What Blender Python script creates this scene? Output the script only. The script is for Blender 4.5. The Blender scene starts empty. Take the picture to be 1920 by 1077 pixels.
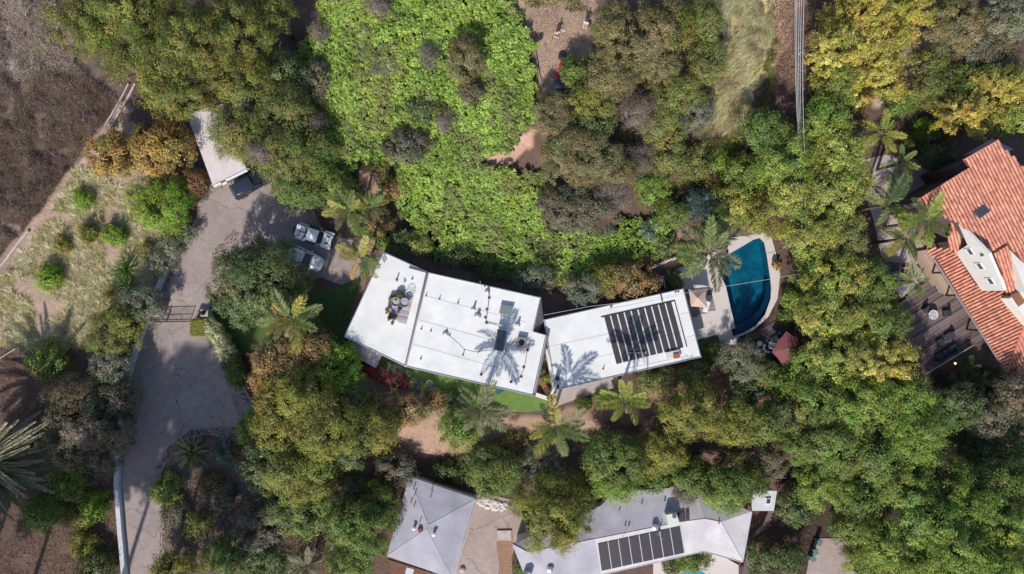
import bpy, math, random
import numpy as np
from mathutils import Vector, Matrix
from mathutils.geometry import tessellate_polygon

scene = bpy.context.scene
COL = scene.collection
CAMH = 87.0            # flying height in metres
PXM = 17.0             # photo pixels per metre at ground level

# ------------------------------------------------------------------ camera, sky, sun, exposure
cam_data = bpy.data.cameras.new('camera')
cam_data.sensor_width = 36.0
cam_data.lens = 36.0 * CAMH / (1920.0 / PXM)
cam_data.clip_end = 600.0
cam = bpy.data.objects.new('camera', cam_data)
COL.objects.link(cam)
cam.location = (0, 0, CAMH)
cam.rotation_euler = (0, 0, 0)
scene.camera = cam

SUN_EL = math.radians(42.0)
SHADOW = Vector((0.30, 0.954, 0)).normalized()       # where shadows fall on the ground
world = bpy.data.worlds.new('World')
scene.world = world
world.use_nodes = True
wn = world.node_tree
bg = wn.nodes['Background']
sky = wn.nodes.new('ShaderNodeTexSky')
sky.sky_type = 'NISHITA'
sky.sun_disc = False
sky.sun_elevation = SUN_EL
sky.sun_rotation = math.atan2(-SHADOW.x, -SHADOW.y)
sky.altitude = 200
wn.links.new(sky.outputs[0], bg.inputs[0])
bg.inputs[1].default_value = 0.108
sun_data = bpy.data.lights.new('sun', 'SUN')
sun_data.energy = 3.5
sun_data.angle = math.radians(1.0)
sun_data.color = (1.0, 0.94, 0.86)
sun = bpy.data.objects.new('sun', sun_data)
COL.objects.link(sun)
ldir = Vector((SHADOW.x * math.cos(SUN_EL), SHADOW.y * math.cos(SUN_EL), -math.sin(SUN_EL)))
sun.rotation_euler = ldir.to_track_quat('-Z', 'Y').to_euler()
scene.view_settings.view_transform = 'Standard'
scene.view_settings.look = 'None'
scene.view_settings.gamma = 1.0
scene.view_settings.exposure = 0.30
scene.view_settings.use_curve_mapping = False
scene.cycles.max_bounces = 5
scene.cycles.diffuse_bounces = 3
scene.cycles.transparent_max_bounces = 6

# ------------------------------------------------------------------ numbers
def sm(a, b, x):
    t = np.clip((x - a) / (b - a), 0, 1)
    return t * t * (3 - 2 * t)

def vnoise(x, y, s, seed):
    r = np.random.RandomState(seed).rand(64, 64)
    x = np.asarray(x, float) / s + 1000; y = np.asarray(y, float) / s + 1000
    xi = np.floor(x).astype(int); yi = np.floor(y).astype(int)
    fx = x - xi; fy = y - yi
    fx = fx * fx * (3 - 2 * fx); fy = fy * fy * (3 - 2 * fy)
    a = r[xi % 64, yi % 64]; b = r[(xi + 1) % 64, yi % 64]
    c = r[xi % 64, (yi + 1) % 64]; d = r[(xi + 1) % 64, (yi + 1) % 64]
    return a * (1 - fx) * (1 - fy) + b * fx * (1 - fy) + c * (1 - fx) * fy + d * fx * fy

def inpoly(U, V, poly):
    U = np.asarray(U, float); V = np.asarray(V, float)
    ins = np.zeros(U.shape, bool)
    n = len(poly)
    for i in range(n):
        x0, y0 = poly[i]; x1, y1 = poly[(i + 1) % n]
        c = ((y0 > V) != (y1 > V))
        with np.errstate(divide='ignore', invalid='ignore'):
            ins ^= c & (U < (x1 - x0) * (V - y0) / (y1 - y0 if y1 != y0 else 1e-9) + x0)
    return ins

POOL = [(1347.6, 510), (1361, 537), (1370, 578), (1379, 615.5), (1371, 618), (1375, 631), (1394, 624.5), (1417.7, 610.5),
        (1434.4, 590.4), (1445, 560), (1446, 541), (1444.4, 523.6), (1437.7, 480), (1432.7, 455), (1424.4, 446.5), (1412, 450), (1392.6, 461.8), (1350, 486)]
POOL2 = [(1268, 1085), (1275, 1076), (1287, 1070), (1302, 1068), (1317, 1072), (1326, 1080), (1328, 1100), (1300, 1110), (1270, 1105)]

def hgt(x, y):
    """terrain height in metres"""
    u = 960 + PXM * np.asarray(x, float); v = 538.5 - PXM * np.asarray(y, float)
    hill = 5.0 * sm(478, 130, v) * sm(560, 720, u) * (1 - sm(1440, 1600, u))
    low = -3.0 * sm(775, 905, v) * sm(520, 690, u)
    left = -1.2 * sm(230, -40, u) * sm(1200, 500, v)
    bump = (vnoise(x, y, 3.1, 5) - 0.5) * 0.35 * (sm(215, 120, u) + np.clip(hill / 3, 0, 1))
    return hill + low + left + bump

def W(px, py, z=0.0):
    k = (CAMH - z) / CAMH / PXM
    return Vector(((px - 960) * k, (538.5 - py) * k, z))

def G(px, py, dz=0.0):
    z = 0.0
    for _ in range(5):
        p = W(px, py, z)
        z = float(hgt(p.x, p.y)) + dz
    return W(px, py, z)

def plane3(a, b, c):
    return (a, (b - a).cross(c - a).normalized())

def WP(px, py, plane, lift=0.0):
    """point of a plane seen at a photo position"""
    o, n = plane
    c = Vector((0, 0, CAMH)); d = Vector(((px - 960) / PXM, (538.5 - py) / PXM, -CAMH))
    t = (o - c).dot(n) / d.dot(n)
    p = c + d * t
    if lift:
        p = p + n * (lift if n.z >= 0 else -lift)
    return p

def lin(c):
    return tuple(((v / 255.0) / 12.92 if v <= 10 else (((v / 255.0) + 0.055) / 1.055) ** 2.4) for v in c)

# ------------------------------------------------------------------ materials
MATS = {}
def mat(name, col, rough=0.7, metal=0.0, noise=0.0, nscale=3.0, bump=0.0, bscale=20.0, col2=None, spec=0.4, coord='Object', stretch=None, detail=6.0, emit=None):
    if name in MATS: return MATS[name]
    m = bpy.data.materials.new(name); m.use_nodes = True
    nt = m.node_tree; N = nt.nodes; L = nt.links
    b = N['Principled BSDF']
    b.inputs['Roughness'].default_value = rough
    b.inputs['Metallic'].default_value = metal
    b.inputs['Specular IOR Level'].default_value = spec
    c4 = (*col, 1)
    b.inputs['Base Color'].default_value = c4
    tc = N.new('ShaderNodeTexCoord'); src = tc.outputs[coord]
    if stretch:
        mp = N.new('ShaderNodeMapping'); mp.inputs['Scale'].default_value = stretch
        L.new(src, mp.inputs['Vector']); src = mp.outputs[0]
    if noise or col2:
        nz = N.new('ShaderNodeTexNoise'); nz.inputs['Scale'].default_value = nscale; nz.inputs['Detail'].default_value = detail
        nz.inputs['Roughness'].default_value = 0.65
        L.new(src, nz.inputs['Vector'])
        mr = N.new('ShaderNodeMapRange'); mr.inputs[1].default_value = 0.3; mr.inputs[2].default_value = 0.7
        L.new(nz.outputs[0], mr.inputs[0])
        mx = N.new('ShaderNodeMix'); mx.data_type = 'RGBA'
        c2 = col2 if col2 else tuple(v * (1 - noise) for v in col)
        c1 = col if col2 else tuple(min(1, v * (1 + noise * 0.6)) for v in col)
        mx.inputs[6].default_value = (*c1, 1); mx.inputs[7].default_value = (*c2, 1)
        L.new(mr.outputs[0], mx.inputs[0]); L.new(mx.outputs[2], b.inputs['Base Color'])
    if bump:
        n2 = N.new('ShaderNodeTexNoise'); n2.inputs['Scale'].default_value = bscale; n2.inputs['Detail'].default_value = 5
        L.new(src, n2.inputs['Vector'])
        bp = N.new('ShaderNodeBump'); bp.inputs['Strength'].default_value = bump; bp.inputs['Distance'].default_value = 0.05
        L.new(n2.outputs[0], bp.inputs['Height']); L.new(bp.outputs[0], b.inputs['Normal'])
    MATS[name] = m
    return m

def attr_mat(name, rough=0.6, trans=0.0, noise=0.0, nscale=1.0, bump=0.0, bscale=10, spec=0.3):
    """base colour from the mesh colour attribute (leaf to leaf, tile to tile), optional translucency"""
    m = bpy.data.materials.new(name); m.use_nodes = True
    nt = m.node_tree; N = nt.nodes; L = nt.links
    b = N['Principled BSDF']; out = N['Material Output']
    b.inputs['Roughness'].default_value = rough
    b.inputs['Specular IOR Level'].default_value = spec
    a = N.new('ShaderNodeAttribute'); a.attribute_name = 'Col'
    src = a.outputs['Color']
    if noise:
        tc = N.new('ShaderNodeTexCoord')
        mul = None
        for sc, am in ((nscale, noise), (nscale * 6.3, noise * 0.8), (nscale * 31, noise * 0.8)):
            nz = N.new('ShaderNodeTexNoise'); nz.inputs['Scale'].default_value = sc; nz.inputs['Detail'].default_value = 5
            nz.inputs['Roughness'].default_value = 0.7
            L.new(tc.outputs['Object'], nz.inputs['Vector'])
            mr = N.new('ShaderNodeMapRange'); mr.inputs[1].default_value = 0.28; mr.inputs[2].default_value = 0.72
            mr.inputs[3].default_value = 1 - am; mr.inputs[4].default_value = 1 + am
            L.new(nz.outputs[0], mr.inputs[0])
            vm = N.new('ShaderNodeVectorMath'); vm.operation = 'SCALE'
            L.new(src, vm.inputs[0]); L.new(mr.outputs[0], vm.inputs['Scale'])
            src = vm.outputs[0]
    L.new(src, b.inputs['Base Color'])
    if bump:
        tc = N.new('ShaderNodeTexCoord')
        n2 = N.new('ShaderNodeTexNoise'); n2.inputs['Scale'].default_value = bscale; n2.inputs['Detail'].default_value = 6
        L.new(tc.outputs['Object'], n2.inputs['Vector'])
        bp = N.new('ShaderNodeBump'); bp.inputs['Strength'].default_value = bump; bp.inputs['Distance'].default_value = 0.15
        L.new(n2.outputs[0], bp.inputs['Height']); L.new(bp.outputs[0], b.inputs['Normal'])
    if trans:
        tr = N.new('ShaderNodeBsdfTranslucent'); L.new(src, tr.inputs['Color'])
        ms = N.new('ShaderNodeMixShader'); ms.inputs[0].default_value = trans
        L.new(b.outputs[0], ms.inputs[1]); L.new(tr.outputs[0], ms.inputs[2]); L.new(ms.outputs[0], out.inputs[0])
    MATS[name] = m
    return m

def paving_mat(name, col, col2, crack=0.5, crack_scale=0.12, stain=0.25, seed=0.0):
    """asphalt or concrete: blotches, fine grain, wandering hairline cracks"""
    m = bpy.data.materials.new(name); m.use_nodes = True
    nt = m.node_tree; N = nt.nodes; L = nt.links
    b = N['Principled BSDF']; b.inputs['Roughness'].default_value = 0.85; b.inputs['Specular IOR Level'].default_value = 0.25
    tc = N.new('ShaderNodeTexCoord'); mp = N.new('ShaderNodeMapping'); mp.inputs['Location'].default_value = (seed, seed * 2, 0)
    L.new(tc.outputs['Object'], mp.inputs['Vector']); src = mp.outputs[0]
    def noise(s, lo, hi, d=6):
        nz = N.new('ShaderNodeTexNoise'); nz.inputs['Scale'].default_value = s; nz.inputs['Detail'].default_value = d; nz.inputs['Roughness'].default_value = 0.65
        L.new(src, nz.inputs['Vector'])
        mr = N.new('ShaderNodeMapRange'); mr.inputs[1].default_value = 0.3; mr.inputs[2].default_value = 0.7
        mr.inputs[3].default_value = lo; mr.inputs[4].default_value = hi
        L.new(nz.outputs[0], mr.inputs[0]); return mr.outputs[0]
    mx = N.new('ShaderNodeMix'); mx.data_type = 'RGBA'
    mx.inputs[6].default_value = (*col, 1); mx.inputs[7].default_value = (*col2, 1)
    L.new(noise(0.22, 0, 1), mx.inputs[0])
    cur = mx.outputs[2]
    for s, a in ((1.3, stain * 0.5), (9, stain * 0.5), (30, 0.16)):
        vm = N.new('ShaderNodeVectorMath'); vm.operation = 'SCALE'
        L.new(cur, vm.inputs[0]); L.new(noise(s, 1 - a, 1 + a), vm.inputs['Scale']); cur = vm.outputs[0]
    if crack:
        dn = N.new('ShaderNodeTexNoise'); dn.inputs['Scale'].default_value = 0.6; dn.inputs['Detail'].default_value = 5
        L.new(src, dn.inputs['Vector'])
        ad = N.new('ShaderNodeMix'); ad.data_type = 'RGBA'; ad.blend_type = 'LINEAR_LIGHT'; ad.inputs[0].default_value = 0.9
        L.new(src, ad.inputs[6]); L.new(dn.outputs[1], ad.inputs[7])
        vo = N.new('ShaderNodeTexVoronoi'); vo.feature = 'DISTANCE_TO_EDGE'; vo.inputs['Scale'].default_value = crack_scale
        L.new(ad.outputs[2], vo.inputs['Vector'])
        mr = N.new('ShaderNodeMapRange'); mr.inputs[1].default_value = 0.0; mr.inputs[2].default_value = 0.05 * crack_scale
        mr.inputs[3].default_value = 1 - crack; mr.inputs[4].default_value = 1
        L.new(vo.outputs[0], mr.inputs[0])
        vm = N.new('ShaderNodeVectorMath'); vm.operation = 'SCALE'
        L.new(cur, vm.inputs[0]); L.new(mr.outputs[0], vm.inputs['Scale']); cur = vm.outputs[0]
    L.new(cur, b.inputs['Base Color'])
    bp = N.new('ShaderNodeBump'); bp.inputs['Strength'].default_value = 0.25; bp.inputs['Distance'].default_value = 0.02
    L.new(noise(25, 0, 1), bp.inputs['Height']); L.new(bp.outputs[0], b.inputs['Normal'])
    MATS[name] = m
    return m

def shingle_mat(name, col, ang, row=0.28):
    """mineral shingles: staggered tabs with fine dark joints"""
    m = bpy.data.materials.new(name); m.use_nodes = True
    nt = m.node_tree; N = nt.nodes; L = nt.links
    b = N['Principled BSDF']; b.inputs['Roughness'].default_value = 0.9; b.inputs['Specular IOR Level'].default_value = 0.2
    tc = N.new('ShaderNodeTexCoord'); mp = N.new('ShaderNodeMapping'); mp.inputs['Rotation'].default_value = (0, 0, ang)
    L.new(tc.outputs['Object'], mp.inputs['Vector'])
    br = N.new('ShaderNodeTexBrick'); br.inputs['Scale'].default_value = 1.0
    br.inputs['Brick Width'].default_value = 0.45; br.inputs['Row Height'].default_value = row
    br.inputs['Mortar Size'].default_value = 0.035; br.inputs['Mortar Smooth'].default_value = 0.6
    br.inputs['Color1'].default_value = (*[v * 1.02 for v in col], 1); br.inputs['Color2'].default_value = (*[v * 0.97 for v in col], 1)
    br.inputs['Mortar'].default_value = (*[v * 0.88 for v in col], 1)
    L.new(mp.outputs[0], br.inputs['Vector'])
    nz = N.new('ShaderNodeTexNoise'); nz.inputs['Scale'].default_value = 0.5; nz.inputs['Detail'].default_value = 7
    L.new(tc.outputs['Object'], nz.inputs['Vector'])
    mr = N.new('ShaderNodeMapRange'); mr.inputs[1].default_value = 0.3; mr.inputs[2].default_value = 0.7; mr.inputs[3].default_value = 0.82; mr.inputs[4].default_value = 1.12
    L.new(nz.outputs[0], mr.inputs[0])
    vm = N.new('ShaderNodeVectorMath'); vm.operation = 'SCALE'
    L.new(br.outputs[0], vm.inputs[0]); L.new(mr.outputs[0], vm.inputs['Scale']); L.new(vm.outputs[0], b.inputs['Base Color'])
    bp = N.new('ShaderNodeBump'); bp.inputs['Strength'].default_value = 0.2; bp.inputs['Distance'].default_value = 0.01
    L.new(br.outputs[1], bp.inputs['Height']); bp.invert = True; L.new(bp.outputs[0], b.inputs['Normal'])
    MATS[name] = m
    return m

def water_mat(name, tint):
    m = bpy.data.materials.new(name); m.use_nodes = True
    nt = m.node_tree; N = nt.nodes; L = nt.links
    N.remove(N['Principled BSDF']); out = N['Material Output']
    tr = N.new('ShaderNodeBsdfTransparent'); tr.inputs[0].default_value = (*tint, 1)
    gl = N.new('ShaderNodeBsdfGlossy'); gl.inputs['Roughness'].default_value = 0.03
    fr = N.new('ShaderNodeFresnel'); fr.inputs[0].default_value = 1.33
    tc = N.new('ShaderNodeTexCoord'); nz = N.new('ShaderNodeTexNoise'); nz.inputs['Scale'].default_value = 1.6; nz.inputs['Detail'].default_value = 3
    L.new(tc.outputs['Object'], nz.inputs['Vector'])
    bp = N.new('ShaderNodeBump'); bp.inputs['Strength'].default_value = 0.10; bp.inputs['Distance'].default_value = 0.05
    L.new(nz.outputs[0], bp.inputs['Height']); L.new(bp.outputs[0], gl.inputs['Normal']); L.new(bp.outputs[0], fr.inputs['Normal'])
    ms = N.new('ShaderNodeMixShader'); L.new(fr.outputs[0], ms.inputs[0]); L.new(tr.outputs[0], ms.inputs[1]); L.new(gl.outputs[0], ms.inputs[2])
    L.new(ms.outputs[0], out.inputs[0])
    MATS[name] = m
    return m

def glass_mat(name, col):
    return mat(name, col, rough=0.08, spec=0.6)

# ------------------------------------------------------------------ mesh building
class MB:
    def __init__(s):
        s.v = []; s.f = []
    def add(s, vs, fs):
        o = len(s.v); s.v += [tuple(p) for p in vs]; s.f += [tuple(i + o for i in f) for f in fs]
        return s
    def box(s, c, size, rz=0.0, taper=1.0, bev=0.0):
        cx, cy, cz = c; sx, sy, sz = (d / 2 for d in size)
        ca, sa = math.cos(rz), math.sin(rz)
        if bev > 0:
            b = min(bev, sx * .9, sy * .9)
            ring = [(-sx + b, -sy), (sx - b, -sy), (sx, -sy + b), (sx, sy - b), (sx - b, sy), (-sx + b, sy), (-sx, sy - b), (-sx, -sy + b)]
            bz = min(bev, sz * .8)
            lv = [(-sz, 1.0, 0), (sz - bz, 1.0, 0), (sz, 1.0, bz)]
            vs = []
            for z, _, ins in lv:
                for x, y in ring:
                    fx = (sx - ins) / sx * (taper if z > 0 else 1); fy = (sy - ins) / sy * (taper if z > 0 else 1)
                    x2, y2 = x * fx, y * fy
                    vs.append((cx + x2 * ca - y2 * sa, cy + x2 * sa + y2 * ca, cz + z))
            fs = [tuple(range(7, -1, -1)), tuple(range(16, 24))]
            for l in range(2):
                for i in range(8):
                    j = (i + 1) % 8
                    fs.append((l * 8 + i, l * 8 + j, l * 8 + 8 + j, l * 8 + 8 + i))
            return s.add(vs, fs)
        vs = []
        for z in (-1, 1):
            t = taper if z > 0 else 1.0
            for x, y in ((-1, -1), (1, -1), (1, 1), (-1, 1)):
                x2, y2 = x * sx * t, y * sy * t
                vs.append((cx + x2 * ca - y2 * sa, cy + x2 * sa + y2 * ca, cz + z * sz))
        return s.add(vs, [(3, 2, 1, 0), (4, 5, 6, 7), (0, 1, 5, 4), (1, 2, 6, 5), (2, 3, 7, 6), (3, 0, 4, 7)])
    def prism(s, poly, z0, z1, hole=None):
        """poly of (x,y) or Vectors; z1 may be None to use each point's own z as the top"""
        P = [Vector((p[0], p[1], (p[2] if (z1 is None) else z1))) for p in poly]
        H = [Vector((p[0], p[1], (p[2] if (z1 is None) else z1))) for p in hole] if hole else []
        allp = P + H
        tris = tessellate_polygon([P, H] if H else [P])
        n = len(allp)
        top = allp; bot = [Vector((p.x, p.y, z0)) for p in allp]
        fs = []
        for t in tris:
            a, b, c = (allp[i] for i in t)
            up = (b - a).cross(c - a).z > 0
            t2 = t if up else (t[0], t[2], t[1])
            fs.append(tuple(t2)); fs.append((t2[0] + n, t2[2] + n, t2[1] + n))
        for base, cnt in ((0, len(P)), (len(P), len(H))):
            for i in range(cnt):
                j = (i + 1) % cnt
                fs.append((base + i, base + i + n, base + j + n, base + j))
        return s.add(top + bot, fs)
    def tube(s, pts, r, n=6, r2=None, caps=True):
        pts = [Vector(p) for p in pts]
        k = len(pts)
        vs = []; fs = []
        for i, p in enumerate(pts):
            d = (pts[min(i + 1, k - 1)] - pts[max(i - 1, 0)])
            d = d.normalized() if d.length > 1e-6 else Vector((0, 0, 1))
            a = d.orthogonal().normalized() if abs(d.z) > 0.95 else d.cross(Vector((0, 0, 1))).normalized()
            b = d.cross(a)
            rr = r if r2 is None else r + (r2 - r) * i / max(1, k - 1)
            for q in range(n):
                t = 2 * math.pi * q / n
                vs.append(p + a * math.cos(t) * rr + b * math.sin(t) * rr)
        for i in range(k - 1):
            for q in range(n):
                fs.append((i * n + q, i * n + (q + 1) % n, (i + 1) * n + (q + 1) % n, (i + 1) * n + q))
        if caps:
            fs.append(tuple(range(n - 1, -1, -1))); fs.append(tuple((k - 1) * n + q for q in range(n)))
        return s.add(vs, fs)
    def lathe(s, c, prof, n=12):
        vs = []; fs = []
        for r, z in prof:
            for q in range(n):
                t = 2 * math.pi * q / n
                vs.append((c[0] + r * math.cos(t), c[1] + r * math.sin(t), c[2] + z))
        for i in range(len(prof) - 1):
            for q in range(n):
                fs.append((i * n + q, i * n + (q + 1) % n, (i + 1) * n + (q + 1) % n, (i + 1) * n + q))
        fs.append(tuple(range(n - 1, -1, -1))); fs.append(tuple((len(prof) - 1) * n + q for q in range(n)))
        return s.add(vs, fs)
    def loft(s, rings):
        n = len(rings[0]); vs = [p for r in rings for p in r]; fs = []
        for i in range(len(rings) - 1):
            for q in range(n):
                fs.append((i * n + q, i * n + (q + 1) % n, (i + 1) * n + (q + 1) % n, (i + 1) * n + q))
        fs.append(tuple(range(n - 1, -1, -1))); fs.append(tuple((len(rings) - 1) * n + q for q in range(n)))
        return s.add(vs, fs)
    def slab(s, quad, th):
        """a plate under four (or more) corner points, th thick downwards"""
        q = [Vector(p) for p in quad]; n = len(q)
        vs = q + [p - Vector((0, 0, th)) for p in q]
        fs = [tuple(range(n)), tuple(range(2 * n - 1, n - 1, -1))]
        for i in range(n):
            j = (i + 1) % n
            fs.append((i, i + n, j + n, j))
        a = (q[1] - q[0]).cross(q[2] - q[0])
        if a.z < 0: fs = [tuple(reversed(f)) for f in fs]
        return s.add(vs, fs)
    def build(s, name, m, parent=None, world=True, smooth=False):
        off = Vector((0, 0, 0))
        if parent is not None and world:
            p = parent
            while p is not None:
                off += Vector(p.location); p = p.parent
        me = bpy.data.meshes.new(name)
        me.from_pydata([(x - off.x, y - off.y, z - off.z) for x, y, z in s.v], [], s.f)
        me.materials.append(m)
        if smooth: me.polygons.foreach_set('use_smooth', [True] * len(me.polygons))
        me.update()
        o = bpy.data.objects.new(name, me)
        if parent is not None: o.parent = parent
        COL.objects.link(o)
        return o

def tag(o, label=None, cat=None, group=None, kind=None):
    if label: o['label'] = label
    if cat: o['category'] = cat
    if group: o['group'] = group
    if kind: o['kind'] = kind
    return o

def thing(name, label, cat, loc=(0, 0, 0), rz=0.0, group=None):
    o = bpy.data.objects.new(name, None)
    o.empty_display_size = 0.3
    COL.objects.link(o)
    o.location = loc; o.rotation_euler = (0, 0, rz)
    return tag(o, label, cat, group)

def copy_thing(o, loc=None, rz=None, label=None, parent=None):
    c = o.copy(); COL.objects.link(c)
    if parent is not None: c.parent = parent
    if loc is not None: c.location = loc
    if rz is not None: c.rotation_euler = (0, 0, rz)
    if label: c['label'] = label
    for ch in list(o.children): copy_thing(ch, parent=c)
    return c

def polyW(pts, z): return [W(a, b, z) for a, b in pts]
def inset(poly, k):
    c = sum((Vector(p) for p in poly), Vector((0, 0, 0))) / len(poly)
    out = []
    for p in poly:
        d = Vector(p) - c; d.z = 0
        out.append(Vector(p) - d.normalized() * k)
    return out

def quads_object(name, P, F, colors, m, parent=None):
    """big numpy mesh: P (n,3) verts, F (k,4) or (k,3) faces, colours per vertex"""
    me = bpy.data.meshes.new(name)
    n = len(P); k, s = F.shape
    me.vertices.add(n); me.vertices.foreach_set('co', np.ascontiguousarray(P, np.float32).ravel())
    me.loops.add(k * s); me.loops.foreach_set('vertex_index', np.ascontiguousarray(F, np.int32).ravel())
    me.polygons.add(k); me.polygons.foreach_set('loop_start', np.arange(0, k * s, s, dtype=np.int32))
    me.polygons.foreach_set('loop_total', np.full(k, s, np.int32))
    ca = me.color_attributes.new('Col', 'FLOAT_COLOR', 'POINT')
    c4 = np.ones((n, 4), np.float32); c4[:, :3] = colors
    ca.data.foreach_set('color', c4.ravel())
    me.materials.append(m)
    me.update(calc_edges=True)
    o = bpy.data.objects.new(name, me)
    if parent is not None: o.parent = parent
    COL.objects.link(o)
    return o

def norm(a): return a / np.maximum(1e-9, np.linalg.norm(a, axis=-1, keepdims=True))

LV = 3
def leaf_arrays(C, Nn, A, ln, wd):
    """three-cornered leaves: centres C, normals Nn, long axes A, lengths, widths"""
    A = norm(A - Nn * np.sum(A * Nn, -1, keepdims=True))
    B = np.cross(Nn, A)
    l = (ln / 2)[:, None]; w = (wd / 2)[:, None]
    P = np.stack([C + B * w - A * l * .7, C + A * l * 1.3, C - B * w - A * l * .7], 1).reshape(-1, 3)
    F = np.arange(len(C) * 3).reshape(-1, 3)
    return P, F

# ------------------------------------------------------------------ shared materials
M_LEAF = attr_mat('leaf', rough=0.6, trans=0.2, spec=0.3)
M_BLADE = attr_mat('blade', rough=0.8, trans=0.15, spec=0.2)
M_GROUND = attr_mat('soil', rough=0.95, noise=0.17, nscale=0.55, bump=0.8, bscale=2.5, spec=0.1)
M_TILE = attr_mat('terracotta', rough=0.8, noise=0.10, nscale=3.0, bump=0.2, bscale=20, spec=0.2)
M_BOARD = attr_mat('weathered_board', rough=0.8, noise=0.12, nscale=2.0, spec=0.2)
M_BARK = mat('bark', lin((105, 92, 84)), rough=0.9, noise=0.4, nscale=6, bump=0.5)
M_TWIG = attr_mat('twig', rough=0.9, spec=0.1)
M_ASPHALT = paving_mat('asphalt', lin((169, 154, 149)), lin((147, 135, 132)), crack=0.45, crack_scale=0.11, stain=0.26)
M_CONC = paving_mat('old_concrete', lin((178, 160, 153)), lin((158, 141, 136)), crack=0.55, crack_scale=0.22, stain=0.24, seed=7)
M_CONC_L = mat('pale_concrete', lin((206, 196, 192)), rough=0.8, noise=0.07, nscale=1.2, bump=0.1, bscale=30)
M_CONC_W = mat('walk_concrete', lin((176, 164, 160)), rough=0.85, noise=0.10, nscale=1.5, bump=0.1, bscale=30)
M_PATH = mat('brown_paving', lin((128, 104, 97)), rough=0.9, noise=0.22, nscale=1.6, bump=0.2)
M_ROOF = mat('roof_membrane', (0.76, 0.755, 0.745), rough=0.6, noise=0.14, nscale=0.5, bump=0.08, bscale=2.0, detail=10)
M_ROOF2 = mat('roof_membrane_dull', (0.60, 0.59, 0.60), rough=0.7, noise=0.12, nscale=1.4, bump=0.1, bscale=3.0)
M_SEAM = mat('roof_seam_grey', (0.42, 0.42, 0.45), rough=0.7, noise=0.2, nscale=4)
M_GREY = mat('grey_metal', (0.22, 0.22, 0.24), rough=0.45, metal=0.6)
M_GALV = mat('galvanised', (0.55, 0.55, 0.57), rough=0.4, metal=0.7, noise=0.15)
M_FASCIA = mat('grey_fascia', (0.16, 0.155, 0.165), rough=0.7, noise=0.2, nscale=3)
M_STUCCO = mat('white_stucco', (0.74, 0.72, 0.69), rough=0.9, noise=0.06, nscale=1.5, bump=0.15, bscale=25)
M_WALLW = mat('white_wall_paint', (0.58, 0.60, 0.64), rough=0.85, noise=0.14, nscale=1.0, bump=0.2)
M_BLACK = mat('black_plastic', (0.018, 0.018, 0.02), rough=0.5)
M_RUBBER = mat('rubber', (0.02, 0.02, 0.02), rough=0.85)
M_DARKMET = mat('dark_metal', (0.03, 0.03, 0.033), rough=0.4, metal=0.5)
M_SOLAR = mat('solar_mat', lin((66, 62, 66)), rough=0.5, noise=0.22, nscale=2.5, spec=0.4, stretch=(1, 1, 1))
M_SOLAR2 = mat('solar_mat_black', lin((48, 45, 52)), rough=0.45, noise=0.2, nscale=4)
M_GLASS = glass_mat('dark_glass', (0.03, 0.04, 0.05))
M_GREENGL = glass_mat('green_glass', (0.17, 0.23, 0.22))
M_WINGL = glass_mat('grey_glass', (0.05, 0.055, 0.065))
M_TURF = mat('artificial_turf', lin((112, 140, 72)), rough=0.9, col2=lin((92, 122, 58)), nscale=1.2, bump=0.5, bscale=40)
M_LAWN = mat('lawn_grass', lin((92, 112, 58)), rough=0.9, col2=lin((70, 92, 48)), nscale=1.5, bump=0.8, bscale=25)
M_WOODB = mat('brown_wood', lin((140, 95, 70)), rough=0.7, noise=0.3, nscale=5)
M_WOODD = mat('dark_wood', lin((72, 54, 48)), rough=0.7, noise=0.3, nscale=5)
M_TAN = mat('tan_canvas', lin((196, 170, 158)), rough=0.9, noise=0.05, nscale=4)
M_MAROON = mat('maroon_canvas', lin((128, 78, 80)), rough=0.9, noise=0.1, nscale=3)
M_WHITE = mat('white_paint', (0.78, 0.78, 0.78), rough=0.4)
M_CARWHITE = mat('car_white', (0.86, 0.86, 0.87), rough=0.22, spec=0.6, noise=0.03, nscale=2)
M_CARBLUE = mat('car_navy', (0.035, 0.045, 0.075), rough=0.2, spec=0.7, metal=0.3)
M_CHROME = mat('chrome', (0.7, 0.7, 0.7), rough=0.15, metal=1.0)
M_LAMP = mat('lamp_lens', (0.75, 0.75, 0.75), rough=0.1)
M_RED = mat('red_lens', (0.35, 0.02, 0.02), rough=0.2)
M_REDFAB = mat('red_fabric', lin((190, 45, 60)), rough=0.9)
M_CUSH = mat('charcoal_cushion', lin((58, 62, 70)), rough=0.95, noise=0.15, nscale=5)
M_WICKER = mat('grey_wicker', lin((150, 146, 154)), rough=0.9, noise=0.3, nscale=20)
M_TERRA = mat('terracotta_pot', lin((165, 105, 85)), rough=0.8, noise=0.2)
M_POOLW = water_mat('pool_water', (0.30, 0.74, 0.82))
M_POOLF = mat('pool_plaster_reflections', lin((68, 166, 184)), rough=.8, col2=lin((22, 98, 128)), nscale=0.7, detail=9)  # teal plaster; its mottled colour also stands in for cloud reflections
M_POOLF2 = mat('bright_pool_plaster', lin((70, 200, 225)), rough=0.8)
M_POOLT = mat('navy_pool_tile', lin((36, 78, 116)), rough=0.5, noise=0.2)
M_STONE = mat('pale_stone', lin((188, 176, 170)), rough=0.9, noise=0.25, nscale=3, bump=0.3)
M_ROCKW = mat('white_rock', lin((212, 204, 200)), rough=0.9, noise=0.15, nscale=5)
M_CABLE = mat('pale_cable', (0.5, 0.5, 0.52), rough=0.5)
M_BLUE = mat('blue_plastic', (0.02, 0.06, 0.28), rough=0.4)
M_GREENP = mat('green_plastic', (0.10, 0.20, 0.17), rough=0.45)
M_SKIN = mat('skin', lin((200, 150, 128)), rough=0.6)
M_SHIRT = mat('white_shirt', (0.75, 0.74, 0.74), rough=0.9)
M_NAVY = mat('navy_cloth', (0.03, 0.035, 0.06), rough=0.9)
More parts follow.
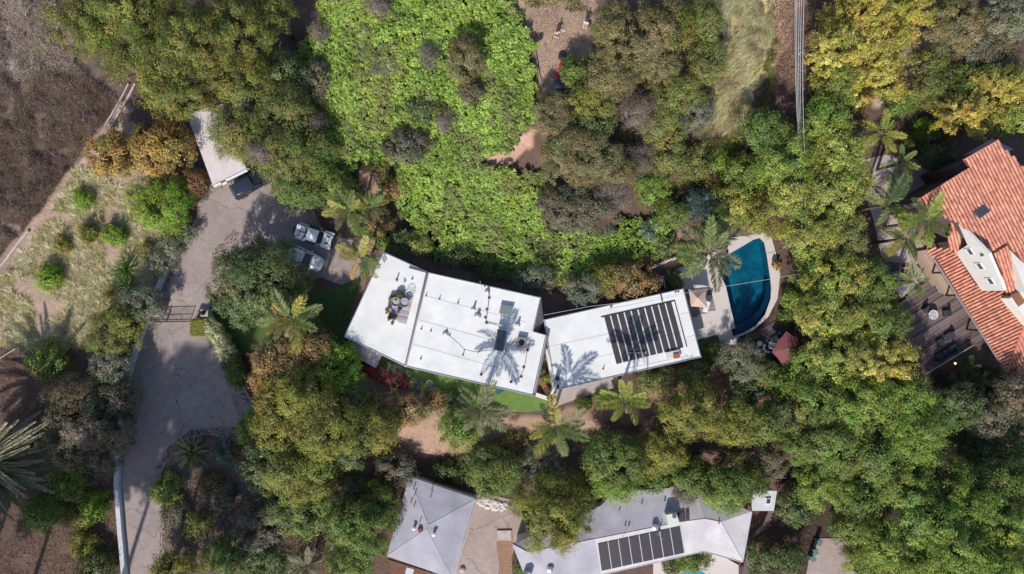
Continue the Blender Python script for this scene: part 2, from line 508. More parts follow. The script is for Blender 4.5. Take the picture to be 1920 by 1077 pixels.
M_KHAKI = mat('khaki_cloth', lin((190, 160, 135)), rough=0.9)
M_HAIR = mat('dark_hair', (0.03, 0.02, 0.015), rough=0.7)
M_TEAL = mat('teal_canvas', lin((50, 90, 95)), rough=0.9)

# ------------------------------------------------------------------ crowns
# colours are what the leaves look like in full sun, turned into albedo
FOLGAIN = 1.18
def cols(*c):
    a = np.array([lin(x) for x in c]); l = a @ np.array([.25, .65, .10])
    return (a * .92 + l[:, None] * .08) * FOLGAIN
KINDS = {
 'pine':   dict(c=cols((116, 120, 46), (96, 102, 40), (142, 142, 64), (78, 86, 34)), leaf=(0.272, 0.086), cr=.68, lobe=.27, den=.56, el=1.5, m=84),
 'gold':   dict(c=cols((180, 140, 66), (146, 112, 46), (128, 122, 54), (196, 158, 86), (110, 92, 48)), leaf=(0.224, 0.143), cr=.5, lobe=.36, den=1.6, el=1.0, m=39),
 'bright': dict(c=cols((114, 146, 32), (138, 168, 46), (90, 118, 26)), leaf=(0.224, 0.100), cr=.55, lobe=.34, den=1.5, el=1.4, m=46),
 'olive':  dict(c=cols((132, 122, 82), (112, 106, 62), (146, 134, 92), (118, 108, 80), (106, 106, 54)), leaf=(0.160, 0.093), cr=.42, lobe=.30, den=2.6, el=1.0, m=44),
 'yolive': dict(c=cols((122, 122, 44), (102, 108, 40), (144, 138, 60)), leaf=(0.208, 0.108), cr=.55, lobe=.34, den=1.5, el=1.2, m=46),
 'plume':  dict(c=cols((192, 176, 66), (162, 156, 52), (214, 198, 100), (126, 130, 50), (150, 130, 60)), leaf=(0.272, 0.086), cr=.5, lobe=.34, den=1.2, el=3.8, m=66),
 'yellow': dict(c=cols((152, 156, 60), (124, 138, 50), (178, 170, 78), (98, 118, 48), (110, 128, 54)), leaf=(0.224, 0.108), cr=.52, lobe=.30, den=1.6, el=1.5, m=46),
 'green':  dict(c=cols((98, 118, 46), (82, 102, 40), (124, 140, 58), (108, 120, 58)), leaf=(0.208, 0.114), cr=.55, lobe=.32, den=1.5, el=1.2, m=46),
 'fresh':  dict(c=cols((122, 144, 48), (104, 126, 42), (146, 164, 66), (90, 110, 42)), leaf=(0.224, 0.100), cr=.6, lobe=.28, den=1.3, el=1.7, m=54),
 'dark':   dict(c=cols((78, 96, 42), (64, 80, 36), (104, 118, 62), (126, 132, 92)), leaf=(0.200, 0.129), cr=.5, lobe=.34, den=1.7, el=1.0, m=39),
 'sage':   dict(c=cols((128, 130, 106), (108, 112, 86), (146, 146, 124), (96, 104, 76)), leaf=(0.168, 0.086), cr=.42, lobe=.34, den=2.2, el=1.1, m=39),
 'slate':  dict(c=cols((112, 106, 84), (92, 90, 68), (134, 124, 98), (100, 98, 76)), leaf=(0.184, 0.114), cr=.46, lobe=.28, den=2.0, el=1.0, m=39),
 'grey':   dict(c=cols((132, 116, 112), (112, 98, 94), (146, 132, 122), (110, 104, 80)), leaf=(0.168, 0.043), cr=.5, lobe=.34, den=1.8, el=1.0, m=44),
 'brown':  dict(c=cols((150, 118, 72), (122, 104, 58), (170, 138, 92), (112, 112, 58)), leaf=(0.200, 0.129), cr=.5, lobe=.33, den=1.7, el=1.0, m=39),
 'lime':   dict(c=cols((140, 172, 58), (112, 144, 42), (160, 188, 80), (120, 150, 54), (138, 148, 72)), leaf=(0.200, 0.171), cr=.36, lobe=.4, den=2.6, el=1.0, m=26),
 'mixed':  dict(c=cols((108, 126, 52), (134, 138, 62), (96, 106, 48), (140, 124, 84)), leaf=(0.184, 0.086), cr=.48, lobe=.34, den=1.9, el=1.2, m=39),
 'redleaf':dict(c=cols((128, 96, 58), (96, 92, 50), (150, 100, 66)), leaf=(0.168, 0.114), cr=.4, lobe=.4, den=2.2, el=1.0, m=34),
 'flower': dict(c=cols((205, 70, 96), (190, 90, 90), (160, 110, 80), (120, 110, 70)), leaf=(0.128, 0.114), cr=.3, lobe=.45, den=3.5, el=1.0, m=32),
 'magenta':dict(c=cols((190, 40, 90), (170, 40, 80), (150, 60, 80), (80, 84, 50)), leaf=(0.128, 0.114), cr=.3, lobe=.45, den=3.5, el=1.0, m=32),
 'yflower':dict(c=cols((235, 200, 40), (215, 190, 50), (140, 150, 70)), leaf=(0.120, 0.100), cr=.25, lobe=.5, den=5, el=1.0, m=27),
 'bluegreen':dict(c=cols((110, 134, 116), (92, 118, 98), (134, 150, 134)), leaf=(0.224, 0.064), cr=.35, lobe=.5, den=3, el=1.5, m=27),
 'whitefl':dict(c=cols((150, 160, 96), (176, 184, 126), (124, 140, 74), (150, 158, 92), (236, 232, 210)), leaf=(0.144, 0.100), cr=.35, lobe=.5, den=3, el=1.0, m=32),
 'box':    dict(c=cols((132, 134, 44), (112, 118, 38), (148, 146, 60)), leaf=(0.120, 0.086), cr=.3, lobe=.5, den=3.5, el=1.0, m=34),
}
QUAL = 1.0

def leaves_for(rng, cc, u, dout, k, bright=1.0):
    """leaf clumps: cc clump centres, u clump facing, dout outward dir"""
    m = k['m']; n = len(cc)
    v = norm(rng.randn(n, m, 3))
    r = rng.rand(n, m, 1) ** 0.45
    crv = k['cr'] * (0.7 + 0.6 * rng.rand(n, 1, 1))
    off = v * r * crv
    if k['el'] != 1.0:
        ax = norm(u * 0.6 + dout * 0.8 + np.array([0, 0, .25]) + rng.randn(n, 3) * .25)[:, None, :]
        comp = np.sum(off * ax, -1, keepdims=True)
        off = (off + ax * comp * (k['el'] - 1.0)) / (k['el'] ** 0.33)
    else:
        ax = None
    P = (cc[:, None, :] + off).reshape(-1, 3)
    Nn = norm((v * .55 + u[:, None, :] * .75 + dout[:, None, :] * .6 + rng.randn(n, m, 3) * .42 + np.array([0, 0, .3])).reshape(-1, 3))
    A = rng.randn(n, m, 3)
    if ax is not None: A = A * .6 + ax * (k['el'] - 0.6)
    A = A.reshape(-1, 3)
    N = len(P)
    ln = k['leaf'][0] * (.7 + .6 * rng.rand(N)); wd = k['leaf'][1] * (.7 + .6 * rng.rand(N))
    ci = rng.randint(0, len(k['c']), n)
    base = k['c'][ci]
    mixm = k['c'].mean(0)
    base = base * .65 + mixm * .35
    base = base * (1 + .14 * rng.randn(n, 1))
    c = np.repeat(base, m, 0) * (1 + .16 * rng.randn(N, 1)) * (1 + .05 * rng.randn(N, 3))
    swap = rng.rand(N) < .22
    c[swap] = k['c'][rng.randint(0, len(k['c']), swap.sum())]
    c = np.clip(c * bright, .004, .85)
    V, F = leaf_arrays(P, Nn, A, ln, wd)
    return V, F, np.repeat(c, LV, 0)

def crown_object(rng, rx, ry, rz, ang, kind, parent, zc, name='crown', tone=1.0):
    k = KINDS[kind]
    rx *= 1.05; ry *= 1.05
    R = math.sqrt(rx * ry)
    ks = min(1.0, max(.3, R / 1.25))
    k = dict(k, cr=k['cr'] * ks, leaf=(k['leaf'][0] * (.4 + .6 * ks), k['leaf'][1] * (.4 + .6 * ks)), den=k['den'] / (ks * ks))
    lr = min(max(k['lobe'] * R, .45 * ks), 1.7); lr = min(lr, R * .7, rz * .8 + .1)
    nl = max(5, int(2.5 * (R / lr) ** 2 * (0.75 + .25 * rz / R)))
    i = np.arange(nl) + .5
    z = 1 - i / nl * 1.3
    ph = i * 2.399963 + rng.rand() * 6.28
    s = np.sqrt(np.maximum(0, 1 - z * z))
    d = norm(np.stack([s * np.cos(ph), s * np.sin(ph), z], 1) + rng.randn(nl, 3) * .16)
    lrad = lr * (.65 + .65 * rng.rand(nl))
    rad = np.maximum(.05, (R - lrad * .88) / R) * (.72 + .36 * rng.rand(nl))
    keep = rng.rand(nl) > .05
    d = d[keep]; lrad = lrad[keep]; rad = rad[keep]
    ca, sa = math.cos(ang), math.sin(ang)
    Rm = np.array([[ca, -sa, 0], [sa, ca, 0], [0, 0, 1]])
    lc = (d * rad[:, None] * np.array([rx, ry, rz])) @ Rm.T
    dl = norm((d * np.array([rx, ry, rz])) @ Rm.T + np.array([0, 0, rz * .3]))
    ncl = np.maximum(3, (k['den'] * QUAL * 2 * np.pi * lrad ** 2).astype(int))
    idx = np.repeat(np.arange(len(d)), ncl)
    u = norm(rng.randn(len(idx), 3) + dl[idx] * .9 + np.array([0, 0, .45]))
    cc = lc[idx] + u * (lrad[idx] * (.82 + .3 * rng.rand(len(idx))))[:, None]
    lobetone = (1 + .13 * rng.randn(len(d)))[idx]
    V, F, C = leaves_for(rng, cc, u, dl[idx], k, tone)
    hue = 1 + np.stack([.10 * rng.randn(len(d)), .035 * rng.randn(len(d)), .10 * rng.randn(len(d))], 1)
    C = np.clip(C * np.repeat(lobetone, k['m'] * LV)[:, None] * np.repeat(hue[idx], k['m'] * LV, 0), .004, .85)
    # inner foliage
    ni = int(len(idx) * .2)
    ii = rng.randint(0, len(d), ni)
    ci = lc[ii] * (.45 + .4 * rng.rand(ni, 1)) + rng.randn(ni, 3) * .25
    V2, F2, C2 = leaves_for(rng, ci, norm(rng.randn(ni, 3) + np.array([0, 0, 1])), dl[ii], dict(k, leaf=(k['leaf'][0] * 1.5, k['leaf'][1] * 1.6)), tone)
    F2 = F2 + len(V)
    P = np.concatenate([V, V2]); P[:, 2] += zc
    o = quads_object(name, P, np.concatenate([F, F2]), np.concatenate([C, C2]), M_LEAF, parent)
    return o, lc, dl

TREE_N = [0]
def tree(px, py, rx, ry, H, kind, label, ang=0, name='tree', cat='tree', group=None, rz=None, tone=1.0, limbs=None):
    """px, py: middle of the crown in the photo; rx, ry crown radii in photo pixels; H height in metres"""
    TREE_N[0] += 1
    rng = np.random.RandomState(1000 + TREE_N[0] * 7)
    zg = 0.0
    Rm = math.sqrt(rx * ry) / PXM
    if rz is None: rz = min(H * .48, Rm * (1.12 if H > 3 else .85))
    for _ in range(4):
        zc = zg + H - rz
        p = W(px, py, zc); zg = float(hgt(p.x, p.y))
    zc = zg + H - rz
    f = (CAMH - zc) / CAMH / PXM
    root = thing(name, label, cat, (p.x, p.y, zg), 0, group)
    o, lc, dl = crown_object(rng, rx * f, ry * f, rz, math.radians(-ang), kind, root, H - rz, tone=tone)
    tb = MB()
    small = H < 3
    tr = max(.035, H * .022)
    top = (rng.randn() * .15, rng.randn() * .15, H - rz * 1.05)
    tb.tube([(0, 0, -.25), (top[0] * .4, top[1] * .4, max(.1, (H - rz) * .5)), top], tr * 1.2, 7 if not small else 5, tr * .7)
    order = np.argsort(-np.linalg.norm(lc, axis=1))
    nlimb = limbs if limbs is not None else (4 if small else 8)
    for q in order[:nlimb * 2:2]:
        e = lc[q] + np.array([0, 0, H - rz])
        s0 = Vector((top[0] * .6, top[1] * .6, max(.1, (H - rz) * .62)))
        e = Vector(e)
        mid = s0.lerp(e, .5) + Vector((rng.randn() * .1, rng.randn() * .1, .12 * rz))
        tb.tube([s0, mid, e], tr * .55, 5, tr * .18)
    tb.build('stem' if small else 'trunk', M_BARK, root, world=False)
    return root

def shrub(px, py, r, H, kind, label, ry=None, ang=0, group=None, cat='shrub', name='shrub', tone=1.0):
    return tree(px, py, r, ry or r, H, kind, label, ang, name, cat, group, tone=tone)

# ------------------------------------------------------------------ palms and spiky plants
FROND_MESH = {}
def frond_mesh(key, color, tip, droop, wid=.34, pairs=25, fan=.0):
    if key in FROND_MESH: return FROND_MESH[key]
    rng = np.random.RandomState(abs(hash(str(key))) % 9999 if False else sum(ord(c) for c in str(key)))
    V = []; F = []; C = []
    def rach(s): return np.array([s - .12 * s * s * droop, 0, .26 * s - droop * .75 * s * s])
    c0 = np.array(lin(color)); c1 = np.array(lin(tip))
    # rachis ribbon
    ns = 8
    for i in range(ns + 1):
        s = i / ns; p = rach(s); w = .016 * (1 - s * .8)
        V += [p + [0, w, 0], p + [0, 0, w], p + [0, -w, 0]]
        cc = (c0 * (1 - s) + c1 * s) * 1.15
        C += [cc] * 3
    for i in range(ns):
        a = i * 3
        F += [(a, a + 3, a + 4, a + 1), (a + 1, a + 4, a + 5, a + 2)]
    for i in range(pairs):
        s = .14 + .86 * (i + .3 * rng.rand()) / pairs
        p = rach(s)
        l = wid * (math.sin(math.pi * min(1, .12 + .83 * s)) ** .7) * (.85 + .3 * rng.rand())
        for sd in (-1, 1):
            fwd = .55 + .5 * s + .15 * rng.randn()
            d = np.array([fwd, sd * 1.0, .28 - .55 * droop * s + .18 * rng.randn()]); d /= np.linalg.norm(d)
            mid = p + d * l * .5 + np.array([0, 0, .02]); e = p + d * l + np.array([0, 0, -.14 * l])
            wv = np.array([d[1] * sd, -d[0] * sd, 0]) * .016
            b = len(V)
            V += [p, mid + wv, e, mid - wv]
            F.append((b, b + 1, b + 2, b + 3))
            cc = (c0 * (1 - s) + c1 * s) * (1 + .2 * rng.randn())
            cc = np.clip(cc, .01, .8); C += [cc] * 4
    P = np.array(V); Fq = np.array(F)
    o = quads_object('frond', P, Fq, np.array(C), M_LEAF)
    me = o.data; bpy.data.objects.remove(o)
    FROND_MESH[key] = me
    return me

PALMC = {'green': ((98, 120, 62), (128, 138, 84)), 'yellow': ((128, 138, 60), (188, 176, 92)), 'orange': ((168, 140, 58), (206, 166, 96)),
         'grey': ((88, 98, 60), (134, 134, 98)), 'pale': ((112, 114, 90), (166, 160, 134)), 'dark': ((52, 74, 40), (78, 98, 54)),
         'bright': ((106, 126, 50), (158, 164, 80)), 'brown': ((120, 96, 74), (150, 126, 100))}
def palm(px, py, r, H, colors, label, n=16, trunk_r=.16, wid=.25, low=0.25, seed=0, cat='palm tree', pairs=34):
    rng = random.Random(seed + int(px * 3 + py))
    zg = 0.0
    for _ in range(4):
        p = W(px, py, zg + H); zg = float(hgt(p.x, p.y))
    f = (CAMH - zg - H) / CAMH / PXM
    root = thing('palm_tree', label, cat, (p.x, p.y, zg))
    tb = MB()
    prof = []
    k = max(4, int(H / .35))
    for i in range(k + 1):
        z = -.3 + (H + .2) * i / k
        rr = trunk_r * (1.25 - .35 * i / k)
        prof += [(rr, z), (rr * .88, z + .05)]
    tb.lathe((0, 0, 0), prof, 8)
    tb.build('trunk', M_BARK, root, world=False)
    L = r * f * 1.08
    for i in range(n):
        dead = i < max(2, n * .16) and n < 40
        cn = 'brown' if dead else colors[rng.randrange(len(colors))]
        dr = rng.choice((.9, 1.1)) if dead else rng.choice((.35, .5, .7, .85))
        me = frond_mesh((cn, dr, wid, pairs), *PALMC[cn], dr, wid, pairs)
        o = bpy.data.objects.new('frond', me); o.parent = root; COL.objects.link(o)
        yaw = i * 2.39996 + rng.uniform(-.45, .45)
        pitch = rng.uniform(-.5, -.1) if dead else (rng.uniform(-low, .75) if i > n * .4 else rng.uniform(.35, 1.0))
        o.location = (math.cos(yaw) * trunk_r * .6, math.sin(yaw) * trunk_r * .6, H - .05)
        o.rotation_euler = (rng.uniform(-.35, .35), -pitch * .8, yaw)
        s = L * (rng.uniform(.6, .85) if dead else rng.uniform(.72, 1.1))
        o.scale = (s, s, s)
    return root

BLADES = {}
def yucca(px, py, r, colors, label, n=46, name='yucca', cat='spiky plant', up=.5, wide=.05, H=.5):
    rng = random.Random(int(px * 5 + py))
    p = G(px, py)
    root = thing(name, label, cat, (p.x, p.y, p.z))
    L = r / PXM
    mb = MB().lathe((0, 0, -.1), [(.14, 0), (.16, H * .5), (.08, H * .8)], 7); mb.build('stem', M_BARK, root, world=False)
    for i in range(n):
        c = colors[rng.randrange(len(colors))]
        key = (c, wide)
        if key not in BLADES:
            cc = np.array(lin(c))
            V = np.array([[0, -wide * .6, 0], [.5, -wide, .07], [1, 0, 0], [.5, wide, .07], [0, wide * .6, 0], [.5, 0, .04], [0, 0, .0]])
            F = np.array([[6, 0, 1, 5], [5, 1, 2, 2], [4, 6, 5, 3], [3, 5, 2, 2]])
            me = bpy.data.meshes.new('leaf')
            me.from_pydata(V.tolist(), [], [(6, 0, 1, 5), (5, 1, 2), (4, 6, 5, 3), (3, 5, 2)])
            ca = me.color_attributes.new('Col', 'FLOAT_COLOR', 'POINT')
            shade = np.ones((7, 4), np.float32); shade[:, :3] = cc
            shade[[1, 3], :3] = cc * 1.25
            ca.data.foreach_set('color', shade.ravel())
            me.materials.append(M_LEAF); BLADES[key] = me
        o = bpy.data.objects.new('leaf', BLADES[key]); o.parent = root; COL.objects.link(o)
        yaw = i * 2.39996 + rng.uniform(-.2, .2)
        t = (i + .5) / n
        pitch = math.radians(8 + 72 * t ** 1.4) if up else 0
        o.location = (0, 0, H * .6)
        o.rotation_euler = (rng.uniform(-.3, .3), -pitch, yaw)
        s = L * rng.uniform(.85, 1.12) * (1.0 + .35 * t)
        o.scale = (s, s, s)
    return root

def blades_stuff(name, pts, dirs, lens, w, colors, m=None):
    """thin triangular blades or twigs (n,3)"""
    n = len(pts)
    side = norm(np.cross(dirs, np.array([0, 0, 1.0]) + 1e-3)) * (w / 2)[:, None]
    P = np.stack([pts - side, pts + side, pts + dirs * lens[:, None]], 1).reshape(-1, 3)
    F = np.arange(n * 3).reshape(-1, 3)
    return quads_object(name, P, F, np.repeat(np.clip(colors, .005, .8), 3, 0), m or M_BLADE)

def scatter(poly, n, seed):
    """ground points seen inside a photo polygon"""
    rng = np.random.RandomState(seed)
    a = np.array(poly, float); lo = a.min(0); hi = a.max(0)
    out = np.zeros((0, 2))
    while len(out) < n:
        q = lo + (hi - lo) * rng.rand(n * 2, 2)
        q = q[inpoly(q[:, 0], q[:, 1], poly)]
        out = np.concatenate([out, q])
    out = out[:n]
    z = np.zeros(n)
    for _ in range(4):
        k = (CAMH - z) / CAMH / PXM
        x = (out[:, 0] - 960) * k; y = (538.5 - out[:, 1]) * k
        z = hgt(x, y)
    return np.stack([x, y, z], 1), rng

# ================================================================== THE GROUND
def plan(poly, z=0.0):
    """photo polygon seen at height z -> plan units (photo pixels at ground level)"""
    k = (CAMH - z) / CAMH
    return [(960 + (a - 960) * k, 538.5 + (b - 538.5) * k) for a, b in poly]
IVY = [(590, -40), (600, 40), (560, 90), (560, 160), (600, 230), (612, 330), (655, 345), (690, 300), (735, 320), (735, 380), (790, 430), (850, 462),
       (920, 499), (1000, 530), (1060, 532), (1150, 515), (1225, 478), (1238, 420), (1180, 400), (1100, 440), (1030, 430), (1010, 330), (930, 320), (905, 300), (960, 262), (1000, 240), (1015, 170), (1005, 90), (960, 20), (950, -40)]
DIRTTOP = [(950, -40), (960, 20), (1005, 90), (1018, 170), (1050, 185), (1100, 130), (1130, -40)]
GRASSR = [(1330, -40), (1350, 60), (1345, 150), (1320, 200), (1315, 240), (1390, 230), (1420, 160), (1470, 100), (1500, -40)]
zones = [  # polygon, colour, edge softness in px
    ([(-300, -300), (130, -300), (160, 90), (235, 190), (160, 290), (-300, 560)], (124, 106, 98), 40),
    ([(-300, 560), (160, 290), (235, 190), (330, 330), (350, 420), (280, 590), (200, 640), (60, 640), (-300, 760)], (176, 154, 134), 30),
    ([(-300, -300), (130, -300), (130, 60), (60, 120), (-300, 140)], (146, 128, 120), 40),
    ([(225, 190), (236, 200), (160, 318), (60, 440), (-40, 530), (-60, 510), (40, 420), (140, 300)], (178, 152, 138), 10),
    ([(-60, 100), (60, 110), (72, 130), (30, 128), (-60, 118)], (204, 190, 180), 8),
    ([(1700, 690), (2100, 690), (2100, 1300), (1440, 1300), (1450, 980), (1520, 830)], (78, 66, 58), 30),  # gully: ground colour darkened to stand in for tree shade
    ([(-300, 700), (60, 640), (200, 640), (240, 700), (225, 1300), (-300, 1300)], (108, 88, 78), 40),
    ([(305, 1300), (300, 850), (345, 820), (450, 835), (500, 1000), (520, 1300)], (128, 108, 102), 25),
    (plan(IVY, 2.5), (74, 76, 44), 10),
    (plan(DIRTTOP, 5), (172, 146, 130), 12),
    (plan([(1130, -80), (980, -80), (975, 5), (1100, 10)], 5), (182, 164, 128), 30),
    (plan(GRASSR, 4), (194, 176, 128), 18),
    (plan([(1400, 120), (1480, 90), (1505, -80), (1470, -80), (1440, 60)], 4), (168, 140, 120), 12),
    ([(690, 300), (735, 330), (728, 410), (715, 460), (690, 440), (672, 350)], (152, 122, 108), 10),
    (plan([(900, 300), (1003, 240), (1000, 275), (930, 320)], 3), (196, 160, 142), 10),
    ([(735, 730), (860, 745), (960, 780), (1100, 770), (1130, 800), (1000, 850), (960, 900), (840, 900), (760, 880), (700, 800)], (166, 138, 120), 18),
    ([(650, 700), (720, 700), (800, 735), (780, 760), (680, 740)], (176, 142, 122), 14),
    ([(600, 880), (760, 860), (880, 860), (900, 930), (700, 960), (640, 1010)], (122, 94, 88), 20),
    ([(1100, 740), (1320, 690), (1430, 650), (1520, 680), (1500, 800), (1400, 760), (1250, 800), (1100, 790)], (150, 116, 102), 20),
    ([(1440, 830), (1480, 830), (1500, 960), (1530, 1020), (1400, 1080), (1380, 980)], (116, 86, 80), 25),
    ([(1630, 160), (1720, 60), (1770, 80), (1700, 180), (1640, 210)], (196, 172, 156), 12),
    ([(1240, 440), (1300, 440), (1340, 460), (1270, 500), (1220, 500)], (176, 140, 120), 12),
]
def build_ground():
    xs = np.concatenate([[-170, -120, -95, -80], np.arange(-70, 70.01, .5), [80, 95, 120, 170]])
    ys = np.concatenate([[-150, -100, -70, -55], np.arange(-45, 45.01, .5), [55, 70, 100, 150]])
    X, Y = np.meshgrid(xs, ys)
    Z = hgt(X, Y) - .04
    U = 960 + PXM * X; V = 538.5 - PXM * Y
    for poly in (POOL, POOL2):
        c = np.mean(poly, 0)
        pp = plan(poly, 0 if poly is POOL else -3); big = []
        for i in range(len(pp)):
            a = np.array(pp[i - 1]); b = np.array(pp[(i + 1) % len(pp)]); t = (b - a) / np.linalg.norm(b - a)
            nn = np.array([t[1], -t[0]]); q = np.array(pp[i])
            if inpoly(np.array([q[0] + nn[0] * 2]), np.array([q[1] + nn[1] * 2]), pp)[0]: nn = -nn
            big.append(tuple(q + nn * 7.5))
        Z[inpoly(U, V, big)] -= 2.6
    warp = (vnoise(X, Y, 1.1, 3) - .5) + .6 * (vnoise(X, Y, 3.7, 4) - .5)
    warp2 = (vnoise(X, Y, 1.1, 8) - .5) + .6 * (vnoise(X, Y, 3.7, 9) - .5)
    C = np.ones(X.shape + (3,)) * np.array(lin((108, 88, 80)))
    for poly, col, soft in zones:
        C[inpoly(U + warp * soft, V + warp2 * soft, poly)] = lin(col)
    patch = vnoise(X, Y, 2.3, 11); patch2 = vnoise(X, Y, 7.0, 12)
    C *= (.82 + .3 * patch + .16 * (patch2 - .5))[..., None]
    ny, nx = X.shape
    idx = np.arange(nx * ny).reshape(ny, nx)
    F = np.stack([idx[:-1, :-1], idx[:-1, 1:], idx[1:, 1:], idx[1:, :-1]], -1).reshape(-1, 4)
    o = quads_object('ground', np.stack([X, Y, Z], -1).reshape(-1, 3), F, C.reshape(-1, 3), M_GROUND)
    o.data.polygons.foreach_set('use_smooth', [True] * len(o.data.polygons))
    tag(o, 'hillside soil of dry dirt and leaf litter', None, kind='structure')
build_ground()

def sheet(name, poly, z, m, th=.3, hole=None, px=True):
    P = [W(a, b, z) for a, b in poly] if px else poly
    Hh = [W(a, b, z) for a, b in hole] if hole else None
    o = MB().prism(P, z - th, z, Hh).build(name, m)
    return tag(o, kind='structure')

# ---- driveway and parking court
sheet('driveway', [(239, 1120), (232, 1000), (224, 900), (230, 800), (240, 735), (250, 690), (268, 640), (287, 590), (304, 540), (324, 490), (345, 447), (368, 410), (372, 380), (395, 345),
      (430, 325), (470, 312), (520, 330), (600, 370), (660, 425), (700, 452), (707, 470), (690, 480), (672, 520), (640, 535), (600, 520), (560, 540), (470, 520), (420, 520), (397, 560), (390, 600), (388, 628),
      (420, 662), (448, 702), (476, 760), (474, 800), (452, 838), (430, 824), (390, 815), (345, 826), (318, 850), (302, 890), (304, 940), (310, 1000), (308, 1120)], .02, M_ASPHALT)
sheet('driveway_edge_strip', [(392, 632), (402, 632), (430, 690), (452, 760), (470, 800), (462, 806), (440, 765), (418, 700)], .024, mat('oil_stained_asphalt', lin((116, 102, 100)), rough=.8, col2=lin((168, 152, 146)), nscale=.9, detail=9), th=.2)
# ---- lawns, paths
sheet('lawn', [(398, 560), (470, 560), (600, 545), (640, 535), (688, 490), (700, 478), (660, 640), (655, 665), (600, 640), (470, 660), (420, 660), (390, 625)], .012, M_LAWN)
sheet('turf_strip', [(700, 640), (1032, 715), (1030, 769), (985, 773), (935, 770), (900, 764), (850, 750), (800, 730), (765, 712), (722, 690), (704, 676)], .03, M_TURF)
sheet('side_path', [(716, 478), (728, 457), (745, 463), (830, 494), (905, 520), (1000, 545), (1060, 552), (1300, 505), (1300, 540), (1060, 600), (1000, 590), (800, 520)], .016, M_PATH)
sheet('front_walk', [(1026, 769), (1030, 700), (1060, 690), (1330, 640), (1330, 665), (1150, 706), (1150, 728), (1090, 745)], .04, M_CONC_W)
sheet('entry_path', [(690, 452), (728, 455), (716, 480), (690, 520), (655, 620), (648, 618), (668, 555), (682, 500), (672, 480)], .03, M_PATH)
# ---- lower driveway between the grey houses
sheet('concrete_yard', [(880, 930), (905, 925), (975, 940), (990, 990), (965, 1020), (945, 1120), (830, 1120), (850, 1060)], -2.97, M_CONC)
sheet('dirt_strip', [(940, 998), (962, 1003), (960, 1060), (964, 1120), (930, 1120), (936, 1060), (930, 1020)], -2.955, mat('bark_mulch', lin((156, 122, 100)), rough=.95, noise=.35, nscale=5, bump=.5))
sheet('street', [(1505, 1120), (1518, 1040), (1530, 1010), (1600, 1010), (1640, 1120)], -2.96, M_CONC)
sheet('garden_path', [(600, 1010), (620, 985), (640, 975), (650, 990), (640, 1020), (620, 1035)], float(G(625, 1005).z) + .08, M_CONC_W)
# ---- spanish house grounds
sheet('stone_patio', [(1618, 300), (1660, 290), (1720, 300), (1800, 295), (1860, 260), (1900, 280), (1800, 340), (1730, 360), (1715, 440), (1745, 480), (1740, 520), (1690, 560), (1660, 520), (1640, 420), (1622, 360)], .05, M_CONC_W)
# ---- pool terrace and water
sheet('pool_terrace', [(1262, 506), (1300, 494), (1345, 468), (1382, 438), (1412, 433), (1443, 434), (1455, 475), (1463, 515), (1458, 560), (1441, 594), (1412, 620), (1386, 632), (1378, 648), (1350, 642),
      (1346, 628), (1304, 638), (1283, 545)], .10, M_CONC_L, th=.5, hole=POOL)
sheet('patio_lawn', [(1300, 640), (1346, 630), (1352, 660), (1345, 690), (1312, 690)], .05, M_LAWN)
def pool(poly, z, depth, m, tiles):
    P = [W(a, b, z) for a, b in poly]
    c = sum(P, Vector()) / len(P)
    mb = MB()
    n = len(P)
    low = [Vector((p.x, p.y, z - depth)) for p in P]
    tr = tessellate_polygon([low])
    vs = P + low
    fs = [tuple(i + n for i in t) for t in tr]
    for i in range(n):
        j = (i + 1) % n
        fs.append((i, j, j + n, i + n))
    mb.add(vs, fs)
    tag(mb.build('pool_basin', m), kind='structure')
    wz = z - .10
    wt = MB().add([Vector((p.x, p.y, wz)) for p in P], [tuple(t) for t in tr])
    tag(wt.build('pool_water', M_POOLW, smooth=False), kind='structure')
pool(POOL, .10, 1.7, M_POOLF, True)
# submerged navy shelf along the curved edge
ledge_out = [(1375, 630.5), (1394, 624), (1417.5, 610), (1434, 590), (1444.8, 560), (1445.8, 541), (1444, 524)]
ledge_in = [(1436, 530), (1436, 545), (1433, 562), (1421, 583), (1404, 598), (1388, 607), (1380, 610)]
tag(MB().prism([W(a, b, -.35) for a, b in ledge_out + ledge_in], -1.5, -.35).build('pool_shelf', M_POOLT), kind='structure')
sheet('lower_pool_deck', [(1225, 1050), (1290, 1040), (1340, 1035), (1385, 1060), (1385, 1130), (1225, 1130)], -2.9, M_CONC_L, hole=POOL2)
pool(POOL2, -2.9, 1.2, M_POOLF2, False)

# ================================================================== MAIN HOUSE
ZR = 3.7; ZE = 3.1
house = thing('flat_roof_house', 'long white flat roofed house bent along the terrace, solar panels on its east wing', 'house', W(880, 620, 0))
westroof = polyW([(718.7, 472), (801.5, 509.5), (759.4, 688), (645.3, 632)], ZR)
midroof = polyW([(802.8, 511), (1014.3, 558), (999.5, 622), (1026, 629.5), (1001, 743.5), (760, 688)], ZR + .12)
eastroof = polyW([(1019.4, 600), (1281.7, 541), (1315, 670), (1040, 732)], ZE)
wallb = MB()
wallb.prism(inset(westroof, .55), -.4, ZR - .31)
wallb.prism(inset(midroof, .6), -.4, ZR - .19)
wallb.prism(inset(eastroof, .55), -.4, ZE - .26)
wallb.build('wall', M_STUCCO, house)
rw = MB().prism(westroof, ZR - .3, ZR).build('roof', M_ROOF, house)
rm = MB().prism(midroof, ZR - .18, ZR + .12).build('roof', M_ROOF, house)
re_ = MB().prism(eastroof, ZE - .25, ZE).build('roof', M_ROOF, house)
